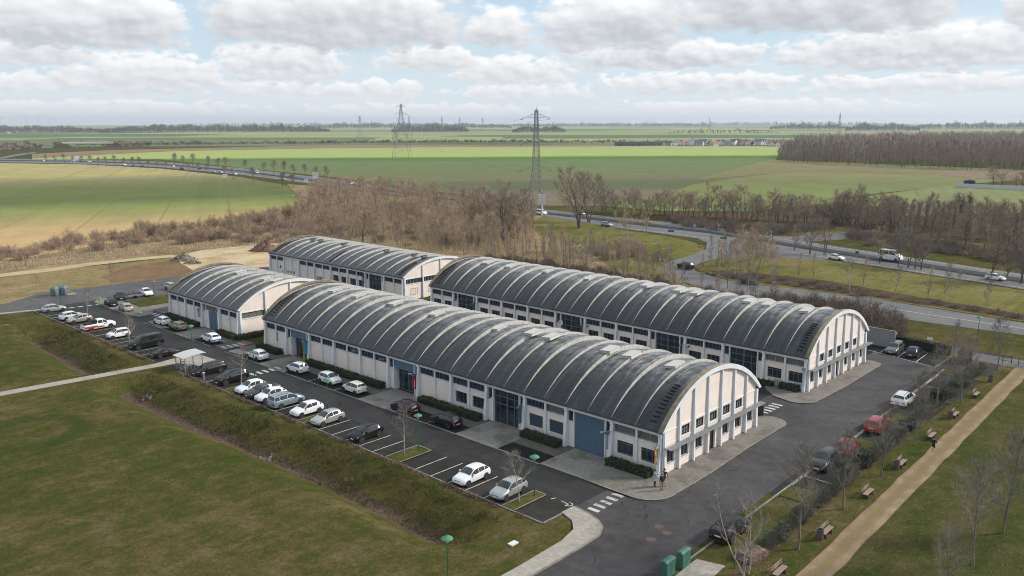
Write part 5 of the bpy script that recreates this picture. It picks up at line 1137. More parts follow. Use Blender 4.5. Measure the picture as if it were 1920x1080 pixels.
banner(-.05, B_(10)+.75, .15, 2.95, (.46, .44, .03), 'narrow yellow green banner hanging behind the blue one', [], (1, 1, 1), w=.34)
banner(-.05, B_(3), 1.1, 2.95, (.10, .14, .19), 'slate blue banner beside the glazed door with the tall panes', [], (1, 1, 1))
banner(-.05, B_(1)+.0, 1.35, 2.95, (.40, .42, .45), 'empty pale grey banner frame between shutters and roller door', [], (1, 1, 1), w=.5)
banner(-.05, 79.91+12.4, 1.7, 3.1, (.62, .62, .66), 'white banner with red upright letters on the short hall', [(.35, .65, .70, .95), (.35, .65, .45, .62), (.35, .65, .1, .38)], (.45, .03, .04))
for i, w in ((3, 'third'), (6, 'fifth'), (10, 'farthest')): banner(35.02, 1.15+B_(i), 1.0, 3.0, (.06, .10, .14), 'dark blue banner by the %s of the rear long hall' % {3: 'second glazed door', 6: 'glazed door beside the number plate', 10: 'farthest glazed door'}[i], [], (1, 1, 1))
banner(35.02, 1.15+.3, 1.0, 3.0, (.40, .48, .54), 'pale blue banner on the front corner of the rear long hall', [], (1, 1, 1), w=.4)
banner(36.9, 83.36+12.2, 1.6, 3.4, (.30, .31, .36), 'grey banner with dark print beside the orange lit door of the medium hall', [(.2, .8, .1, .5)], (.05, .05, .16))
# wall with painted tag, hedge and fence at the east lot
M_graf = mat('spray_paint', (.36, .07, .15), .8, .2, 4)
gw = thing('boundary_wall', 'grey concrete wall with a pink spray painted tag', 'wall', (64.9, .6, 0), R(86))
for i in range(12):
    b = MB(); b.box(2.5*i, 2.5*i+2.485, -.1, .1, 0, 2.65); b.build('wall_panel', wall_mat('board_marked_concrete', (.21, .215, .225)) if i == 0 else bpy.data.materials['board_marked_concrete'], gw)
    b = MB(); b.box(2.5*i, 2.5*i+2.49, -.14, .14, 2.65, 2.74); b.build('coping', M_cope, gw)
b = MB(); rg = random.Random(4); zz = lambda s: 1.9-.16*s
def stroke(pts, w=.07):
    for a, c in zip(pts, pts[1:]):
        d = Vector((c[0]-a[0], c[1]-a[1])); n = Vector((-d.y, d.x)).normalized()*w
        b.quad((a[0]+n.x, .103, a[1]+n.y), (c[0]+n.x, .103, c[1]+n.y), (c[0]-n.x, .103, c[1]-n.y), (a[0]-n.x, .103, a[1]-n.y))
for k in range(13):
    s = 4.2+.36*k; t0 = 1.05+.05*k; h = .35+.5*rg.random()
    stroke([(s, t0), (s+.12, t0+h), (s+.26, t0+h*.8), (s+.16, t0+.3*h), (s+.36, t0+.1+.2*rg.random())], .05)
stroke([(4.0, 1.0), (6.2, 1.12), (9.0, 1.5)], .05); stroke([(4.0, 1.75), (5.5, 1.6), (6.5, 2.15), (8.9, 2.2), (9.3, 1.9)], .05)
b.build('spray_tag', M_graf, gw)
# ---- people
def skin_body(verts, edges, radii, name, levels=1):
    me = bpy.data.meshes.new('person_base'); me.from_pydata(verts, edges, []); o = bpy.data.objects.new('person_base', me); COL.objects.link(o)
    md = o.modifiers.new('skin', 'SKIN'); md.use_smooth_shade = True
    for i, r in enumerate(radii): me.skin_vertices[0].data[i].radius = (r, r*(.8 if i in (0, 1, 2) else 1))
    me.skin_vertices[0].data[0].use_root = True
    s = o.modifiers.new('sub', 'SUBSURF'); s.levels = levels; s.render_levels = levels
    dg = bpy.context.evaluated_depsgraph_get(); out = bpy.data.meshes.new_from_object(o.evaluated_get(dg)); out.name = name
    bpy.data.objects.remove(o); return out
M_skin = mat('skin', (.42, .26, .19), .6, .1, 5); M_hair = mat('hair', (.03, .022, .016), .7, .2, 8)
def cloth(n, c): return mat(n, c, .85, .15, 6)
def person(label, loc, rz, top, legs_m, pose='stand', hair=M_hair, extra=None, bare=False, bald=False):
    t = thing('person', label, 'person', loc, rz)
    # joints: pelvis, waist, chest, neck, head base, head top, then limbs; facing +X
    if pose == 'run': V = dict(lk=(.26, .09, .60), la=(.06, .09, .30), lf=(.16, .09, .24), rk=(-.02, -.09, .50), ra=(-.30, -.09, .24), rf=(-.24, -.09, .12), le=(-.22, .25, 1.14), lh=(-.02, .27, 1.02), re=(.16, -.24, 1.12), rh=(.32, -.16, 1.26))
    elif pose == 'read': V = dict(lk=(.02, .1, .5), la=(0, .11, .09), lf=(.14, .12, .04), rk=(.02, -.1, .5), ra=(0, -.11, .09), rf=(.14, -.12, .04), le=(.06, .26, 1.12), lh=(.28, .10, 1.16), re=(.06, -.26, 1.12), rh=(.28, -.10, 1.16))
    else: V = dict(lk=(.02, .1, .5), la=(0, .11, .09), lf=(.14, .12, .04), rk=(.02, -.1, .5), ra=(0, -.11, .09), rf=(.14, -.12, .04), le=(-.02, .27, 1.14), lh=(.06, .28, .90), re=(-.02, -.27, 1.14), rh=(.06, -.28, .90))
    vs = [(0, 0, .95), (0, 0, 1.12), (.01, 0, 1.34), (.02, 0, 1.50), (.04, 0, 1.62), (.04, 0, 1.74), (0, .10, .90), V['lk'], V['la'], V['lf'], (0, -.10, .90), V['rk'], V['ra'], V['rf'], (0, .19, 1.42), V['le'], V['lh'], (0, -.19, 1.42), V['re'], V['rh']]
    es = [(0, 1), (1, 2), (2, 3), (3, 4), (4, 5), (0, 6), (6, 7), (7, 8), (8, 9), (0, 10), (10, 11), (11, 12), (12, 13), (2, 14), (14, 15), (15, 16), (2, 17), (17, 18), (18, 19)]
    rd = [.155, .145, .165, .062, .095, .085, .095, .065, .045, .05, .095, .065, .045, .05, .075, .05, .036, .075, .05, .036]
    for hi, sg in ((16, 1), (19, -1)):      # five fingers rooted in each palm
        h = Vector(vs[hi]); e = Vector(vs[hi-1]); d = (h-e).normalized(); s = Vector((0, 1, 0)) if abs(d.y) < .8 else Vector((1, 0, 0)); s = (s-d*s.dot(d)).normalized(); n = d.cross(s)
        for k, ln in enumerate((.085, .095, .09, .07)):
            i0 = len(vs); vs.append(tuple(h+d*.08+s*(.03-.02*k))); vs.append(tuple(h+d*(.08+ln*.55)+s*(.032-.021*k)+n*.012)); vs.append(tuple(h+d*(.08+ln)+s*(.032-.021*k)+n*.035)); es += [(hi, i0), (i0, i0+1), (i0+1, i0+2)]; rd += [.012, .009, .008]
        i0 = len(vs); vs.append(tuple(h+d*.03+s*.05)); vs.append(tuple(h+d*.075+s*.065+n*.02)); es += [(hi, i0), (i0, i0+1)]; rd += [.012, .009]
    me = skin_body(vs, es, rd, 'body'); me.materials.clear()
    for m_ in (M_skin, top, legs_m, M_black): me.materials.append(m_)
    for p in me.polygons:
        c = p.center
        if c.z > 1.50: k = 0
        elif c.z > .93: k = 1
        elif c.z > (.60 if bare else .11): k = 2
        elif c.z > .13 and bare: k = 0
        else: k = 3
        for hi in (16, 19):
            if (c-Vector(vs[hi])).length < .17 and (c-Vector(vs[hi-1])).length > .12 and abs(c.y) > .06: k = 0
        p.material_index = k
    link('body', me, t)
    b = MB(); hd = (.03, 0, 1.70)
    prof_ = [(.105, -.06), (.118, .0), (.108, .06), (.075, .10), (.03, .118)]
    b.lathe(prof_, 12); b.v = [(x-.025 if x < .02 else x*.72-.01, y*.92, z) for x, y, z in b.v]; b.v = [(x+hd[0], y, z+hd[2]) for x, y, z in b.v]
    if not bald: b.build('hair', hair, t, 60)
    f = MB(); f.taper(.125, .150, -.014, .014, 1.645, 1.69, 0, -.02, .005, -.005); f.box(.118, .128, -.03, .03, 1.615, 1.623); f.build('nose_and_mouth', M_skin, t)
    for s in (-1, 1): e = MB(); e.box(.122, .130, s*.035-.012, s*.035+.012, 1.695, 1.707); e.build('eye', M_black, t)
    for s in (-1, 1): e = MB(); e.box(.02, .06, s*.098-.01, s*.098+.012, 1.65, 1.71); e.build('ear', M_skin, t)
    if extra: extra(t)
    return t
p = at(1227, 915); 
def paper(t): b = MB(); b.box(.30, .31, -.15, .15, 1.10, 1.32); b.build('sheet_of_paper', M_lampw, t)
def coat(m_):
    def f(t): b = MB(); b.taper(-.17, .17, -.22, .22, .66, 1.05, .02, -.02, .02, -.02); b.build('coat_skirt', m_, t)
    return f
m1 = cloth('grey_coat', (.34, .34, .36)); m2 = cloth('navy_jacket', (.012, .014, .022)); m3 = cloth('dark_trousers', (.02, .02, .024)); m4 = cloth('beige_trousers', (.26, .19, .13))
person('person in a pale grey coat reading a sheet of paper at the hall corner', (p.x, p.y, .12), R(-28), m1, m3, 'read', extra=lambda t: (paper(t), coat(m1)(t)))
p = at(1241, 922); person('person in a dark jacket and beige trousers standing nearest the road corner', (p.x, p.y, .12), R(70), m2, m4, hair=mat('grey_hair', (.25, .22, .2), .8, .1, 5))
p = at(1245, 914)
def bag(t): b = MB(); b.taper(-.06, .06, -.42, -.28, .42, .82, .0, 0, .02, -.02); b.build('white_bag', M_lampw, t)
person('person with dark hair and black coat holding a white bag, by the pillar', (p.x, p.y, .12), R(-150), cloth('black_coat', (.015, .013, .014)), cloth('light_trousers', (.42, .40, .38)), extra=bag)
p = at(1749, 850); person('runner in black top and shorts on the earth path', (p.x, p.y, .02), R(2), cloth('black_sport', (.012, .012, .014)), cloth('black_shorts', (.014, .014, .016)), 'run', bare=True)
p = at(1424, 779); t = thing('wheelie_bin', 'black wheeled rubbish bin at the back corner of the front long hall', 'bin', (p.x, p.y, .12), R(20))
b = MB(); b.taper(-.5, .5, -.42, .42, .12, 1.15, -.08, .08, -.06, .06); b.build('tub', M_black, t); b = MB(); b.taper(-.6, .6, -.5, .5, 1.15, 1.3, .06, -.06, .05, -.05); b.build('lid', M_black, t)
for x in (-.4, .4): b = MB(); b.tube((x, -.42, .1), (x, -.34, .1), .1, .1, 8); b.build('wheel', M_tyre, t)
# litter left on the lawn, box on the grass
p = at(962, 1020); b = MB(); b.box(-.4, .4, -.25, .25, 0, .12); o = b.build('concrete_lid', M_lampw); o.location = (p.x, p.y, 0); tag(o, 'small white concrete lid lying on the lawn near the pavement bend', 'lid')
def stones(px, py, n, r, lab, seed):
    p = at(px, py, -1.0); z = ditch(p.x, p.y); t = thing('stone_heap', lab, 'stones', (p.x, p.y, z), 0, 'stone heaps in the ditch'); rg = random.Random(seed)
    for k in range(n):
        b = MB(); s = rg.uniform(.12, .3); x, y = rg.gauss(0, r), rg.gauss(0, r); dz = ditch(p.x+x, p.y+y)-z
        b.taper(x-s, x+s, y-s*.8, y+s*.8, dz-.1, dz+s*.9, s*.35, -s*.2, s*.2, -s*.4); b.build('stone', M_bankstone, t)
M_bankstone = mat('ditch_stone', (.105, .10, .09), .9, .35, 3)
stones(497, 843, 11, .45, 'small heap of grey stones half way down the ditch bank', 3); stones(275, 738, 8, .4, 'few grey stones at the end of the ditch near the concrete path', 6)
p = at(391, 711); t = thing('bollard', 'short pale post at the nose of the black estate car', 'bollard', (-15.0, p.y, .03)); b = MB(); b.tube((0, 0, 0), (0, 0, .95), .11, .11, 10); b.build('post', M_steel, t, 40); b = MB(); b.lathe([(.13, .95), (.13, 1.05), (.05, 1.12)], 10); b.build('cap', M_lampw, t, 40)
# drain head in the far ditch
p = at(16, 613, -.6); t = thing('drain_headwall', 'pale concrete drain outlet set in the far ditch bank', 'drain', (p.x, p.y, -.9), R(150)); t.rotation_euler.x = R(18)
b = MB(); b.taper(-.5, .5, -1.5, 1.5, -.3, .6, .1, -.1, .1, -.1); b.build('headwall', M_concl, t); b = MB(); b.box(-.2, .2, -1.75, -1.5, .1, .4); b.build('spout', M_concl, t)
# ================================================================== VEGETATION
def bark(name, col, var=.35): return mat(name, col, .9, var, 3, rnd=.18, stretch=(2, 2, .4))
M_bark = bark('bark_grey', (.15, .13, .115)); M_barkp = bark('bark_pale', (.34, .30, .255)); M_barkd = bark('bark_dark', (.085, .068, .055))
M_twig = mat('twigs_wood', (.345, .255, .182), .9, .3, .5, rnd=.22); M_twigg = mat('twigs_grey', (.20, .172, .145), .9, .3, .6, rnd=.15); M_twigd = mat('twigs_thicket', (.155, .115, .092), .9, .35, .6, rnd=.25)
M_twigr = mat('twigs_reddish', (.315, .222, .17), .9, .35, .5, rnd=.25); M_twigo = mat('twigs_ochre', (.35, .268, .17), .9, .3, .5, rnd=.2); M_ivy = mat('ivy_leaves', (.035, .05, .018), .75, .4, 2, rnd=.2)
M_twigf = mat('twigs_forest', (.27, .205, .165), .95, .35, .08)
M_twigb = mat('twigs_round', (.25, .195, .145), .9, .3, .6, rnd=.15)
def rib3(b, p, q, r0, r1):         # three-sided tapering prism without caps
    ax = q-p
    if ax.length < 1e-5: return
    ax = ax.normalized(); a = ax.orthogonal().normalized(); c = ax.cross(a); k = len(b.v)
    for o, r in ((p, r0), (q, r1)):
        for i in range(3): t = 2.0944*i; b.v.append(tuple(o+r*(math.cos(t)*a+math.sin(t)*c)))
    for i in range(3): b.f.append((k+i, k+(i+1) % 3, k+3+(i+1) % 3, k+3+i)); b.m.append(0)
def needle(b, p, d, L, w, rg):     # a twig: two slim triangles, slightly bent
    side = d.cross(Vector((rg.uniform(-1, 1), rg.uniform(-1, 1), rg.uniform(-1, 1))))
    if side.length < 1e-4: return
    side = side.normalized()*w; q = p+d*L*.55; e = p+d*L+Vector((rg.uniform(-.15, .15), rg.uniform(-.15, .15), rg.uniform(-.02, .2)))*L
    k = len(b.v); b.v += [tuple(p-side), tuple(p+side), tuple(q+side*.7), tuple(q-side*.7), tuple(e)]
    b.f += [(k, k+1, k+2, k+3), (k+3, k+2, k+4)]; b.m += [0, 0]
def bare_tree(seed, h, spread, r, clear, n1, n2, ntw, tw_len, tw_w, up=.55, stems=1, lean=.0, bm=None, tm=None, leader=1.0, ivy=False, name='tree'):
    rg = random.Random(seed); t = MB(); c = MB(); anchors = []
    def limb(p, d, L, r0, nseg, wig, upw, lvl):
        seg = L/nseg; pts = [p]; rs = [r0]
        for i in range(nseg):
            d = (d+Vector((rg.gauss(0, wig), rg.gauss(0, wig), rg.gauss(0, wig)+upw))).normalized(); q = p+d*seg; r1 = max(.008, r0*(1-(i+1)/nseg*.86))
            if lvl == 0: t.tube(p, q, rs[-1], r1, 6, caps=(i == nseg-1))
            elif lvl == 1: rib3(t, p, q, rs[-1], r1)
            else: rib3(c, p, q, rs[-1], r1)
            p = q; pts.append(p); rs.append(r1)
        return pts, rs, d
    for s in range(stems):
        a0 = rg.uniform(0, 6.28); d = Vector((math.cos(a0)*lean, math.sin(a0)*lean, 1)).normalized(); base = Vector((0, 0, -.15)) if stems == 1 else Vector((math.cos(a0)*.25*s**.5, math.sin(a0)*.25*s**.5, -.15))
        H = h*leader*rg.uniform(.82, 1.0); pts, rs, _ = limb(base, d, H, r/(stems**.5), 7, .045+.05*(stems > 1), .02, 0)
        k1 = max(2, n1//stems)
        for i in range(k1):
            f = clear+(1-clear)*((i+rg.random())/k1)**.9; u = min(f*7, 6.99); j0 = int(u); p = pts[j0].lerp(pts[j0+1], u-j0); rr = rs[j0]
            az = i*2.4+rg.uniform(-.5, .5)+s; rel = (f-clear)/(1-clear); L = spread*(1.05-.72*rel)*rg.uniform(.7, 1.15)
            dd = Vector((math.cos(az), math.sin(az), up+.5*rel+rg.uniform(-.15, .2))).normalized()
            q, qr, _ = limb(p, dd, L, max(.012, rr*.50), 4, .13, .10*up, 1)
            for m in range(1, 5): anchors.append((q[m], (q[m]-q[m-1]).normalized(), L))
            for k in range(n2):
                u2 = .22+.78*(k+rg.random())/n2; v = min(u2*4, 3.99); j1 = int(v); p2 = q[j1].lerp(q[j1+1], v-j1); db = (q[j1+1]-q[j1]).normalized()
                d2 = (db*.7+Vector((rg.uniform(-1, 1), rg.uniform(-1, 1), rg.uniform(-.35, .9)))*.75).normalized(); L2 = L*rg.uniform(.28, .5)
                q2, _, _ = limb(p2, d2, L2, max(.009, qr[j1]*.45), 2, .15, .08, 2)
                for m in (1, 2): anchors.append((q2[m], (q2[m]-q2[m-1]).normalized(), L2)); anchors.append((q2[m-1].lerp(q2[m], .5), (q2[m]-q2[m-1]).normalized(), L2))
    for i in range(ntw):
        p, d, L = anchors[rg.randrange(len(anchors))]
        dd = (d*.55+Vector((rg.gauss(0, .6), rg.gauss(0, .6), rg.gauss(.28, .45)))).normalized(); needle(c, p, dd, tw_len*rg.uniform(.5, 1.3), tw_w*rg.uniform(.6, 1.25), rg)
    tme, cme = t.mesh('trunk', bm or M_bark, 60), c.mesh('crown', tm or M_twig)
    iv = None
    if ivy:
        l = MB()
        for i in range(520):
            z = h*.78*rg.random()**.8; a = rg.uniform(0, 6.28); ra = (.28+.5*rg.random()*(1-z/h))*(1 if z < h*.6 else .8); ctr = Vector((math.cos(a)*ra, math.sin(a)*ra, z)); n = Vector((rg.gauss(0, 1), rg.gauss(0, 1), rg.gauss(0, 1))).normalized(); u = n.orthogonal().normalized()*rg.uniform(.10, .2); v = n.cross(u)
            l.quad(ctr-u, ctr-v, ctr+u, ctr+v)
        iv = l.mesh('ivy', M_ivy)
    return tme, cme, iv
def place_tree(meshes, name, label, cat, x, y, z, sc, rz, group):
    t = thing(name, label, cat, (x, y, z), rz, group); t.scale = (sc[0], sc[0], sc[1])
    link('trunk', meshes[0], t); link('crown', meshes[1], t)
    if meshes[2]: link('ivy', meshes[2], t)
    return t
def bush_mesh(seed, rx, ry, h, n, L, w, m, stems=14):
    # several upright shoots of different height, each with its own spray of twigs, so the outline is ragged
    rg = random.Random(seed); b = MB(); s = MB(); K = stems
    sh = []
    for i in range(K):
        a = rg.uniform(0, 6.28); f = rg.random()**.6; e = Vector((math.cos(a)*rx*f, math.sin(a)*ry*f, h*rg.uniform(.45, 1.05)*(1-.45*f*f))); o = Vector((e.x*.55, e.y*.55, -.1)); rib3(s, o, e, .028, .010); sh.append((o, e))
    for i in range(n):
        o, e = sh[rg.randrange(K)]; u = rg.random()**.7; p = o.lerp(e, .12+.9*u)+Vector((rg.gauss(0, .3), rg.gauss(0, .3), rg.gauss(0, .15)))*rx*.32
        if p.z < 0: p.z = .05
        ax = (e-o).normalized(); d = (ax*.5+Vector((rg.gauss(0, .6), rg.gauss(0, .6), .25+rg.gauss(0, .4)))).normalized(); needle(b, p, d, L*rg.uniform(.4, 1.4), w*rg.uniform(.5, 1.2), rg)
    return s.mesh('stems', M_barkd), b.mesh('twigs', m)
def place_bush(ms, name, label, x, y, z, sc, rz, group):
    t = thing(name, label, 'bush', (x, y, z), rz, group); t.scale = sc
    link('stems', ms[0], t); link('twigs', ms[1], t); return t
rng = random.Random(11)
def rnd_in(poly, n, seed, mind=0.0):
    P = [at(*p)[:2] for p in poly]; rg = random.Random(seed); xs = [p[0] for p in P]; ys = [p[1] for p in P]; out = []; tries = 0; grid = {}
    while len(out) < n and tries < n*60:
        tries += 1; x, y = rg.uniform(min(xs), max(xs)), rg.uniform(min(ys), max(ys)); ins = False
        for i in range(len(P)):
            (x0, y0), (x1, y1) = P[i], P[i-1]
            if (y0 > y) != (y1 > y) and x < (x1-x0)*(y-y0)/(y1-y0)+x0: ins = not ins
        if not ins: continue
        if mind:
            k = (int(x//mind), int(y//mind))
            if any((x-q[0])**2+(y-q[1])**2 < mind*mind for i in (-1, 0, 1) for j_ in (-1, 0, 1) for q in grid.get((k[0]+i, k[1]+j_), ())): continue
            grid.setdefault(k, []).append((x, y))
        out.append((x, y))
    return out
# ---- young trees between the parking bays
SMALL = [bare_tree(20+i, 5.6, 1.9, .075, .32, 15, 5, 560, .55, .010, .7, bm=M_barkp, tm=M_twigg) for i in range(3)]
for i, ((px, py), lab, s) in enumerate((((452, 728), 'slim bare tree on the island beside the black off-roader', 1.05), ((758, 852), 'slim bare tree on the island facing the purple car', .95), ((974, 942), 'slim bare tree behind the silver hatchback at the end of the ditch row', 1.0), ((166, 600), 'slim bare tree by the beige silver hatchback', 1.0), ((243, 652), 'slim bare tree between the small white car and the black minivan', 1.05))):
    p = at(px, py); place_tree(SMALL[i % 3], 'young_tree', lab, 'tree', p.x, p.y, .08, (s, s), i*1.7, 'young trees in the car park')
for i, ((px, py), lab, s) in enumerate((((210, 533), 'lone small bare tree on the brown meadow patch', .85), ((74, 548), 'faint thin sapling on the meadow left of the recycling bank', .7))):
    p = at(px, py); place_tree(SMALL[(i+1) % 3], 'young_tree', lab, 'tree', p.x, p.y, 0, (s, s), i*2.1, 'saplings on the meadow')
# ---- the avenue along the earth path
AVE = [bare_tree(40+i, 8.4, 2.9, .115, .26, 20, 7, 1500, .75, .0095, .80, bm=M_bark, tm=M_twigg) for i in range(4)]
for i, (px, py, s) in enumerate(((1497, 1030, 1.0), (1582, 955, .96), (1652, 893, .98), (1715, 835, .95), (1755, 765, .9), (1802, 755, .93), (1810, 717, .85), (1870, 695, .9), (1785, 682, .72))):
    w = ('at the lowest planting spot, beside the first bin', 'beside the third bench from the lower edge', 'between the third bench and the bin before the runner', 'behind the bench by the runner', 'behind the trimmed dark box by the white off-roader', 'next to the bench two past the runner', 'rising from the hedge near the last bench', 'farthest along the path by the lone bin', 'at the corner of the east lot verge')[i]
    p = at(px, py); place_tree(AVE[i % 4], 'avenue_tree', 'bare avenue tree '+w, 'tree', p.x, p.y, 0, (s, s), i*1.3, 'bare trees along the earth path')
STEM = bare_tree(60, 6.6, 2.0, .12, .22, 26, 5, 650, .75, .009, .75, stems=4, lean=.2, bm=M_barkp, tm=M_twigg)
p = at(1394, 1078); place_tree(STEM, 'multi_stem_tree', 'pale multi-stemmed bare tree by the service cabinets', 'tree', p.x, p.y, 0, (1.15, 1.15), .4, None)
for i, (px, py, s, w) in enumerate(((1825, 1060, 1.1, 'on the lawn right of the path, lower of two'), (1880, 1000, 1.2, 'on the lawn right of the path, upper of two'), (1768, 1150, .8, 'rising from below the lower edge'), (1985, 1010, 1.1, 'reaching in from the right edge'))):
    p = at(px, py); place_tree(AVE[(i+1) % 4], 'lawn_tree', 'bare tree '+w, 'tree', p.x, p.y, 0, (s, s), i*2.2+.5, 'bare trees on the park lawn')
# ---- woodland behind the halls
WOOD = [bare_tree(100+i, 10.5, 4.0, .19, .16, 24, 6, 2000, 1.1, .0155, .62, bm=M_barkd if i % 2 else M_bark, tm=M_twig, stems=1+(i % 3), lean=.1) for i in range(6)]
WOODO = [bare_tree(120+i, 10.5, 3.2, .13, .08, 24, 6, 1500, 1.1, .015, .75, bm=M_barkp, tm=M_twigo, stems=3, lean=.12) for i in range(3)]
wood_poly = [(552, 402), (590, 366), (640, 360), (760, 368), (880, 388), (1000, 408), (1000, 440), (985, 462), (900, 476), (760, 468), (640, 455), (565, 446)]
for i, (x, y) in enumerate(rnd_in(wood_poly, 285, 3, 2.9)):
    u_ = sm(15, 95, (Vector((x, y))-Vector(at(565, 420)[:2])).length); s = rng.uniform(.5, .8)+.28*u_*rng.random(); ms = WOODO[i % 3] if rng.random() < .3 else WOOD[i % 6]
    place_tree(ms, 'woodland_tree', 'slender ochre-twigged tree with several stems in the wood behind the halls' if ms in WOODO else 'tall brown tree of the dense wood behind the halls' if s > .8 else 'low brown tree of the dense wood behind the halls', 'tree', x, y, 0, (s*rng.uniform(.85, 1.15), s), rng.uniform(0, 6.3), 'trees of the wood behind the halls')
BIG = [bare_tree(140+i, 14.5, 6.6, .36, .2, 30, 9, 4200, 1.2, .020, .58, bm=M_barkd, tm=M_twigb, stems=3, lean=.22) for i in range(2)]
for i, (px, py, s, w) in enumerate(((1086, 428, 1.35, 'on the grass by the highway, nearer of two'), (1105, 417, 1.25, 'just behind the nearer one by the highway'), (945, 452, 1.15, 'at the front edge of the wood, left of the white billboard'), (895, 440, 1.05, 'inside the front edge of the wood'), (962, 448, 1.0, 'at the right end of the wood front'))):
    p = at(px, py); place_tree(BIG[i % 2], 'large_tree', 'large spreading bare tree '+w, 'tree', p.x, p.y, 0, (s, s), i*2.0, 'large bare trees by the highway')
PALE = bare_tree(150, 11, 3.6, .22, .2, 22, 7, 1500, 1.2, .022, .8, bm=M_barkp, tm=M_twigo, stems=3, lean=.2)
for i, (px, py, s, w) in enumerate(((1173, 452, .95, 'leaning over the highway verge beside the grey car'), (1212, 440, .7, 'just right of it at the start of the grass wedge'))):
    p = at(px, py); place_tree(PALE, 'pale_tree', 'pale twiggy tree '+w, 'tree', p.x, p.y, 0, (s, s), i*1.4, 'pale trees on the verge')
# saplings along the slip road and in front of the wood
SAP = [bare_tree(160+i, 7.6, 1.3, .085, .14, 18, 5, 480, .8, .014, 1.0, bm=M_barkp if i % 2 else M_bark, tm=M_twigg if i % 2 else M_twigo) for i in range(4)]
sap = rnd_in([(860, 474), (1000, 462), (1100, 480), (1240, 505), (1300, 530), (1460, 556), (1460, 572), (1300, 556), (1100, 515), (900, 490)], 105, 8, 1.4)
for i, (x, y) in enumerate(sap):
    s = rng.uniform(.6, 1.1); place_tree(SAP[i % 4], 'sapling', 'thin bare sapling in the scrub between the rear hall and the slip road', 'tree', x, y, 0, (s, s), rng.uniform(0, 6), 'saplings along the slip road')
MED0 = [bare_tree(180+i, 9.0, 2.8, .13, .14, 22, 6, 1300, 1.0, .015, .7, bm=M_barkp, tm=M_twig, stems=2, lean=.1) for i in range(2)]
isl = [(1345, 512), (1360, 500), (1395, 512), (1408, 496), (1425, 506), (1352, 505), (1368, 512), (1385, 500), (1400, 506), (1415, 515), (1432, 498), (1330, 503), (1378, 520), (1448, 520)]
for i, (px, py) in enumerate(isl):
    p = at(px, py); s = rng.uniform(.8, 1.25); place_tree((SAP[:2]+MED0+[PALE])[i % 5], 'sapling', 'thin bare tree on the tip of the grassy island in the slip road', 'tree', p.x, p.y, 0, (s*(.7 if i % 5 == 4 else 1), s*(.75 if i % 5 == 4 else 1)), i, 'saplings on the slip road island')
for i, (px, py, s) in enumerate(((1497, 525, .9), (1592, 545, 1.2), (1618, 536, .8), (1678, 552, 1.05), (1740, 560, .9), (1770, 560, 1.05), (1788, 568, 1.1), (1850, 572, .9), (1525, 520, .8))):
    p = at(px, py); place_tree(SMALL[i % 3] if i in (1, 3, 6) else SAP[i % 4], 'verge_tree', 'slim bare tree on the grass bank between slip road and highway', 'tree', p.x, p.y, 0, (s*1.1, s), i*1.9, 'slim trees on the grass bank')
MED = [bare_tree(170+i, 8.5, 3.2, .14, .14, 22, 6, 1500, 1.0, .016, .6, bm=M_barkd, tm=M_twigb if i else M_twigg, stems=2) for i in range(3)]
for i, (px, py, s) in enumerate(((1518, 476, .95), (1545, 478, .95), (1648, 494, .85), (1684, 499, 1.0), (1702, 502, .8), (1714, 504, .85), (1727, 506, .9), (1858, 525, 1.15), (1885, 527, .8), (1915, 532, 1.1), (1490, 470, .6), (1425, 470, .75), (1448, 455, .7))):
    s *= 1.2; p = at(px, py); place_tree(MED[i % 3], 'roadside_tree', 'dark bare tree standing at the near edge of the highway', 'tree', p.x, p.y, 0, (s, s), i*2.3, 'dark trees at the near edge of the highway')
row2 = [(1128+i*9.0+rng.uniform(-4, 4), 397+i*.5+rng.uniform(-3, 5)) for i in range(52)]
for i, (px, py) in enumerate(row2):
    p = at(px, py); s = rng.uniform(.8, 1.2); place_tree(MED[i % 3] if i % 3 == 0 else WOOD[i % 6], 'hedgerow_tree', 'bare brown tree in the row beyond the highway', 'tree', p.x, p.y, 0, (s*1.1, s*(1 if i % 2 else .8)), rng.uniform(0, 6), 'trees in the row beyond the highway')
for i, (x, y) in enumerate(rnd_in([(1560, 400), (1640, 408), (1920, 440), (1990, 455), (1990, 490), (1800, 462), (1640, 440), (1570, 430)], 95, 14, 3.2)):
    s = rng.uniform(.9, 1.35); place_tree(MED[i % 3] if i % 3 else SAP[i % 4], 'thicket_tree', 'bare tree in the thicket between the far slip road and the highway', 'tree', x, y, 0, (s*1.1, s), rng.uniform(0, 6), 'trees in the thicket beyond the highway')
IVY = [bare_tree(190+i, 9.5, 1.6, .2, .55, 16, 5, 420, .9, .024, 1.2, bm=M_barkd, tm=M_twigg, ivy=True) for i in range(3)]
for i, (px, py, s) in enumerate(((1706, 422, .9), (1721, 424, .9), (1736, 426, 1.0), (1758, 424, .9), (1770, 426, .85), (1778, 428, 1.0), (1787, 427, 1.0), (1798, 429, 1.05), (1806, 427, .95), (1816, 428, 1.1), (1845, 433, .8), (1856, 434, .8), (1870, 436, .85), (1886, 438, .8), (1902, 440, .85), (1915, 441, .9))):
    p = at(px, py); place_tree(IVY[i % 3], 'ivy_tree', 'ivy-covered trunk in the row of clipped trees before the stubble field', 'tree', p.x, p.y, 0, (s*1.1, s), i*1.1, 'ivy-covered trees')
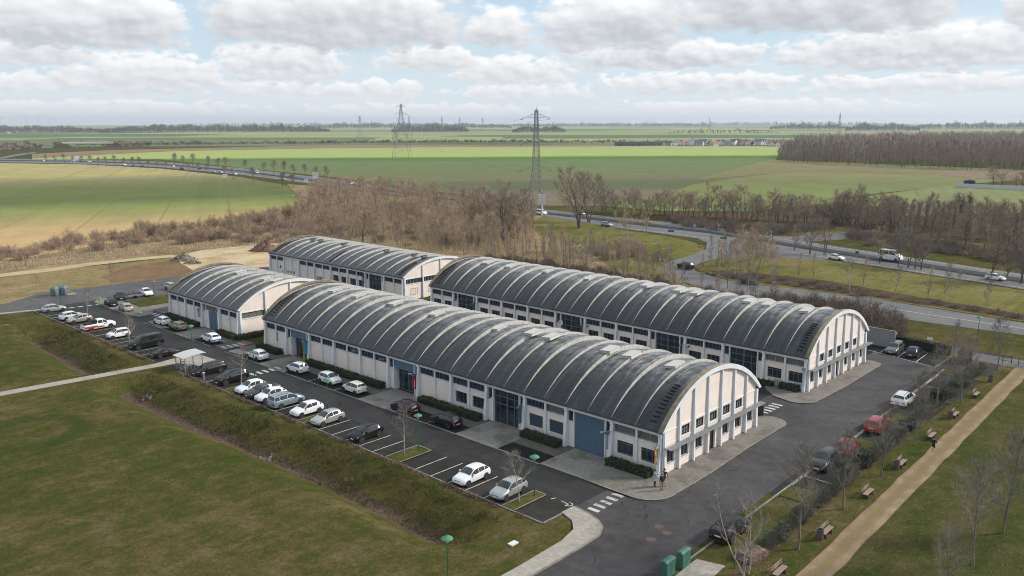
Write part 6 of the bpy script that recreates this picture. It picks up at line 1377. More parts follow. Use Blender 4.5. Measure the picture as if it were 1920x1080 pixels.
# roadside trees with round crowns on both sides of the highway
BALL = [bare_tree(200+i, 11, 3.5, .17, .40, 24, 7, 1300, .9, .024, .7, bm=M_barkd, tm=M_twigb, leader=.85) for i in range(3)]
near = [(87, 306.5), (104, 307), (121, 307.5), (137, 308), (153, 309), (170, 310.5), (185, 311.5), (200, 312.3), (216, 313), (233, 314), (248, 315), (263, 316.5), (279, 317.5), (295, 318.5), (311, 320), (355, 324), (372, 326), (388, 327), (421, 334), (438, 337), (475, 343), (530, 351), (550, 353)]
far = [(328, 310), (344, 311), (361, 313), (392, 316), (409, 318.5), (425, 320), (460, 323), (495, 327.5), (514, 329), (533, 330.5), (552, 331), (572, 332.5), (593, 336), (614, 338)]
for k, (L, w) in enumerate(((near, 'near'), (far, 'far'))):
    for i, (px, py) in enumerate(L):
        p = at(px, py); s = rng.uniform(.85, 1.1)*(.9 if k == 0 else 1.0); place_tree(BALL[i % 3], 'round_tree', 'round headed bare tree in the row on the %s side of the highway' % w, 'tree', p.x, p.y, 0, (s, s), rng.uniform(0, 6), 'round trees on the %s side of the highway' % w)
# ---- scrub and bushes
BR = [bush_mesh(300+i, 2.3, 2.0, 2.6, 1700, .7, .017, M_twigr, 22) for i in range(3)]; BO = [bush_mesh(310+i, 2.0, 2.0, 3.4, 1700, .85, .017, M_twigo, 24) for i in range(2)]; BD = [bush_mesh(320+i, 2.3, 2.1, 2.3, 1800, .6, .017, M_twigd, 22) for i in range(3)]
for i, (x, y) in enumerate(rnd_in([(-40, 492), (0, 470), (60, 462), (180, 446), (260, 436), (330, 430), (420, 418), (520, 402), (560, 395), (640, 440), (640, 458), (500, 458), (420, 455), (300, 462), (150, 474), (0, 494), (-40, 500)], 150, 21, 2.6)):
    s = rng.uniform(.7, 1.35); place_bush((BR+BR+BO)[i % 8], 'scrub_bush', ('low reddish brown bush' if i % 8 < 6 else 'taller pale ochre bush')+' in the scrub belt beside the tan field', x, y, 0, (s, s, s*rng.uniform(.8, 1.2)), rng.uniform(0, 6), 'bushes of the scrub belt')
for i, (px, py, s) in enumerate(((270, 440, 1.7), (262, 446, 1.4), (320, 438, 1.5), (430, 432, 1.8), (455, 428, 1.5), (520, 420, 1.7), (545, 410, 1.9), (575, 400, 1.8))):
    p = at(px, py); place_bush(BO[i % 2], 'tall_bush', 'tall pale ochre bush standing out of the scrub belt', p.x, p.y, 0, (s*.8, s*.8, s), i, 'tall pale bushes of the scrub belt')
for i, (x, y) in enumerate(rnd_in([(840, 498), (920, 488), (1010, 492), (1120, 512), (1240, 535), (1300, 545), (1420, 566), (1420, 590), (1200, 560), (1000, 520), (860, 508)], 95, 23, 2.0)):
    s = rng.uniform(.6, 1.0); place_bush(BD[i % 3], 'thicket_bush', 'dark bare bush in the thicket belt behind the rear long hall', x, y, 0, (s, s, s), rng.uniform(0, 6), 'dark bushes behind the rear long hall')
for i, (x, y) in enumerate(rnd_in([(1420, 570), (1560, 585), (1640, 592), (1690, 612), (1680, 640), (1640, 645), (1600, 630), (1450, 605)], 46, 24, 1.8)):
    s = rng.uniform(1.0, 1.55); place_bush(BD[i % 3], 'thicket_bush', 'large dark brown bush heaped behind the tagged wall', x, y, 0, (s, s, s*1.05), rng.uniform(0, 6), 'large dark bushes behind the wall')
for i, (x, y) in enumerate(rnd_in([(1235, 408), (1300, 415), (1400, 428), (1480, 432), (1560, 420), (1560, 432), (1480, 442), (1390, 440), (1280, 424)], 46, 25, 3)):
    s = rng.uniform(.8, 1.2); place_bush(BD[i % 3], 'thicket_bush', 'dark bush under the tree row beyond the highway', x, y, 0, (s*1.2, s*1.2, s), rng.uniform(0, 6), 'dark bushes beyond the highway')
for i, (x, y) in enumerate(rnd_in([(1600, 440), (1700, 452), (1990, 492), (1990, 508), (1800, 484), (1640, 462), (1590, 455)], 44, 26, 3)):
    s = rng.uniform(.8, 1.3); place_bush(BD[i % 3], 'thicket_bush', 'dark bush on the bank below the thicket trees', x, y, 0, (s*1.2, s*1.2, s), rng.uniform(0, 6), 'dark bushes on the highway bank')
for i, (x, y) in enumerate(rnd_in([(1110, 472), (1160, 455), (1230, 470), (1240, 490), (1200, 500), (1140, 492)], 20, 27, 2)):
    s = rng.uniform(.7, 1.2); place_bush(BR[i % 3], 'scrub_bush', 'reddish bush on the slope under the pale trees', x, y, 0, (s, s, s), rng.uniform(0, 6), 'bushes under the pale trees')
for i, (x, y) in enumerate(rnd_in([(1330, 515), (1420, 518), (1560, 538), (1760, 570), (1990, 606), (1990, 612), (1700, 566), (1500, 540), (1380, 524)], 26, 28, 3)):
    s = rng.uniform(.35, .65); place_bush(BD[i % 3], 'thicket_bush', 'low dark bramble in the hollow beside the slip road', x, y, 0, (s*1.4, s*1.4, s*.7), rng.uniform(0, 6), 'brambles in the hollow')
for i, (x, y) in enumerate(rnd_in([(570, 430), (640, 380), (900, 400), (1000, 425), (1000, 455), (900, 476), (760, 470), (620, 455)], 60, 29, 3)):
    s = rng.uniform(.6, 1.1); place_bush(BD[i % 3], 'thicket_bush', 'dark low bush between the trunks of the wood', x, y, 0, (s, s, s*.9), rng.uniform(0, 6), 'dark bushes inside the wood')
# wood floor brush
b = MB(); rg = random.Random(77)
for x, y in rnd_in([(540, 440), (560, 400), (640, 372), (1000, 410), (1010, 460), (900, 482), (760, 474), (600, 462)], 30000, 78): needle(b, Vector((x, y, 0)), Vector((rg.gauss(0, .35), rg.gauss(0, .35), 1)).normalized(), rg.uniform(.6, 3.2), .024, rg)
tag(b.build('undergrowth', M_twigo), 'tangled dry undergrowth on the floor of the wood', 'undergrowth', kind='stuff')
b = MB()
for x, y in rnd_in([(-60, 508), (0, 478), (180, 452), (330, 434), (520, 404), (640, 452), (560, 462), (480, 461), (380, 468), (250, 482), (0, 509)], 16000, 79): needle(b, Vector((x, y, 0)), Vector((rg.gauss(0, .3), rg.gauss(0, .3), 1)).normalized(), rg.uniform(.3, .9), .045, rg)
for x, y in rnd_in([(860, 490), (1000, 470), (1240, 500), (1300, 530), (1420, 562), (1300, 556), (1000, 515)], 5000, 80): needle(b, Vector((x, y, 0)), Vector((rg.gauss(0, .3), rg.gauss(0, .3), 1)).normalized(), rg.uniform(.3, 1.1), .035, rg)
tag(b.build('dry_tall_grass', mat('straw', (.36, .275, .19), .95, .35, .15, world_co=True)), 'pale dry tall grass of the scrub belt', 'tall grass', kind='stuff')
# ---- box hedges: leafy faces over a dense core
M_hleaf = mat('hedge_leaves', (.026, .042, .012), .7, .5, 3, world_co=True); M_hcore = mat('hedge_core', (.012, .018, .007), .9, .3, 3); M_hdead = mat('hedge_twigs', (.13, .12, .095), .9, .35, 2, world_co=True); M_hever = mat('yew_leaves', (.013, .019, .008), .75, .4, 4)
def hedge(label, pts, w, h, leaf=M_hleaf, core=M_hcore, dens=150, z=.08, size=.075, name='box_hedge', twiggy=False, group=None):
    t = thing(name, label, 'hedge', (0, 0, 0), 0, group); rg = random.Random(len(label)*7+int(pts[0][0]*10)); c = MB(); l = MB()
    for (x0, y0), (x1, y1) in zip(pts, pts[1:]):
        a, e = Vector((x0, y0, 0)), Vector((x1, y1, 0)); L = (e-a).length; d = (e-a)/L; n = Vector((-d.y, d.x, 0)); T = lambda x, y, zz: a+d*x+n*y+Vector((0, 0, zz))
        k = max(1, int(L/.8))
        for i in range(k):
            hh = h-.09+.04*math.sin(i*2.1); ww = w/2-.06+.02*math.sin(i*1.3); c.box(L*i/k, L*(i+1)/k, -ww, ww, z-.05, z+hh, 0, T)
        for i in range(int((w*L+2*h*L+2*w*h)*dens)):
            u = rg.random()*(w+2*h); s = rg.random()*(L+.1)-.05
            und = .05*math.sin(s*2.3)+.035*math.sin(s*5.7)
            if u < h: p, nn = T(s, -w/2-und*.5, z+u), -n
            elif u < h+w: p, nn = T(s, u-h-w/2, z+h+und), Vector((0, 0, 1))
            else: p, nn = T(s, w/2+und*.5, z+u-h-w), n
            if rg.random() < .06: e_ = rg.choice((-.02, L+.02)); p = T(e_, rg.uniform(-w/2, w/2), z+rg.random()*h)
            p = p+Vector((rg.gauss(0, .03), rg.gauss(0, .03), rg.gauss(0, .03)))
            nn = (nn+Vector((rg.gauss(0, .7), rg.gauss(0, .7), rg.gauss(0, .7)))).normalized()
            if twiggy and rg.random() < .75: needle(l, p, nn, rg.uniform(.15, .45), .012, rg); continue
            a1 = nn.orthogonal().normalized(); ro = Matrix.Rotation(rg.uniform(0, 6.3), 3, nn); u1 = ro@a1*size*rg.uniform(.6, 1.3); v1 = nn.cross(u1)*.7; l.quad(p-u1, p-v1, p+u1, p+v1)
    c.build('hedge_core', core, t); l.build('leaves', leaf, t); return t
KG = 'clipped hedges along the hall walls'
for y0, y1, lab in ((.6, 5.7, 'clipped dark hedge under the two corner windows, by the people'), (12.2, 17.4, 'clipped dark hedge under the closed shutters'), (24.2, 34.6, 'long clipped hedge between the glazed door and the red banner door'), (42.2, 59.0, 'longest clipped hedge behind the three small parked cars'), (66.6, 72.4, 'clipped hedge at the far corner of the front long hall')): hedge(lab, [(-1.15, y0), (-1.15, y1)], 1.05, .72, z=.1, group=KG)
hedge('clipped hedge wrapping the near corner of the short hall', [(-1.0, 85.2), (-1.0, 79.3), (9.0, 79.2)], 1.0, .75, leaf=mat('hedge_leaves_olive', (.05, .062, .014), .7, .5, 3, world_co=True), group=KG)
hedge('clipped hedge under the far half of the short hall', [(-1.0, 103.6), (-1.0, 92.3)], 1.0, .75, group=KG)
hedge('small clipped hedge below the corner window of the rear long hall', [(34.3, 1.9), (34.3, 4.4)], .9, .75, z=.1, group=KG); hedge('loose low hedge by the air units of the rear long hall', [(34.3, 5.4), (34.3, 7.6)], .9, .6, z=.1, group=KG)
hedge('dark evergreen hedge behind the east parking lot', [(67.9, 3.6), (66.0, -6.9)], .9, 1.5, leaf=M_hever, dens=90, z=0)
SG = 'shrubs of the loose hedge along the south road'
M_shrubl = mat('shrub_leaves', (.045, .055, .026), .75, .5, 1.2, rnd=.25)
def shrub_mesh(seed):
    rg = random.Random(seed); st, tw = bush_mesh(seed, 1.05, .95, 1.35, 900, .42, .0085, M_hdead, 20); l = MB()
    for i in range(620):
        a = rg.uniform(0, 6.28); z = rg.random(); f = rg.random()**.4; lim = math.sqrt(max(.05, 1-(z*.93)**2)); p = Vector((math.cos(a)*1.0*f*lim+rg.gauss(0, .08), math.sin(a)*.9*f*lim+rg.gauss(0, .08), .08+z*1.12)); n = Vector((rg.gauss(0, 1), rg.gauss(0, 1), rg.gauss(.3, 1))).normalized(); u = n.orthogonal().normalized()*rg.uniform(.03, .075); v = n.cross(u)*.8; l.quad(p-u, p-v, p+u, p+v)
    return st, tw, l.mesh('leaves', M_shrubl)
SHR = [shrub_mesh(700+i) for i in range(4)]
k = 0
for x0, x1 in ((-6.5, 2.6), (3.4, 14.8), (17.6, 29.0), (31.0, 41.2), (44.0, 62.5)):
    x = x0+.6
    while x < x1-.3:
        s = rng.uniform(.6, .9)*(1.0 if x < 44 else 1.3); t = place_bush(SHR[k % 4][:2], 'shrub', 'scraggly grey green shrub in the loose hedge along the south road', x, -14.0+.031*x+rng.uniform(-.25, .3), 0, (s, s, s*rng.uniform(.75, 1.1)), rng.uniform(0, 6), SG); link('leaves', SHR[k % 4][2], t); k += 1; x += rng.uniform(.75, 1.25)
for (a, c), lab in ((((15.3, -13.4), (17.1, -13.3)), 'dark evergreen block in the hedge behind the dark red car'), (((29.4, -13.0), (30.6, -12.9)), 'low dark evergreen block behind the bright red off-roader'), (((41.6, -12.5), (43.4, -12.4)), 'dark evergreen block beyond the white off-roader'), (((63.0, -9.6), (65.5, -9.3)), 'dark evergreen block near the gate at the upper corner')): hedge(lab, [a, c], 1.5, 1.5 if 'low' not in lab else .8, leaf=M_hever, dens=90, z=0, name='evergreen_block', group='evergreen blocks in the hedge')
hedge('reddish bare hedge at the lower end by the cabinets', [(-9.6, -13.9), (-7.6, -14.1)], 1.6, .7, leaf=M_twigr, core=M_twigd, dens=90, z=0, name='shrub_hedge', twiggy=True)
# ---- wire fence with green posts along the hedge, gate at the upper end
fp = thing('wire_fence', 'green post and wire fence between the parking bays and the hedge', 'fence', (0, 0, 0))
PM = MB(); PM.box(-.03, .03, -.03, .03, 0, 1.25); PM.box(-.036, .036, -.036, .036, 1.25, 1.28); PMm = PM.mesh('post', M_greend)
xs = [-11+2.6*i for i in range(29)]
for x in xs: link('post', PMm, fp, (x, -13.55+.032*x+(.0), 0))
for z in (.15, .5, .85, 1.2):
    b = MB(); b.tube((xs[0], -13.55+.032*xs[0], z), (xs[-1], -13.55+.032*xs[-1], z), .008, .008, 4); b.build('wire', M_greend, fp)
p = at(1905, 684); t = thing('park_gate', 'low green barrier gate at the upper end of the earth path', 'gate', (p.x, p.y, 0), R(95))
for x in (-1.5, -.3, .6, 1.7):
    b = MB(); b.box(x-.05, x+.05, -.05, .05, 0, 1.25); b.build('post', M_greend, t)
for x0, x1 in ((-1.45, -.35), (.65, 1.65)):
    for z in (.35, 1.05): b = MB(); b.box(x0, x1, -.03, .03, z, z+.06); b.build('rail', M_greend, t)
for (px, py), w in (((1681, 634), 'left of the pair above the east hedge'), ((1747, 645), 'right of the pair above the east hedge')):
    p = at(px, py+8); t = thing('small_sign', 'small blank pale sign board, '+w, 'sign', (67.6, p.y, 0), R(90), 'small signs above the east hedge')
    b = MB(); b.box(-.4, .4, -.015, .015, 1.55, 2.0); b.build('board', M_lampw, t); b = MB(); b.tube((0, .02, 0), (0, .02, 1.6), .03, .03, 5); b.build('post', M_steel, t)
# ---- tussocks on the ditch bank, dry plants along the kerb, fallen leaves in the park
b = MB(); rg = random.Random(31)
for i in range(21000):
    y = rg.uniform(5, 117); x = rg.uniform(-21.6, -16.4); z = ditch(x, y)
    if z > -.06: continue
    if math.sin(x*1.7+y*.9)+math.sin(y*.41-x*.8)+.6*math.sin(y*2.3+x*3) < -1.05: continue
    p = Vector((x, y, z-.02)); a = rg.uniform(0, 6.28)
    for k in range(2): needle(b, p+Vector((rg.gauss(0, .1), rg.gauss(0, .1), 0)), Vector((rg.gauss(0, .5), rg.gauss(0, .5), .8)).normalized(), rg.uniform(.10, .30)*(1+.9*(math.sin(y*.9+x)+math.sin(y*.31) > 1.1)), .026, rg)
mm, T, bs = new_mat('bank_tussock'); pp_ = T.n('ShaderNodeNewGeometry'); nn_ = T.noise(pp_, .9, 5, .65)
T.t.links.new(T.ramp(nn_, [(.34, (.034, .044, .011)), (.46, (.070, .074, .019)), (.56, (.125, .098, .034)), (.66, (.088, .066, .034)), (.74, (.05, .062, .016))]), bs.inputs['Base Color']); bs.inputs['Roughness'].default_value = .9
tag(b.build('bank_grass', mm), 'mossy tussock grass covering the ditch bank', 'grass', kind='stuff')
b = MB()
for i in range(5200):
    y = rg.uniform(4, 69) if rg.random() < .62 else rg.uniform(77.5, 104); cl = .5+.5*math.sin(y*1.9)+.4*math.sin(y*.63+1)
    if rg.random() > cl: continue
    x = -15.85+rg.gauss(0, .16)
    for k in range(2): needle(b, Vector((x+rg.gauss(0, .08), y+rg.gauss(0, .08), 0)), Vector((rg.gauss(0, .35), rg.gauss(0, .35), 1)).normalized(), rg.uniform(.2, .55), .022, rg)
tag(b.build('dry_kerb_plants', mat('dry_plants', (.185, .118, .085), .9, .3, 1.2, world_co=True)), 'dry reddish brown plants along the kerb above the ditch', 'dry plants', kind='stuff')
b = MB()
for i in range(5200):
    x = rg.uniform(-30, 62); y = -14.4+.03*x-abs(rg.gauss(0, 9)); s = rg.uniform(.025, .07)
    if -19.6 < y-.03*x < -17.3 and rg.random() < .8: continue
    a = rg.uniform(0, 6.3); z = .035+rg.uniform(0, .03); b.quad((x+s*math.cos(a), y+s*math.sin(a), z), (x-s*math.sin(a)*.6, y+s*math.cos(a)*.6, z+.01), (x-s*math.cos(a), y-s*math.sin(a), z), (x+s*math.sin(a)*.6, y-s*math.cos(a)*.6, z+.012))
tag(b.build('fallen_leaves', mat('dead_leaf', (.25, .19, .13), .85, .5, .9, world_co=True)), 'scattered fallen leaves on the park grass', 'leaves', kind='stuff')
b = MB()
for i in range(40000):
    r_ = 14+95*rg.random()**.7; a = rg.uniform(R(8), R(78)); x = CAM.x+r_*math.cos(a)*1.0; y = CAM.y+r_*math.sin(a)
    if x > -26.6 or (73 < y+.087*(x+14) < 78) : continue
    if y < -.9: continue
    needle(b, Vector((x, y, -.01)), Vector((rg.gauss(0, .55), rg.gauss(0, .55), .8)).normalized(), rg.uniform(.05, .16), .016, rg)
tag(b.build('lawn_tufts', mm), 'short uneven tufts of the big lawn', 'grass', kind='stuff')
# spoil heaps in the yard
M_spoil = mat('spoil_grey', (.17, .145, .115), .95, .4, 1.2, bump=1.0, bscale=5, dirt=(.33, .29, .23), dscale=.8, damt=.7); M_spoilr = mat('spoil_red', (.155, .085, .055), .95, .3, 1.5, bump=1.0, bscale=5)
def heap(px, py, rx, ry, h, m, lab, seed):
    p = at(px, py); b = MB(); rg = random.Random(seed); N, K = 22, 9; rowp = []
    for k in range(K+1):
        f = 1-k/K; 
        rowp.append([(rx*f*math.cos(6.283*i/N)*(1+.18*math.sin(3*i/N*6.28+seed)+rg.gauss(0, .06)), ry*f*math.sin(6.283*i/N)*(1+.12*math.sin(2*i/N*6.28)+rg.gauss(0, .05)), max(0, h*(1-f**1.25)*(1+rg.gauss(0, .10))) if k else -.1) for i in range(N)])
    b.v = [q for r in rowp for q in r]
    for k in range(K):
        for i in range(N): b.f.append((k*N+i, k*N+(i+1) % N, (k+1)*N+(i+1) % N, (k+1)*N+i)); b.m.append(0)
    for i in range(90):
        a = rg.uniform(0, 6.28); f = rg.random()**.6; x, y = rx*f*math.cos(a), ry*f*math.sin(a); z = h*(1-f**1.25); s = rg.uniform(.06, .28); b.box(x-s, x+s, y-s*.8, y+s*.8, z-s*.4, z+s*.6, 0, lambda X, Y, Z, a=a: ((X-x)*math.cos(a)-(Y-y)*math.sin(a)+x, (X-x)*math.sin(a)+(Y-y)*math.cos(a)+y, Z))
    o = b.build('spoil_heap', m, None, 70); o.location = (p.x, p.y, 0); o.rotation_euler.z = R(40); tag(o, lab, 'heap', 'spoil heaps in the yard')
heap(345, 488, 2.6, 3.6, 1.7, M_spoil, 'grey rubble heap beside the dirt track', 2); heap(362, 494, 1.5, 2.2, .8, M_spoil, 'low pale rubble heap in front of the taller grey one', 5); heap(497, 470, 3.4, 4.2, 2.5, M_spoilr, 'red brown soil heap behind the medium hall corner', 8)
# ================================================================== HIGHWAY TRAFFIC
HG = 'vehicles on the highway'
def heading(px, py, dx, dy): a, c = at(px, py), at(px+dx, py+dy); return math.atan2(c.y-a.y, c.x-a.x)
for kind, col, px, py, dirn, lab in (
    ('hatch', 'white', 82, 303.2, 1, 'white car far out on the highway, left of the gantry sign'), ('hatch', 'white', 137, 302.6, 1, 'white car just under the gantry sign arm'), ('van', 'white', 168, 304.3, 1, 'white van right of the gantry sign'),
    ('van', 'white', 233, 310.5, 1, 'larger white van on the highway before the grey cars'), ('hatch', 'grey', 250, 311.5, 1, 'grey car behind the larger white van'), ('hatch', 'anthracite', 267, 312.5, 1, 'dark car second behind the larger white van'),
    ('hatch', 'white', 325, 313.5, -1, 'white car on the far carriageway between round trees'), ('suv', 'black', 341, 318.2, 1, 'black car on the near carriageway between round trees'), ('hatch', 'black', 374, 317.5, -1, 'dark car on the far carriageway before the twin signs'),
    ('hatch', 'silver', 402, 324, 1, 'silver car approaching the twin signs'), ('hatch', 'white', 415, 324.5, 1, 'white car at the twin signs'), ('hatch', 'white', 441, 328, 1, 'white car past the twin signs'),
    ('sedan', 'silver', 531, 337.5, 1, 'silver car past the low white sign'), ('hatch', 'grey', 545, 333, -1, 'grey car on the far carriageway before the square sign'), ('hatch', 'anthracite', 600, 338.5, -1, 'dark car beside the square sign'),
    ('van', 'white', 1015, 402.5, 1, 'white van beside the white billboard'), ('hatch', 'grey', 1088, 404.5, -1, 'dark car between the two large trees'), ('wagon', 'silver', 1138, 424.5, 1, 'silver estate car right of the large trees'),
    ('hatch', 'white', 1568, 487.5, 1, 'white car behind the grass bank'), ('suv', 'black', 1285, 504, 2, 'black off-roader turning on the slip road'), ('hatch', 'darkblue', 1404, 533, 3, 'dark car with bright windscreen on the slip road below the give way sign'),
    ('hatch', 'white', 1866, 525.5, 1, 'white car at the right end of the highway')):
    p = at(px, py); h = heading(px, py, 30, 3.2) if px < 700 else heading(px, py, 30, 4)
    if dirn == -1: h += math.pi
    if dirn == 2: h = heading(px, py, -30, -6)
    if dirn == 3: h = heading(px, py, 30, 5)
    car(kind, col, lab, 'van' if kind == 'van' else 'car', (p.x, p.y, .08), h, HG, slim=True)
def truck(px, py, lab, box_c, cab_c, L=6.2, H=3.1, stripe=None):
    p = at(px, py); t = thing('box_truck', lab, 'truck', (p.x, p.y, .08), heading(px, py, 30, 3.6), 'box trucks on the highway')
    b = MB(); b.box(-L/2, L/2-1.5, -1.1, 1.1, .7, H); b.build('cargo_box', mat('box_'+lab.split()[0]+str(px), box_c, .5, .06, 1), t)
    b = MB(); b.taper(L/2-1.45, L/2+.3, -1.0, 1.0, .5, 2.1, 0, -.45, .06, -.06); b.build('cab', mat('cab_'+str(px), cab_c, .4, .05, 2), t)
    b = MB(); b.quad((L/2+.10, -.85, 1.35), (L/2+.10, .85, 1.35), (L/2-.10, .80, 2.0), (L/2-.10, -.80, 2.0)); b.build('windscreen', M_cglass, t)
    for x in (-L/2+1.0, L/2-.9):
        for y in (-.95, .95): b = MB(); b.lathe([(.42, -.14), (.45, 0), (.42, .14)], 12); b.v = [(X+x, Z+y, Y+.45) for X, Y, Z in b.v]; b.build('wheel', M_tyre, t, 40)
    if stripe:
        b = MB()
        for y in (-1.105, 1.1): b.box(-.6, .9, y, y+.005, 1.0, 2.0)
        b.build('side_print', mat('print_'+str(px), stripe, .5, .05, 2), t)
p = at(1669, 489.5); t = car('van', 'white', 'big white van with a green print on its side, behind the grass bank', 'van', (p.x, p.y, .08), heading(1669, 489.5, 30, 4), HG, slim=True); t.scale = (1.15, 1.15, 1.45)
b = MB()
for y in (-.975, .97): b.box(-1.9, -1.0, y, y+.006, .9, 1.35)
b.build('side_print', mat('print_green', (.16, .36, .10), .5, .05, 2), t)
truck(152, 302.6, 'small white truck with an orange end, under the gantry sign', (.66, .66, .66), (.45, .22, .06), 6.5, 3.0)
truck(480, 325.5, 'white truck with a blue roof on the far carriageway', (.08, .25, .50), (.66, .66, .68), 5.2, 2.9)
truck(655, 346, 'dark red truck half hidden by the edge of the wood', (.30, .07, .05), (.5, .5, .5), 6.5, 3.4)
# ================================================================== SIGNS
M_signw = mat('sign_white', (.64, .65, .66), .45, .04, 2); M_signgrey = mat('sign_print', (.20, .22, .25), .5, .05, 3); M_red = mat('sign_red', (.52, .03, .035), .4, .05, 3); M_signblue = mat('sign_blue', (.03, .10, .32), .4, .05, 3); M_mast = mat('mast_pale', (.52, .53, .54), .5, .05, 3)
def face(px): a = at(px, 400)-CAM; return math.atan2(-a.y, -a.x)
def board(px, py, top, w, h, lab, n=1, mast=None, arm=0, lines=5, rz=None):
    p = at(px, py); d = math.hypot(p.x-CAM.x, p.y-CAM.y); m = d/FPX; Wm, Hm = w*m, h*m; zt = (py-top)*m*1.0
    zt = CAM.z+(230-top)*m if True else zt
    t = thing('direction_sign', lab, 'road sign', (p.x, p.y, 0), face(px) if rz is None else rz)   # +X faces the viewer's side
    for k in range(n):
        wk = Wm/n-.06*m; y0 = -Wm/2+k*Wm/n+(arm*m)
        b = MB(); b.box(.10, .18, y0, y0+wk, zt-Hm, zt); o = b.build('panel', M_signw, t)
        b = MB(); rg = random.Random(px+k)
        for i in range(lines):
            z = zt-Hm*(i+.7)/(lines+.6); y = y0+wk*.1
            while y < y0+wk*.85:
                q = wk*rg.uniform(.06, .14); 
                if rg.random() < .75: b.box(.18, .186, y, min(y+q, y0+wk*.9), z-Hm*.035, z+Hm*.035)
                y += q+wk*.03
        b.build('lettering', M_signgrey, o)
    b = MB()
    if arm: b.tube((0, 0, 0), (0, 0, zt-Hm*.9), .22, .18, 6); b.tube((0, 0, zt-Hm*.9), (0, arm*m*.55, zt-Hm*.6), .16, .14, 5)
    elif mast: b.tube((0, 0, 0), (0, 0, zt-Hm*.2), mast, mast, 8)
    else:
        for y in (-Wm*.3, Wm*.3): b.tube((0, y, 0), (0, y, zt-Hm*.2), .10, .10, 5)
    b.build('post', M_mast, t)
board(133, 303, 283.5, 9, 9.5, 'white gantry direction sign on a curved arm over the highway', arm=8)
board(422, 334, 318, 8.5, 9, 'pair of narrow white direction signs side by side', 2)
board(574, 342, 329.5, 7, 6, 'low white direction sign beside the highway', 1)
board(592, 342, 318, 10, 12.5, 'square white direction sign on two posts near the wood', 1)
board(1016, 404, 362, 15, 17, 'tall white advertising board of four strips on a white mast', 4, .32, arm=0, lines=3)
def road_sign(px, py, top, kind, lab):
    p = at(px, py); m = math.hypot(p.x-CAM.x, p.y-CAM.y)/FPX; zt = CAM.z+(230-top)*m; zt = max(1.8, min(zt, 3.4)); t = thing('road_sign', lab, 'road sign', (p.x, p.y, 0), face(px))
    b = MB(); b.tube((0, 0, 0), (0, 0, zt), .045, .045, 6); b.build('post', M_steel, t); r = .52
    def disc(b, x, z, r, n, rot=0): b.poly([(x, r*math.sin(R(360*i/n+rot)), z+r*math.cos(R(360*i/n+rot))) for i in range(n)])
    def plate(n, z, r, rot, m_): b = MB(); disc(b, .05, z, r, n, rot); b.poly([(q[0]-.03, q[1], q[2]) for q in b.v[:n]][::-1]); [b.quad(b.v[i], b.v[(i+1) % n], (b.v[(i+1) % n][0]-.03, *b.v[(i+1) % n][1:]), (b.v[i][0]-.03, *b.v[i][1:])) for i in range(n)]; return b.build('plate', m_, t)
    if kind == 'no_entry':
        o = plate(20, zt, r, 0, M_red); b = MB(); b.box(.05, .058, -r*.75, r*.75, zt-.10, zt+.10); b.build('white_bar', M_signw, o)
    elif kind == 'yield':
        o = plate(3, zt, r*1.15, 180, M_red); b = MB(); disc(b, .056, zt, r*.72, 3, 180); b.build('white_field', M_signw, o); b = MB(); b.box(.03, .06, -.38, .38, zt-1.25, zt-.8); b.build('white_plate', M_signw, t)
    elif kind == 'back': plate(20, zt, r, 0, M_steel)
    elif kind == 'green': b = MB(); b.box(.03, .07, -.9, .9, zt-.5, zt+.2); b.build('plate', M_cab, t)
    elif kind == 'blue': plate(4, zt, r*1.1, 45, M_signblue)
    elif kind == 'post': b = MB(); b.box(-.1, .1, -.16, .16, .4, 1.5); b.build('white_bollard', M_signw, t)
for a in ((1312, 473, 457, 'no_entry', 'red no entry sign at the tip of the grass wedge'), (1422, 480, 463, 'no_entry', 'red no entry sign partly hidden by thin trees on the slip road island'), (1347, 433, 423, 'yield', 'red bordered give way sign across the highway'), (1449, 548, 517, 'yield', 'give way sign with a white plate beside the slip road'),
          (1258, 443, 438, 'green', 'small green sign plate at the edge of the highway lane'), (1356, 457, 455, 'green', 'green sign plate where the slip road leaves the highway'), (1302, 434, 431, 'back', 'dark round sign seen from behind on the highway median'), (1606, 487, 476, 'blue', 'blue square sign at the highway edge'), (1446, 446, 440, 'yield', 'far give way sign on the opposite slip road'),
          (1238, 492, 481, 'post', 'white delineator post at the outer bend of the slip road'), (1228, 506, 490, 'post', 'second white delineator post on the slip road bend'), (1256, 478, 470, 'back', 'grey sign back in the grass wedge')): road_sign(*a)
# highway guard rail on the median
gr_ = thing('guard_rail', 'long steel guard rail along the highway median', 'guard rail', (0, 0, 0)); pts = [at(x, y) for x, y in ((0, 301.2), (150, 302.6), (300, 308), (450, 321.3), (640, 345.2), (1020, 400.2), (1160, 416.5), (1330, 435.8), (1560, 473.2), (1990, 539.5))]
for a, c in zip(pts, pts[1:]):
    b = MB(); d = (c-a).normalized(); n = Vector((-d.y, d.x, 0))*.15
    for s in (-1, 1): b.quad(a+n*s+Vector((0, 0, .45)), c+n*s+Vector((0, 0, .45)), c+n*s+Vector((0, 0, .8)), a+n*s+Vector((0, 0, .8)))
    b.build('rail', M_steel, gr_)
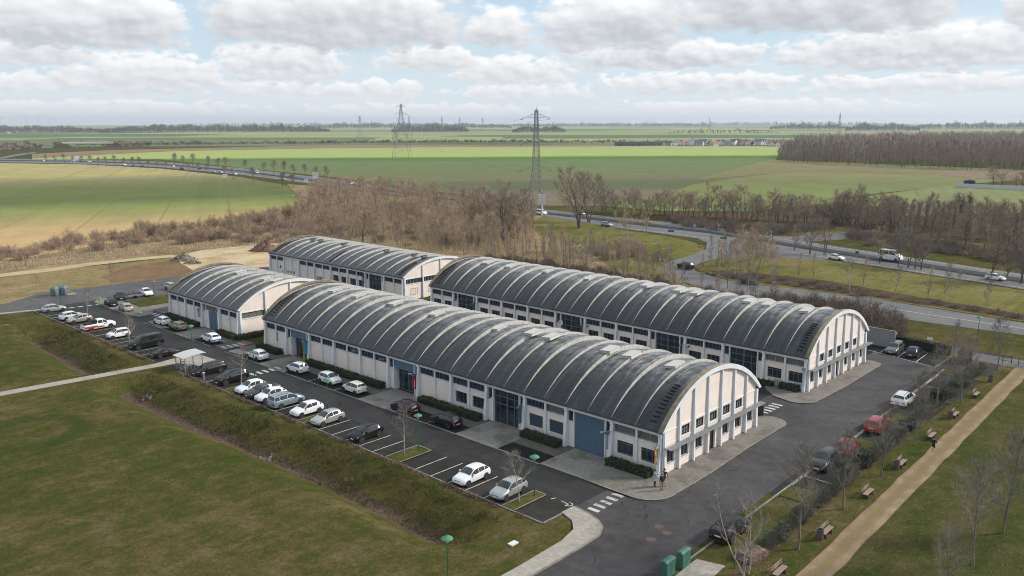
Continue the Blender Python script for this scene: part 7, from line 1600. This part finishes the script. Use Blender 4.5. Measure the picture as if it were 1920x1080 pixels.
# ================================================================== PYLONS
M_lat = mat('pylon_steel', (.23, .235, .24), .55, .15, .2, metal=.3)
def pylon(px, py, top, rz, lab, arms=((.93, 7.0), (.66, 7.6), (.40, 8.0)), base=3.6, waist=.42, thick=.14, ins=True, dist=None):
    p = at(px, py); m = math.hypot(p.x-CAM.x, p.y-CAM.y)/FPX; H = CAM.z+(230-top)*m; t = thing('pylon', lab, 'pylon', (p.x, p.y, 0), rz, 'lattice pylons')
    hw = lambda z: base*(1-z/(H*waist))+1.25*(z/(H*waist)) if z < H*waist else 1.25-(1.25-.45)*((z-H*waist)/(H*(1-waist)))
    b = MB(); zs = [0]
    while zs[-1] < H*.97: zs.append(zs[-1]+max(1.1, hw(zs[-1])*1.55))
    zs[-1] = H*.97; c4 = lambda z: [Vector((sx*hw(z), sy*hw(z), z)) for sx, sy in ((1, 1), (-1, 1), (-1, -1), (1, -1))]
    for z0, z1 in zip(zs, zs[1:]):
        A, B = c4(z0), c4(z1)
        for i in range(4):
            b.tube(A[i], B[i], thick, thick, 4, caps=False); b.tube(A[i], B[(i+1) % 4], thick*.5, thick*.5, 3, caps=False); b.tube(A[(i+1) % 4], B[i], thick*.5, thick*.5, 3, caps=False); b.tube(B[i], B[(i+1) % 4], thick*.5, thick*.5, 3, caps=False)
    b.tube((0, 0, H*.95), (0, 0, H), thick, thick*.5, 4); b.build('tower', M_lat, t)
    for f, L in arms:
        z = H*f; w = hw(z)
        for s in (1, -1):
            b = MB(); e = Vector((0, s*L, z-.2))
            for sx in (1, -1): b.tube((sx*w, s*w, z), e, thick*.6, thick*.5, 4); b.tube((sx*w, s*w, z+1.5), e, thick*.5, thick*.4, 4)
            for k in (1, 2, 3): u = k/4; b.tube(Vector((w, s*w, z)).lerp(e, u), Vector((-w, s*w, z)).lerp(e, min(1, u+.2)), thick*.4, thick*.4, 3); b.tube(Vector((w, s*w, z)).lerp(e, u), Vector((w, s*w, z+1.5)).lerp(e, u), thick*.4, thick*.4, 3)
            o = b.build('cross_arm', M_lat, t)
            if ins: b = MB(); b.tube(e, e+Vector((.5, 0, -.35)), .14, .14, 5); b.tube(e+Vector((.4, 0, -.3)), e+Vector((2.4, .3*s, -.6)), .16, .16, 5); b.build('insulator', mat('insulator_glass', (.06, .22, .19), .2, .1, 4), o)
    return t, H
line = math.atan2(at(754, 297).y-at(1005, 395).y, at(754, 297).x-at(1005, 395).x)
P1, H1 = pylon(1005, 397, 201.5, line, 'large lattice pylon with three pairs of arms beside the white board', thick=.12, arms=((.90, 5.2), (.66, 5.6), (.41, 6.0)), base=2.6)
P2, H2 = pylon(754, 298, 194, line+.1, 'tall lattice pylon standing in the green field', thick=.17, arms=((.93, 5.0), (.80, 7.0)), waist=.8, base=8.5, ins=False)
for px, py, top, th, lab in ((676, 264, 217, .2, 'faint pylon left of the tall field pylon'), (741, 268, 235, .25, 'pale squat pylon just left of the tall field pylon'), (768, 262, 216, .2, 'faint pylon just right of the tall field pylon'), (829, 248, 218, .3, 'faint small pylon between the two large ones'), (862, 246, 220, .3, 'second faint small pylon between the two large ones'), (905, 246, 221, .3, 'third faint small pylon near the large one'), (1573, 250, 214, .3, 'faint tall mast pylon above the distant woods at the right'), (1330, 244, 221, .3, 'tiny pylon on the horizon right of the large one')):
    pylon(px, py, top, 1.0+px*.01, lab, thick=th, arms=((.93, 5), (.78, 8)), waist=.8, base=5, ins=False)
for k, (f, L, s) in enumerate([(f, L, s) for f, L in ((.90, 5.2), (.66, 5.6), (.41, 6.0)) for s in (1, -1)]):
    a = P1.matrix_basis @ Vector((0, s*L, H1*f-.6)); P1.rotation_euler.z; M1 = Matrix.Translation(P1.location) @ Matrix.Rotation(line, 4, 'Z'); M2 = Matrix.Translation(P2.location) @ Matrix.Rotation(line+.1, 4, 'Z')
    a = M1 @ Vector((0, s*L, H1*f-.6)); c = M2 @ Vector((0, s*(5 if k < 2 else 7), H2*(.93 if k < 2 else .80)-.6-1.2*(k > 3))); b = MB(); prev = a
    for i in range(1, 17):
        u = i/16; q = a.lerp(c, u)-Vector((0, 0, 9*4*u*(1-u))); b.tube(prev, q, .03, .03, 3, caps=False); prev = q
    tag(b.build('power_cable', M_black), 'thin sagging power cable strung between the two large pylons', 'cable', 'power cables between the pylons')
# ================================================================== FAR BUILDINGS
M_rt = mat('roof_tile_red', (.26, .12, .08), .85, .2, .5, rnd=.2); M_rs = mat('roof_slate_grey', (.11, .115, .13), .8, .2, .5, rnd=.2); M_hw_ = mat('house_render', (.58, .53, .46), .85, .08, .4, rnd=.12); M_hw2 = mat('house_render_white', (.68, .67, .64), .85, .06, .4, rnd=.1); M_win = mat('far_window', (.05, .055, .065), .3, .1, 1)
def house(px, py, w, d, h, rz, wall, roof, lab, group, name='house', cat='house'):
    p = at(px, py); t = thing(name, lab, cat, (p.x, p.y, 0), rz, group)
    b = MB(); b.box(-w/2, w/2, -d/2, d/2, 0, h)
    for x in (-w/2, w/2): b.tri((x, -d/2, h), (x, d/2, h), (x, 0, h+d*.42))
    b.build('wall', wall, t)
    b = MB(); o = .5
    for s in (-1, 1): b.quad((-w/2-o, s*(d/2+o), h-.35), (w/2+o, s*(d/2+o), h-.35), (w/2+o, 0, h+d*.42+.12), (-w/2-o, 0, h+d*.42+.12))
    rf = b.build('roof', roof, t); b = MB(); b.box(w*.25, w*.25+.8, -.4, .4, h+d*.3, h+d*.42+1.2); b.build('chimney', wall, rf)
    for s in (-1, 1):
        for x in (-w*.28, w*.08, w*.33): b = MB(); b.box(x-.5, x+.5, s*(d/2+.02)-.02, s*(d/2+.02)+.02, 1.0, 2.3); b.build('window', M_win, t)
        b = MB(); b.box(s*(w/2+.02)-.02, s*(w/2+.02)+.02, -.6, .6, 1.0, 2.3); b.build('window', M_win, t)
    return t
rg = random.Random(9)
vill = [(1255+rg.uniform(-2, 2)+i*9.2, 273.2+rg.uniform(-1.2, .6)+(i % 3)*-1.0) for i in range(24)]
for i, (px, py) in enumerate(vill):
    wl, rf = ((M_hw2, M_rs) if i % 3 else (M_hw_, M_rt if i % 2 else M_rs)); house(px, py, rg.uniform(9, 14), rg.uniform(7.5, 10), rg.uniform(3.2, 5.5), rg.uniform(0, 3.1), wl, rf, 'small pale gabled house in the row of village houses by the wood', 'village houses by the wood')
for i, px in enumerate((1445, 1455, 1463, 1480, 1498, 1515, 1530)): house(px, 275.5-.35*i, 9, 8, 4.5, .7+.4*i, M_hw_, M_rt, 'peach rendered house at the edge of the wood', 'peach houses at the wood edge')
for i, (px, py, w, d, h, wl, rf, lab) in enumerate(((165, 246, 22, 10, 4, M_hw_, M_rs, 'long low farmhouse in the far left village'), (190, 247.6, 22, 12, 4, M_hw2, M_rt, 'red roofed house in the far left village'), (206, 247.6, 16, 10, 3.5, M_hw2, M_rs, 'white low house in the far left village'), (220, 247.4, 14, 12, 5, M_hw2, M_rs, 'white gabled house in the far left village'), (234, 247.4, 14, 14, 8, M_hw_, M_rt, 'tall ochre gabled house in the far left village'), (250, 247, 18, 9, 3, M_hw_, M_rt, 'house with a brown roof in the far left village'), (275, 246.4, 18, 9, 3, M_hw2, M_rs, 'pale blue grey house in the far left village'), (287, 246.5, 14, 9, 4, M_hw_, M_rs, 'small cream house in the far left village'), (318, 246, 26, 12, 4, M_hw2, M_rs, 'long white house at the end of the far left village'), (338, 246, 16, 10, 4, M_hw2, M_rt, 'last house of the far left village'), (15, 250, 18, 10, 3, M_hw2, M_rs, 'small farm at the left edge'), (30, 250, 20, 12, 3, M_rs, M_hw2, 'pale roofed farm shed near the left edge'))):
    house(px, py, w, d, h, .5+i*.35, wl, rf, lab, None)
# barn with lean-to roof
p = at(138, 247); t = thing('barn', 'dark barn with one long pale sloping roof in the far left fields', 'barn', (p.x, p.y, 0), R(-35))
b = MB(); b.taper(-22, 22, -10, 10, 0, 9, 0, 0, 0, 0); b.build('wall', mat('barn_wood', (.09, .075, .07), .9, .2, .1), t); b = MB(); b.v = [(-23, -11, 13), (23, -11, 13), (23, 11, 8.4), (-23, 11, 8.4), (-23, -11, 12.6), (23, -11, 12.6), (23, 11, 8), (-23, 11, 8)]; b.f = [(0, 1, 2, 3), (7, 6, 5, 4), (0, 4, 5, 1), (1, 5, 6, 2), (2, 6, 7, 3), (3, 7, 4, 0)]; b.m = [0]*6; b.build('roof', mat('barn_roof', (.46, .44, .43), .7, .1, .1), t)
# sheds of the depot and overpass
for px, py, w, d, h, c, lab in ((1180, 273.5, 42, 14, 5.5, (.10, .11, .12), 'dark flat warehouse beside the bare strip'), (1222, 273, 30, 12, 5, (.13, .13, .14), 'grey flat warehouse right of the dark one'), (1160, 273, 10, 6, 3.5, (.6, .6, .6), 'small white shed left of the dark warehouse'), (1290, 270.5, 46, 16, 5, (.22, .26, .33), 'blue grey long shed behind the village'), (1435, 268.2, 60, 16, 6, (.35, .37, .42), 'long pale blue roofed building behind the village'), (560, 234.2, 60, 50, 34, (.60, .55, .45), 'pale block building on the far horizon')):
    p = at(px, py); t = thing('warehouse', lab, 'warehouse', (p.x, p.y, 0), R(-47)+.1)
    b = MB(); b.box(-w/2, w/2, -d/2, d/2, 0, h); b.build('wall', mat('shed_%d' % px, c, .7, .1, .2), t); b = MB(); b.box(-w/2-.3, w/2+.3, -d/2-.3, d/2+.3, h, h+.4); b.build('roof', mat('shedroof_%d' % px, tuple(min(1, x*1.5) for x in c), .6, .1, .2), t)
    for k in range(4): b = MB(); b.box(-w*.4+k*w*.22, -w*.3+k*w*.22, -d/2-.03, -d/2, .3, h*.55); b.build('door', M_win, t)
p = at(166, 277); t = thing('overpass', 'concrete road bridge over the highway at the left horizon', 'bridge', (p.x, p.y, 0), face(166)+math.pi/2)
b = MB(); b.box(-32, 32, -5, 5, 5.6, 7.2); b.build('deck', mat('bridge_concrete', (.42, .40, .38), .8, .1, .1), t); b = MB(); b.box(-33, 33, -5.3, -5.1, 7.2, 8.2); b.box(-33, 33, 5.1, 5.3, 7.2, 8.2); b.build('parapet', M_hw2, t)
for x in (-15, 5, 22): b = MB(); b.box(x-.6, x+.6, -4, 4, 0, 5.6); b.build('pier', M_conc_w, t)
for x in (-33, 33): b = MB(); b.taper(x-14, x+14, -7, 7, -.5, 5.6, 8, -8, 1, -1); b.build('embankment', M_litter, t)
# white walled compound at the right
p0, p1 = at(1793, 351.5), at(1960, 359.5); L = (p1-p0).length; t = thing('precast_wall', 'long white precast wall round a yard at the right edge', 'wall', (p0.x, p0.y, 0), math.atan2(p1.y-p0.y, p1.x-p0.x))
wm = mat('precast_panel', (.50, .51, .54), .8, .08, .5)
k = int(L/2.6)
pm = MB(); pm.box(.06, 2.54, -.06, .06, 0, 2.2); pmm = pm.mesh('wall_panel', wm); qm = MB(); qm.box(-.09, .09, -.11, .11, 0, 2.35); qmm = qm.mesh('post', wm)
for i in range(k): link('wall_panel', pmm, t, (2.6*i, 0, 0)); link('post', qmm, t, (2.6*i, 0, 0))
p2 = at(1815, 343); b = MB(); d = (p2-p0); 
for i in range(8):
    a = (at(1793, 351.5).lerp(p2, i/8)-p0); 
ts = thing('yard_shed', 'low dark shed inside the white walled yard', 'shed', tuple(at(1817, 347)), R(20)); b = MB(); b.box(-4, 4, -2.5, 2.5, 0, 2.6); b.build('wall', M_black, ts); b = MB(); b.taper(-4.3, 4.3, -2.8, 2.8, 2.6, 3.4, .3, -.3, 2.4, -2.4); b.build('roof', M_rs, ts)
for i, (px, py, s) in enumerate(((1862, 349, 1.0), (1880, 350, .8), (1905, 352, .7), (1918, 352, .8))):
    p = at(px, py); place_tree(WOOD[i % 6], 'yard_tree', 'bare tree inside the white walled yard', 'tree', p.x, p.y, 0, (s*1.7, s), i, 'trees in the walled yard')
# distant tower-like silo, turbines
def turbine(px, dist, lab):
    a = at(px, 300)-CAM; a.z = 0; a.normalize(); p = CAM+a*dist; t = thing('wind_turbine', lab, 'wind turbine', (p.x, p.y, 0), face(px), 'wind turbines on the horizon')
    b = MB(); b.tube((0, 0, 0), (0, 0, 88), 2.2, 1.4, 6); b.build('tower', M_mast, t); b = MB()
    b.box(-2, 4, -1.8, 1.8, 86, 90); b.build('nacelle', M_mast, t)
    for k in range(3): an = 2.094*k+px; b = MB(); b.tube((4, 0, 88), (4, 42*math.sin(an), 88+42*math.cos(an)), 1.5, .5, 4); b.build('blade', M_mast, t)
for px, d in ((10, 9000), (28, 9500), (58, 8800), (79, 9200), (100, 9700), (272, 10500)): turbine(px, d, 'tiny pale wind turbine on the left horizon')
# ================================================================== HEDGEROWS AND FAR WOODS
HED = [bush_mesh(400+i, 3.4, 3.0, 4.6, 420, 1.5, .10, M_twigr if i % 2 else M_twigd, 6) for i in range(4)]
hx = [float(x) for x in np.linspace(150, 1250, 150)]
for i, x in enumerate(hx):
    y = 272.5-4.5*sm(300, 900, x)+1.2*sm(900, 1250, x)+rng.uniform(-.7, .5); 
    if 180 < x < 205: continue
    s = rng.uniform(.7, 1.35)*(1.35 if rng.random() < .12 else 1); p = at(x, y-1.0); place_bush(HED[i % 4], 'hedgerow_bush', 'distant brown bush in the hedgerow across the fields', p.x, p.y, 0, (s*1.5, s*1.5, s), rng.uniform(0, 6), 'bushes of the distant hedgerow')
for i in range(46):
    x = rng.choice((rng.uniform(0, 70), rng.uniform(88, 140), rng.uniform(190, 280))); y = rng.uniform(272, 284) if x < 70 else rng.uniform(271, 276); s = rng.uniform(1.0, 1.9); p = at(x, y); place_bush(HED[i % 4], 'hedgerow_bush', 'dark bush in the clump around the road bridge', p.x, p.y, 0, (s*1.3, s*1.3, s), rng.uniform(0, 6), 'bushes around the road bridge')
for i in range(44):
    v = i < 28; x = rng.uniform(1270, 1500) if v else rng.uniform(160, 345); y = rng.uniform(269.0, 272.0) if v else rng.uniform(245.2, 246.4); s = rng.uniform(.8, 1.5)*(1 if v else 1.5); p = at(x, y); place_bush(HED[i % 4], 'garden_bush', 'brown garden tree among the village houses by the wood' if v else 'brown garden tree among the far left village houses', p.x, p.y, 0, (s*1.1, s*1.1, s*1.15), rng.uniform(0, 6), 'garden trees of the village by the wood' if v else 'garden trees of the far left village')
def wood_mass(name, lab, pts, n, h, m, seed, dense=9, w=.35, zb=0.0):
    b = MB(); rg = random.Random(seed)
    for q_ in pts[:n]:
        x, y = q_[:2]; H = h*rg.choice((.7, .85, .95, 1.0, 1.05, 1.25))*rg.uniform(.92, 1.06)*(q_[2] if len(q_) > 2 else 1); r = H*.28; b.tube((x, y, zb-.2), (x+rg.gauss(0, .3), y+rg.gauss(0, .3), H*.8), H*.018, H*.006, 3, caps=False)
        for k in range(dense):
            f = rg.uniform(.28, 1.0); a = rg.uniform(0, 6.28); rr = r*math.sin(min(1, f*1.05)*2.6)*rg.uniform(.2, 1); p = Vector((x+rr*math.cos(a)*.4, y+rr*math.sin(a)*.4, H*f*.85)); needle(b, p, Vector((math.cos(a)*.5, math.sin(a)*.5, .9)).normalized(), H*.26*rg.uniform(.6, 1.2), w*rg.uniform(.5, 1.2), rg)
    return tag(b.build(name, m), lab, 'wood', kind='stuff')
fpoly = [(1452, 303), (1470, 292), (1500, 278), (1620, 272), (1800, 268), (1990, 266), (1990, 324), (1800, 319), (1600, 311)]
fp_ = rnd_in(fpoly, 3000, 51, 2.2); fp_.sort(key=lambda q: (q[0]-CAM.x)**2+(q[1]-CAM.y)**2)
FT = [bare_tree(500+i, 17, 3.4, .2, .3, 14, 4, 320, 2.2, .07, .8, bm=M_barkd, tm=M_twigf) for i in range(4)]
for i, (x, y) in enumerate(fp_[:230]):
    s = rng.uniform(.68, 1.15); place_tree(FT[i % 4], 'forest_tree', 'bare tree along the front edge of the large wood', 'tree', x, y, 0, (s, s), rng.uniform(0, 6), 'front trees of the large wood')
wood_mass('forest', 'large leafless wood filling the right side behind its front trees', fp_[230:], 3000, 17, M_twigf, 52, 26, .22)
def band(px0, px1, d0, d1, n, h, seed, lab, m):
    rg = random.Random(seed); pts = []
    for i in range(n):
        px = rg.uniform(px0, px1); a = at(px, 300)-CAM; a.z = 0; a.normalize(); e = min(1, min(px-px0, px1-px)/(.22*(px1-px0))); p = CAM+a*(d0+(d1-d0)*rg.random()*(.2+.8*e)); pts.append((p.x, p.y, .35+.65*e**.6*(.8+.2*math.sin(px*.11)+.12*math.sin(px*.37))))
    wood_mass('distant_wood', lab, pts, n, h*1.45, m, seed+1, 7, h*.09)
M_farw = mat('far_wood_tone', (.085, .085, .065), 1, .3, .004); M_farb = mat('far_wood_brown', (.13, .10, .075), 1, .3, .004)
for k, (a, c, d0, d1, n, h, lab, m) in enumerate(((-200, 200, 3600, 4300, 1500, 17, 'distant brown wood on the left horizon', M_farb), (190, 620, 3300, 4200, 1700, 18, 'distant dark wood behind the far left village', M_farw), (735, 880, 3100, 3500, 520, 17, 'small distant wood behind the tall field pylon', M_farw), (560, 960, 5200, 6200, 900, 22, 'hazy wood on the central horizon', M_farw), (960, 1060, 3000, 3300, 400, 14, 'small distant wood left of the large pylon head', M_farw), (930, 1330, 6500, 7500, 800, 22, 'long hazy wood on the horizon behind the large pylon', M_farw), (1440, 1590, 4200, 4800, 500, 17, 'distant hazy wood above the village', M_farw), (1580, 1720, 3600, 4100, 500, 17, 'distant hazy wood beyond the large wood', M_farw), (1700, 2050, 4600, 5600, 900, 20, 'hazy wood on the right horizon', M_farw), (1200, 1700, 8000, 9500, 700, 26, 'faint wood on the right central horizon', M_farw), (300, 900, 8500, 10000, 700, 28, 'faint wood on the left central horizon', M_farw), (1640, 1720, 900, 1050, 160, 14, 'grey thin wood rising behind the large wood', M_twigf), (1250, 1460, 2600, 2900, 120, 9, 'scattered trees beyond the village', M_farw))):
    band(a, c, d0, d1, n, h, 600+10*k, lab, m)
# air over the plain: one closed box of thin even haze round everything below the sky
hb = MB(); hb.box(-16300, 16300, -16300, 16300, -4.0, 134.0); hz = hb.mesh('haze', []) if False else None
hm = bpy.data.materials.new('haze_air'); hm.use_nodes = True; hm.node_tree.nodes.clear(); H = NT(hm.node_tree)
vol = hm.node_tree.nodes.new('ShaderNodeVolumePrincipled'); vol.inputs['Color'].default_value = (.76, .85, .97, 1); vol.inputs['Density'].default_value = 8.5e-5; vol.inputs['Anisotropy'].default_value = .2
ho = hm.node_tree.nodes.new('ShaderNodeOutputMaterial'); hm.node_tree.links.new(vol.outputs[0], ho.inputs['Volume'])
stuff(hb.build('haze', hm))
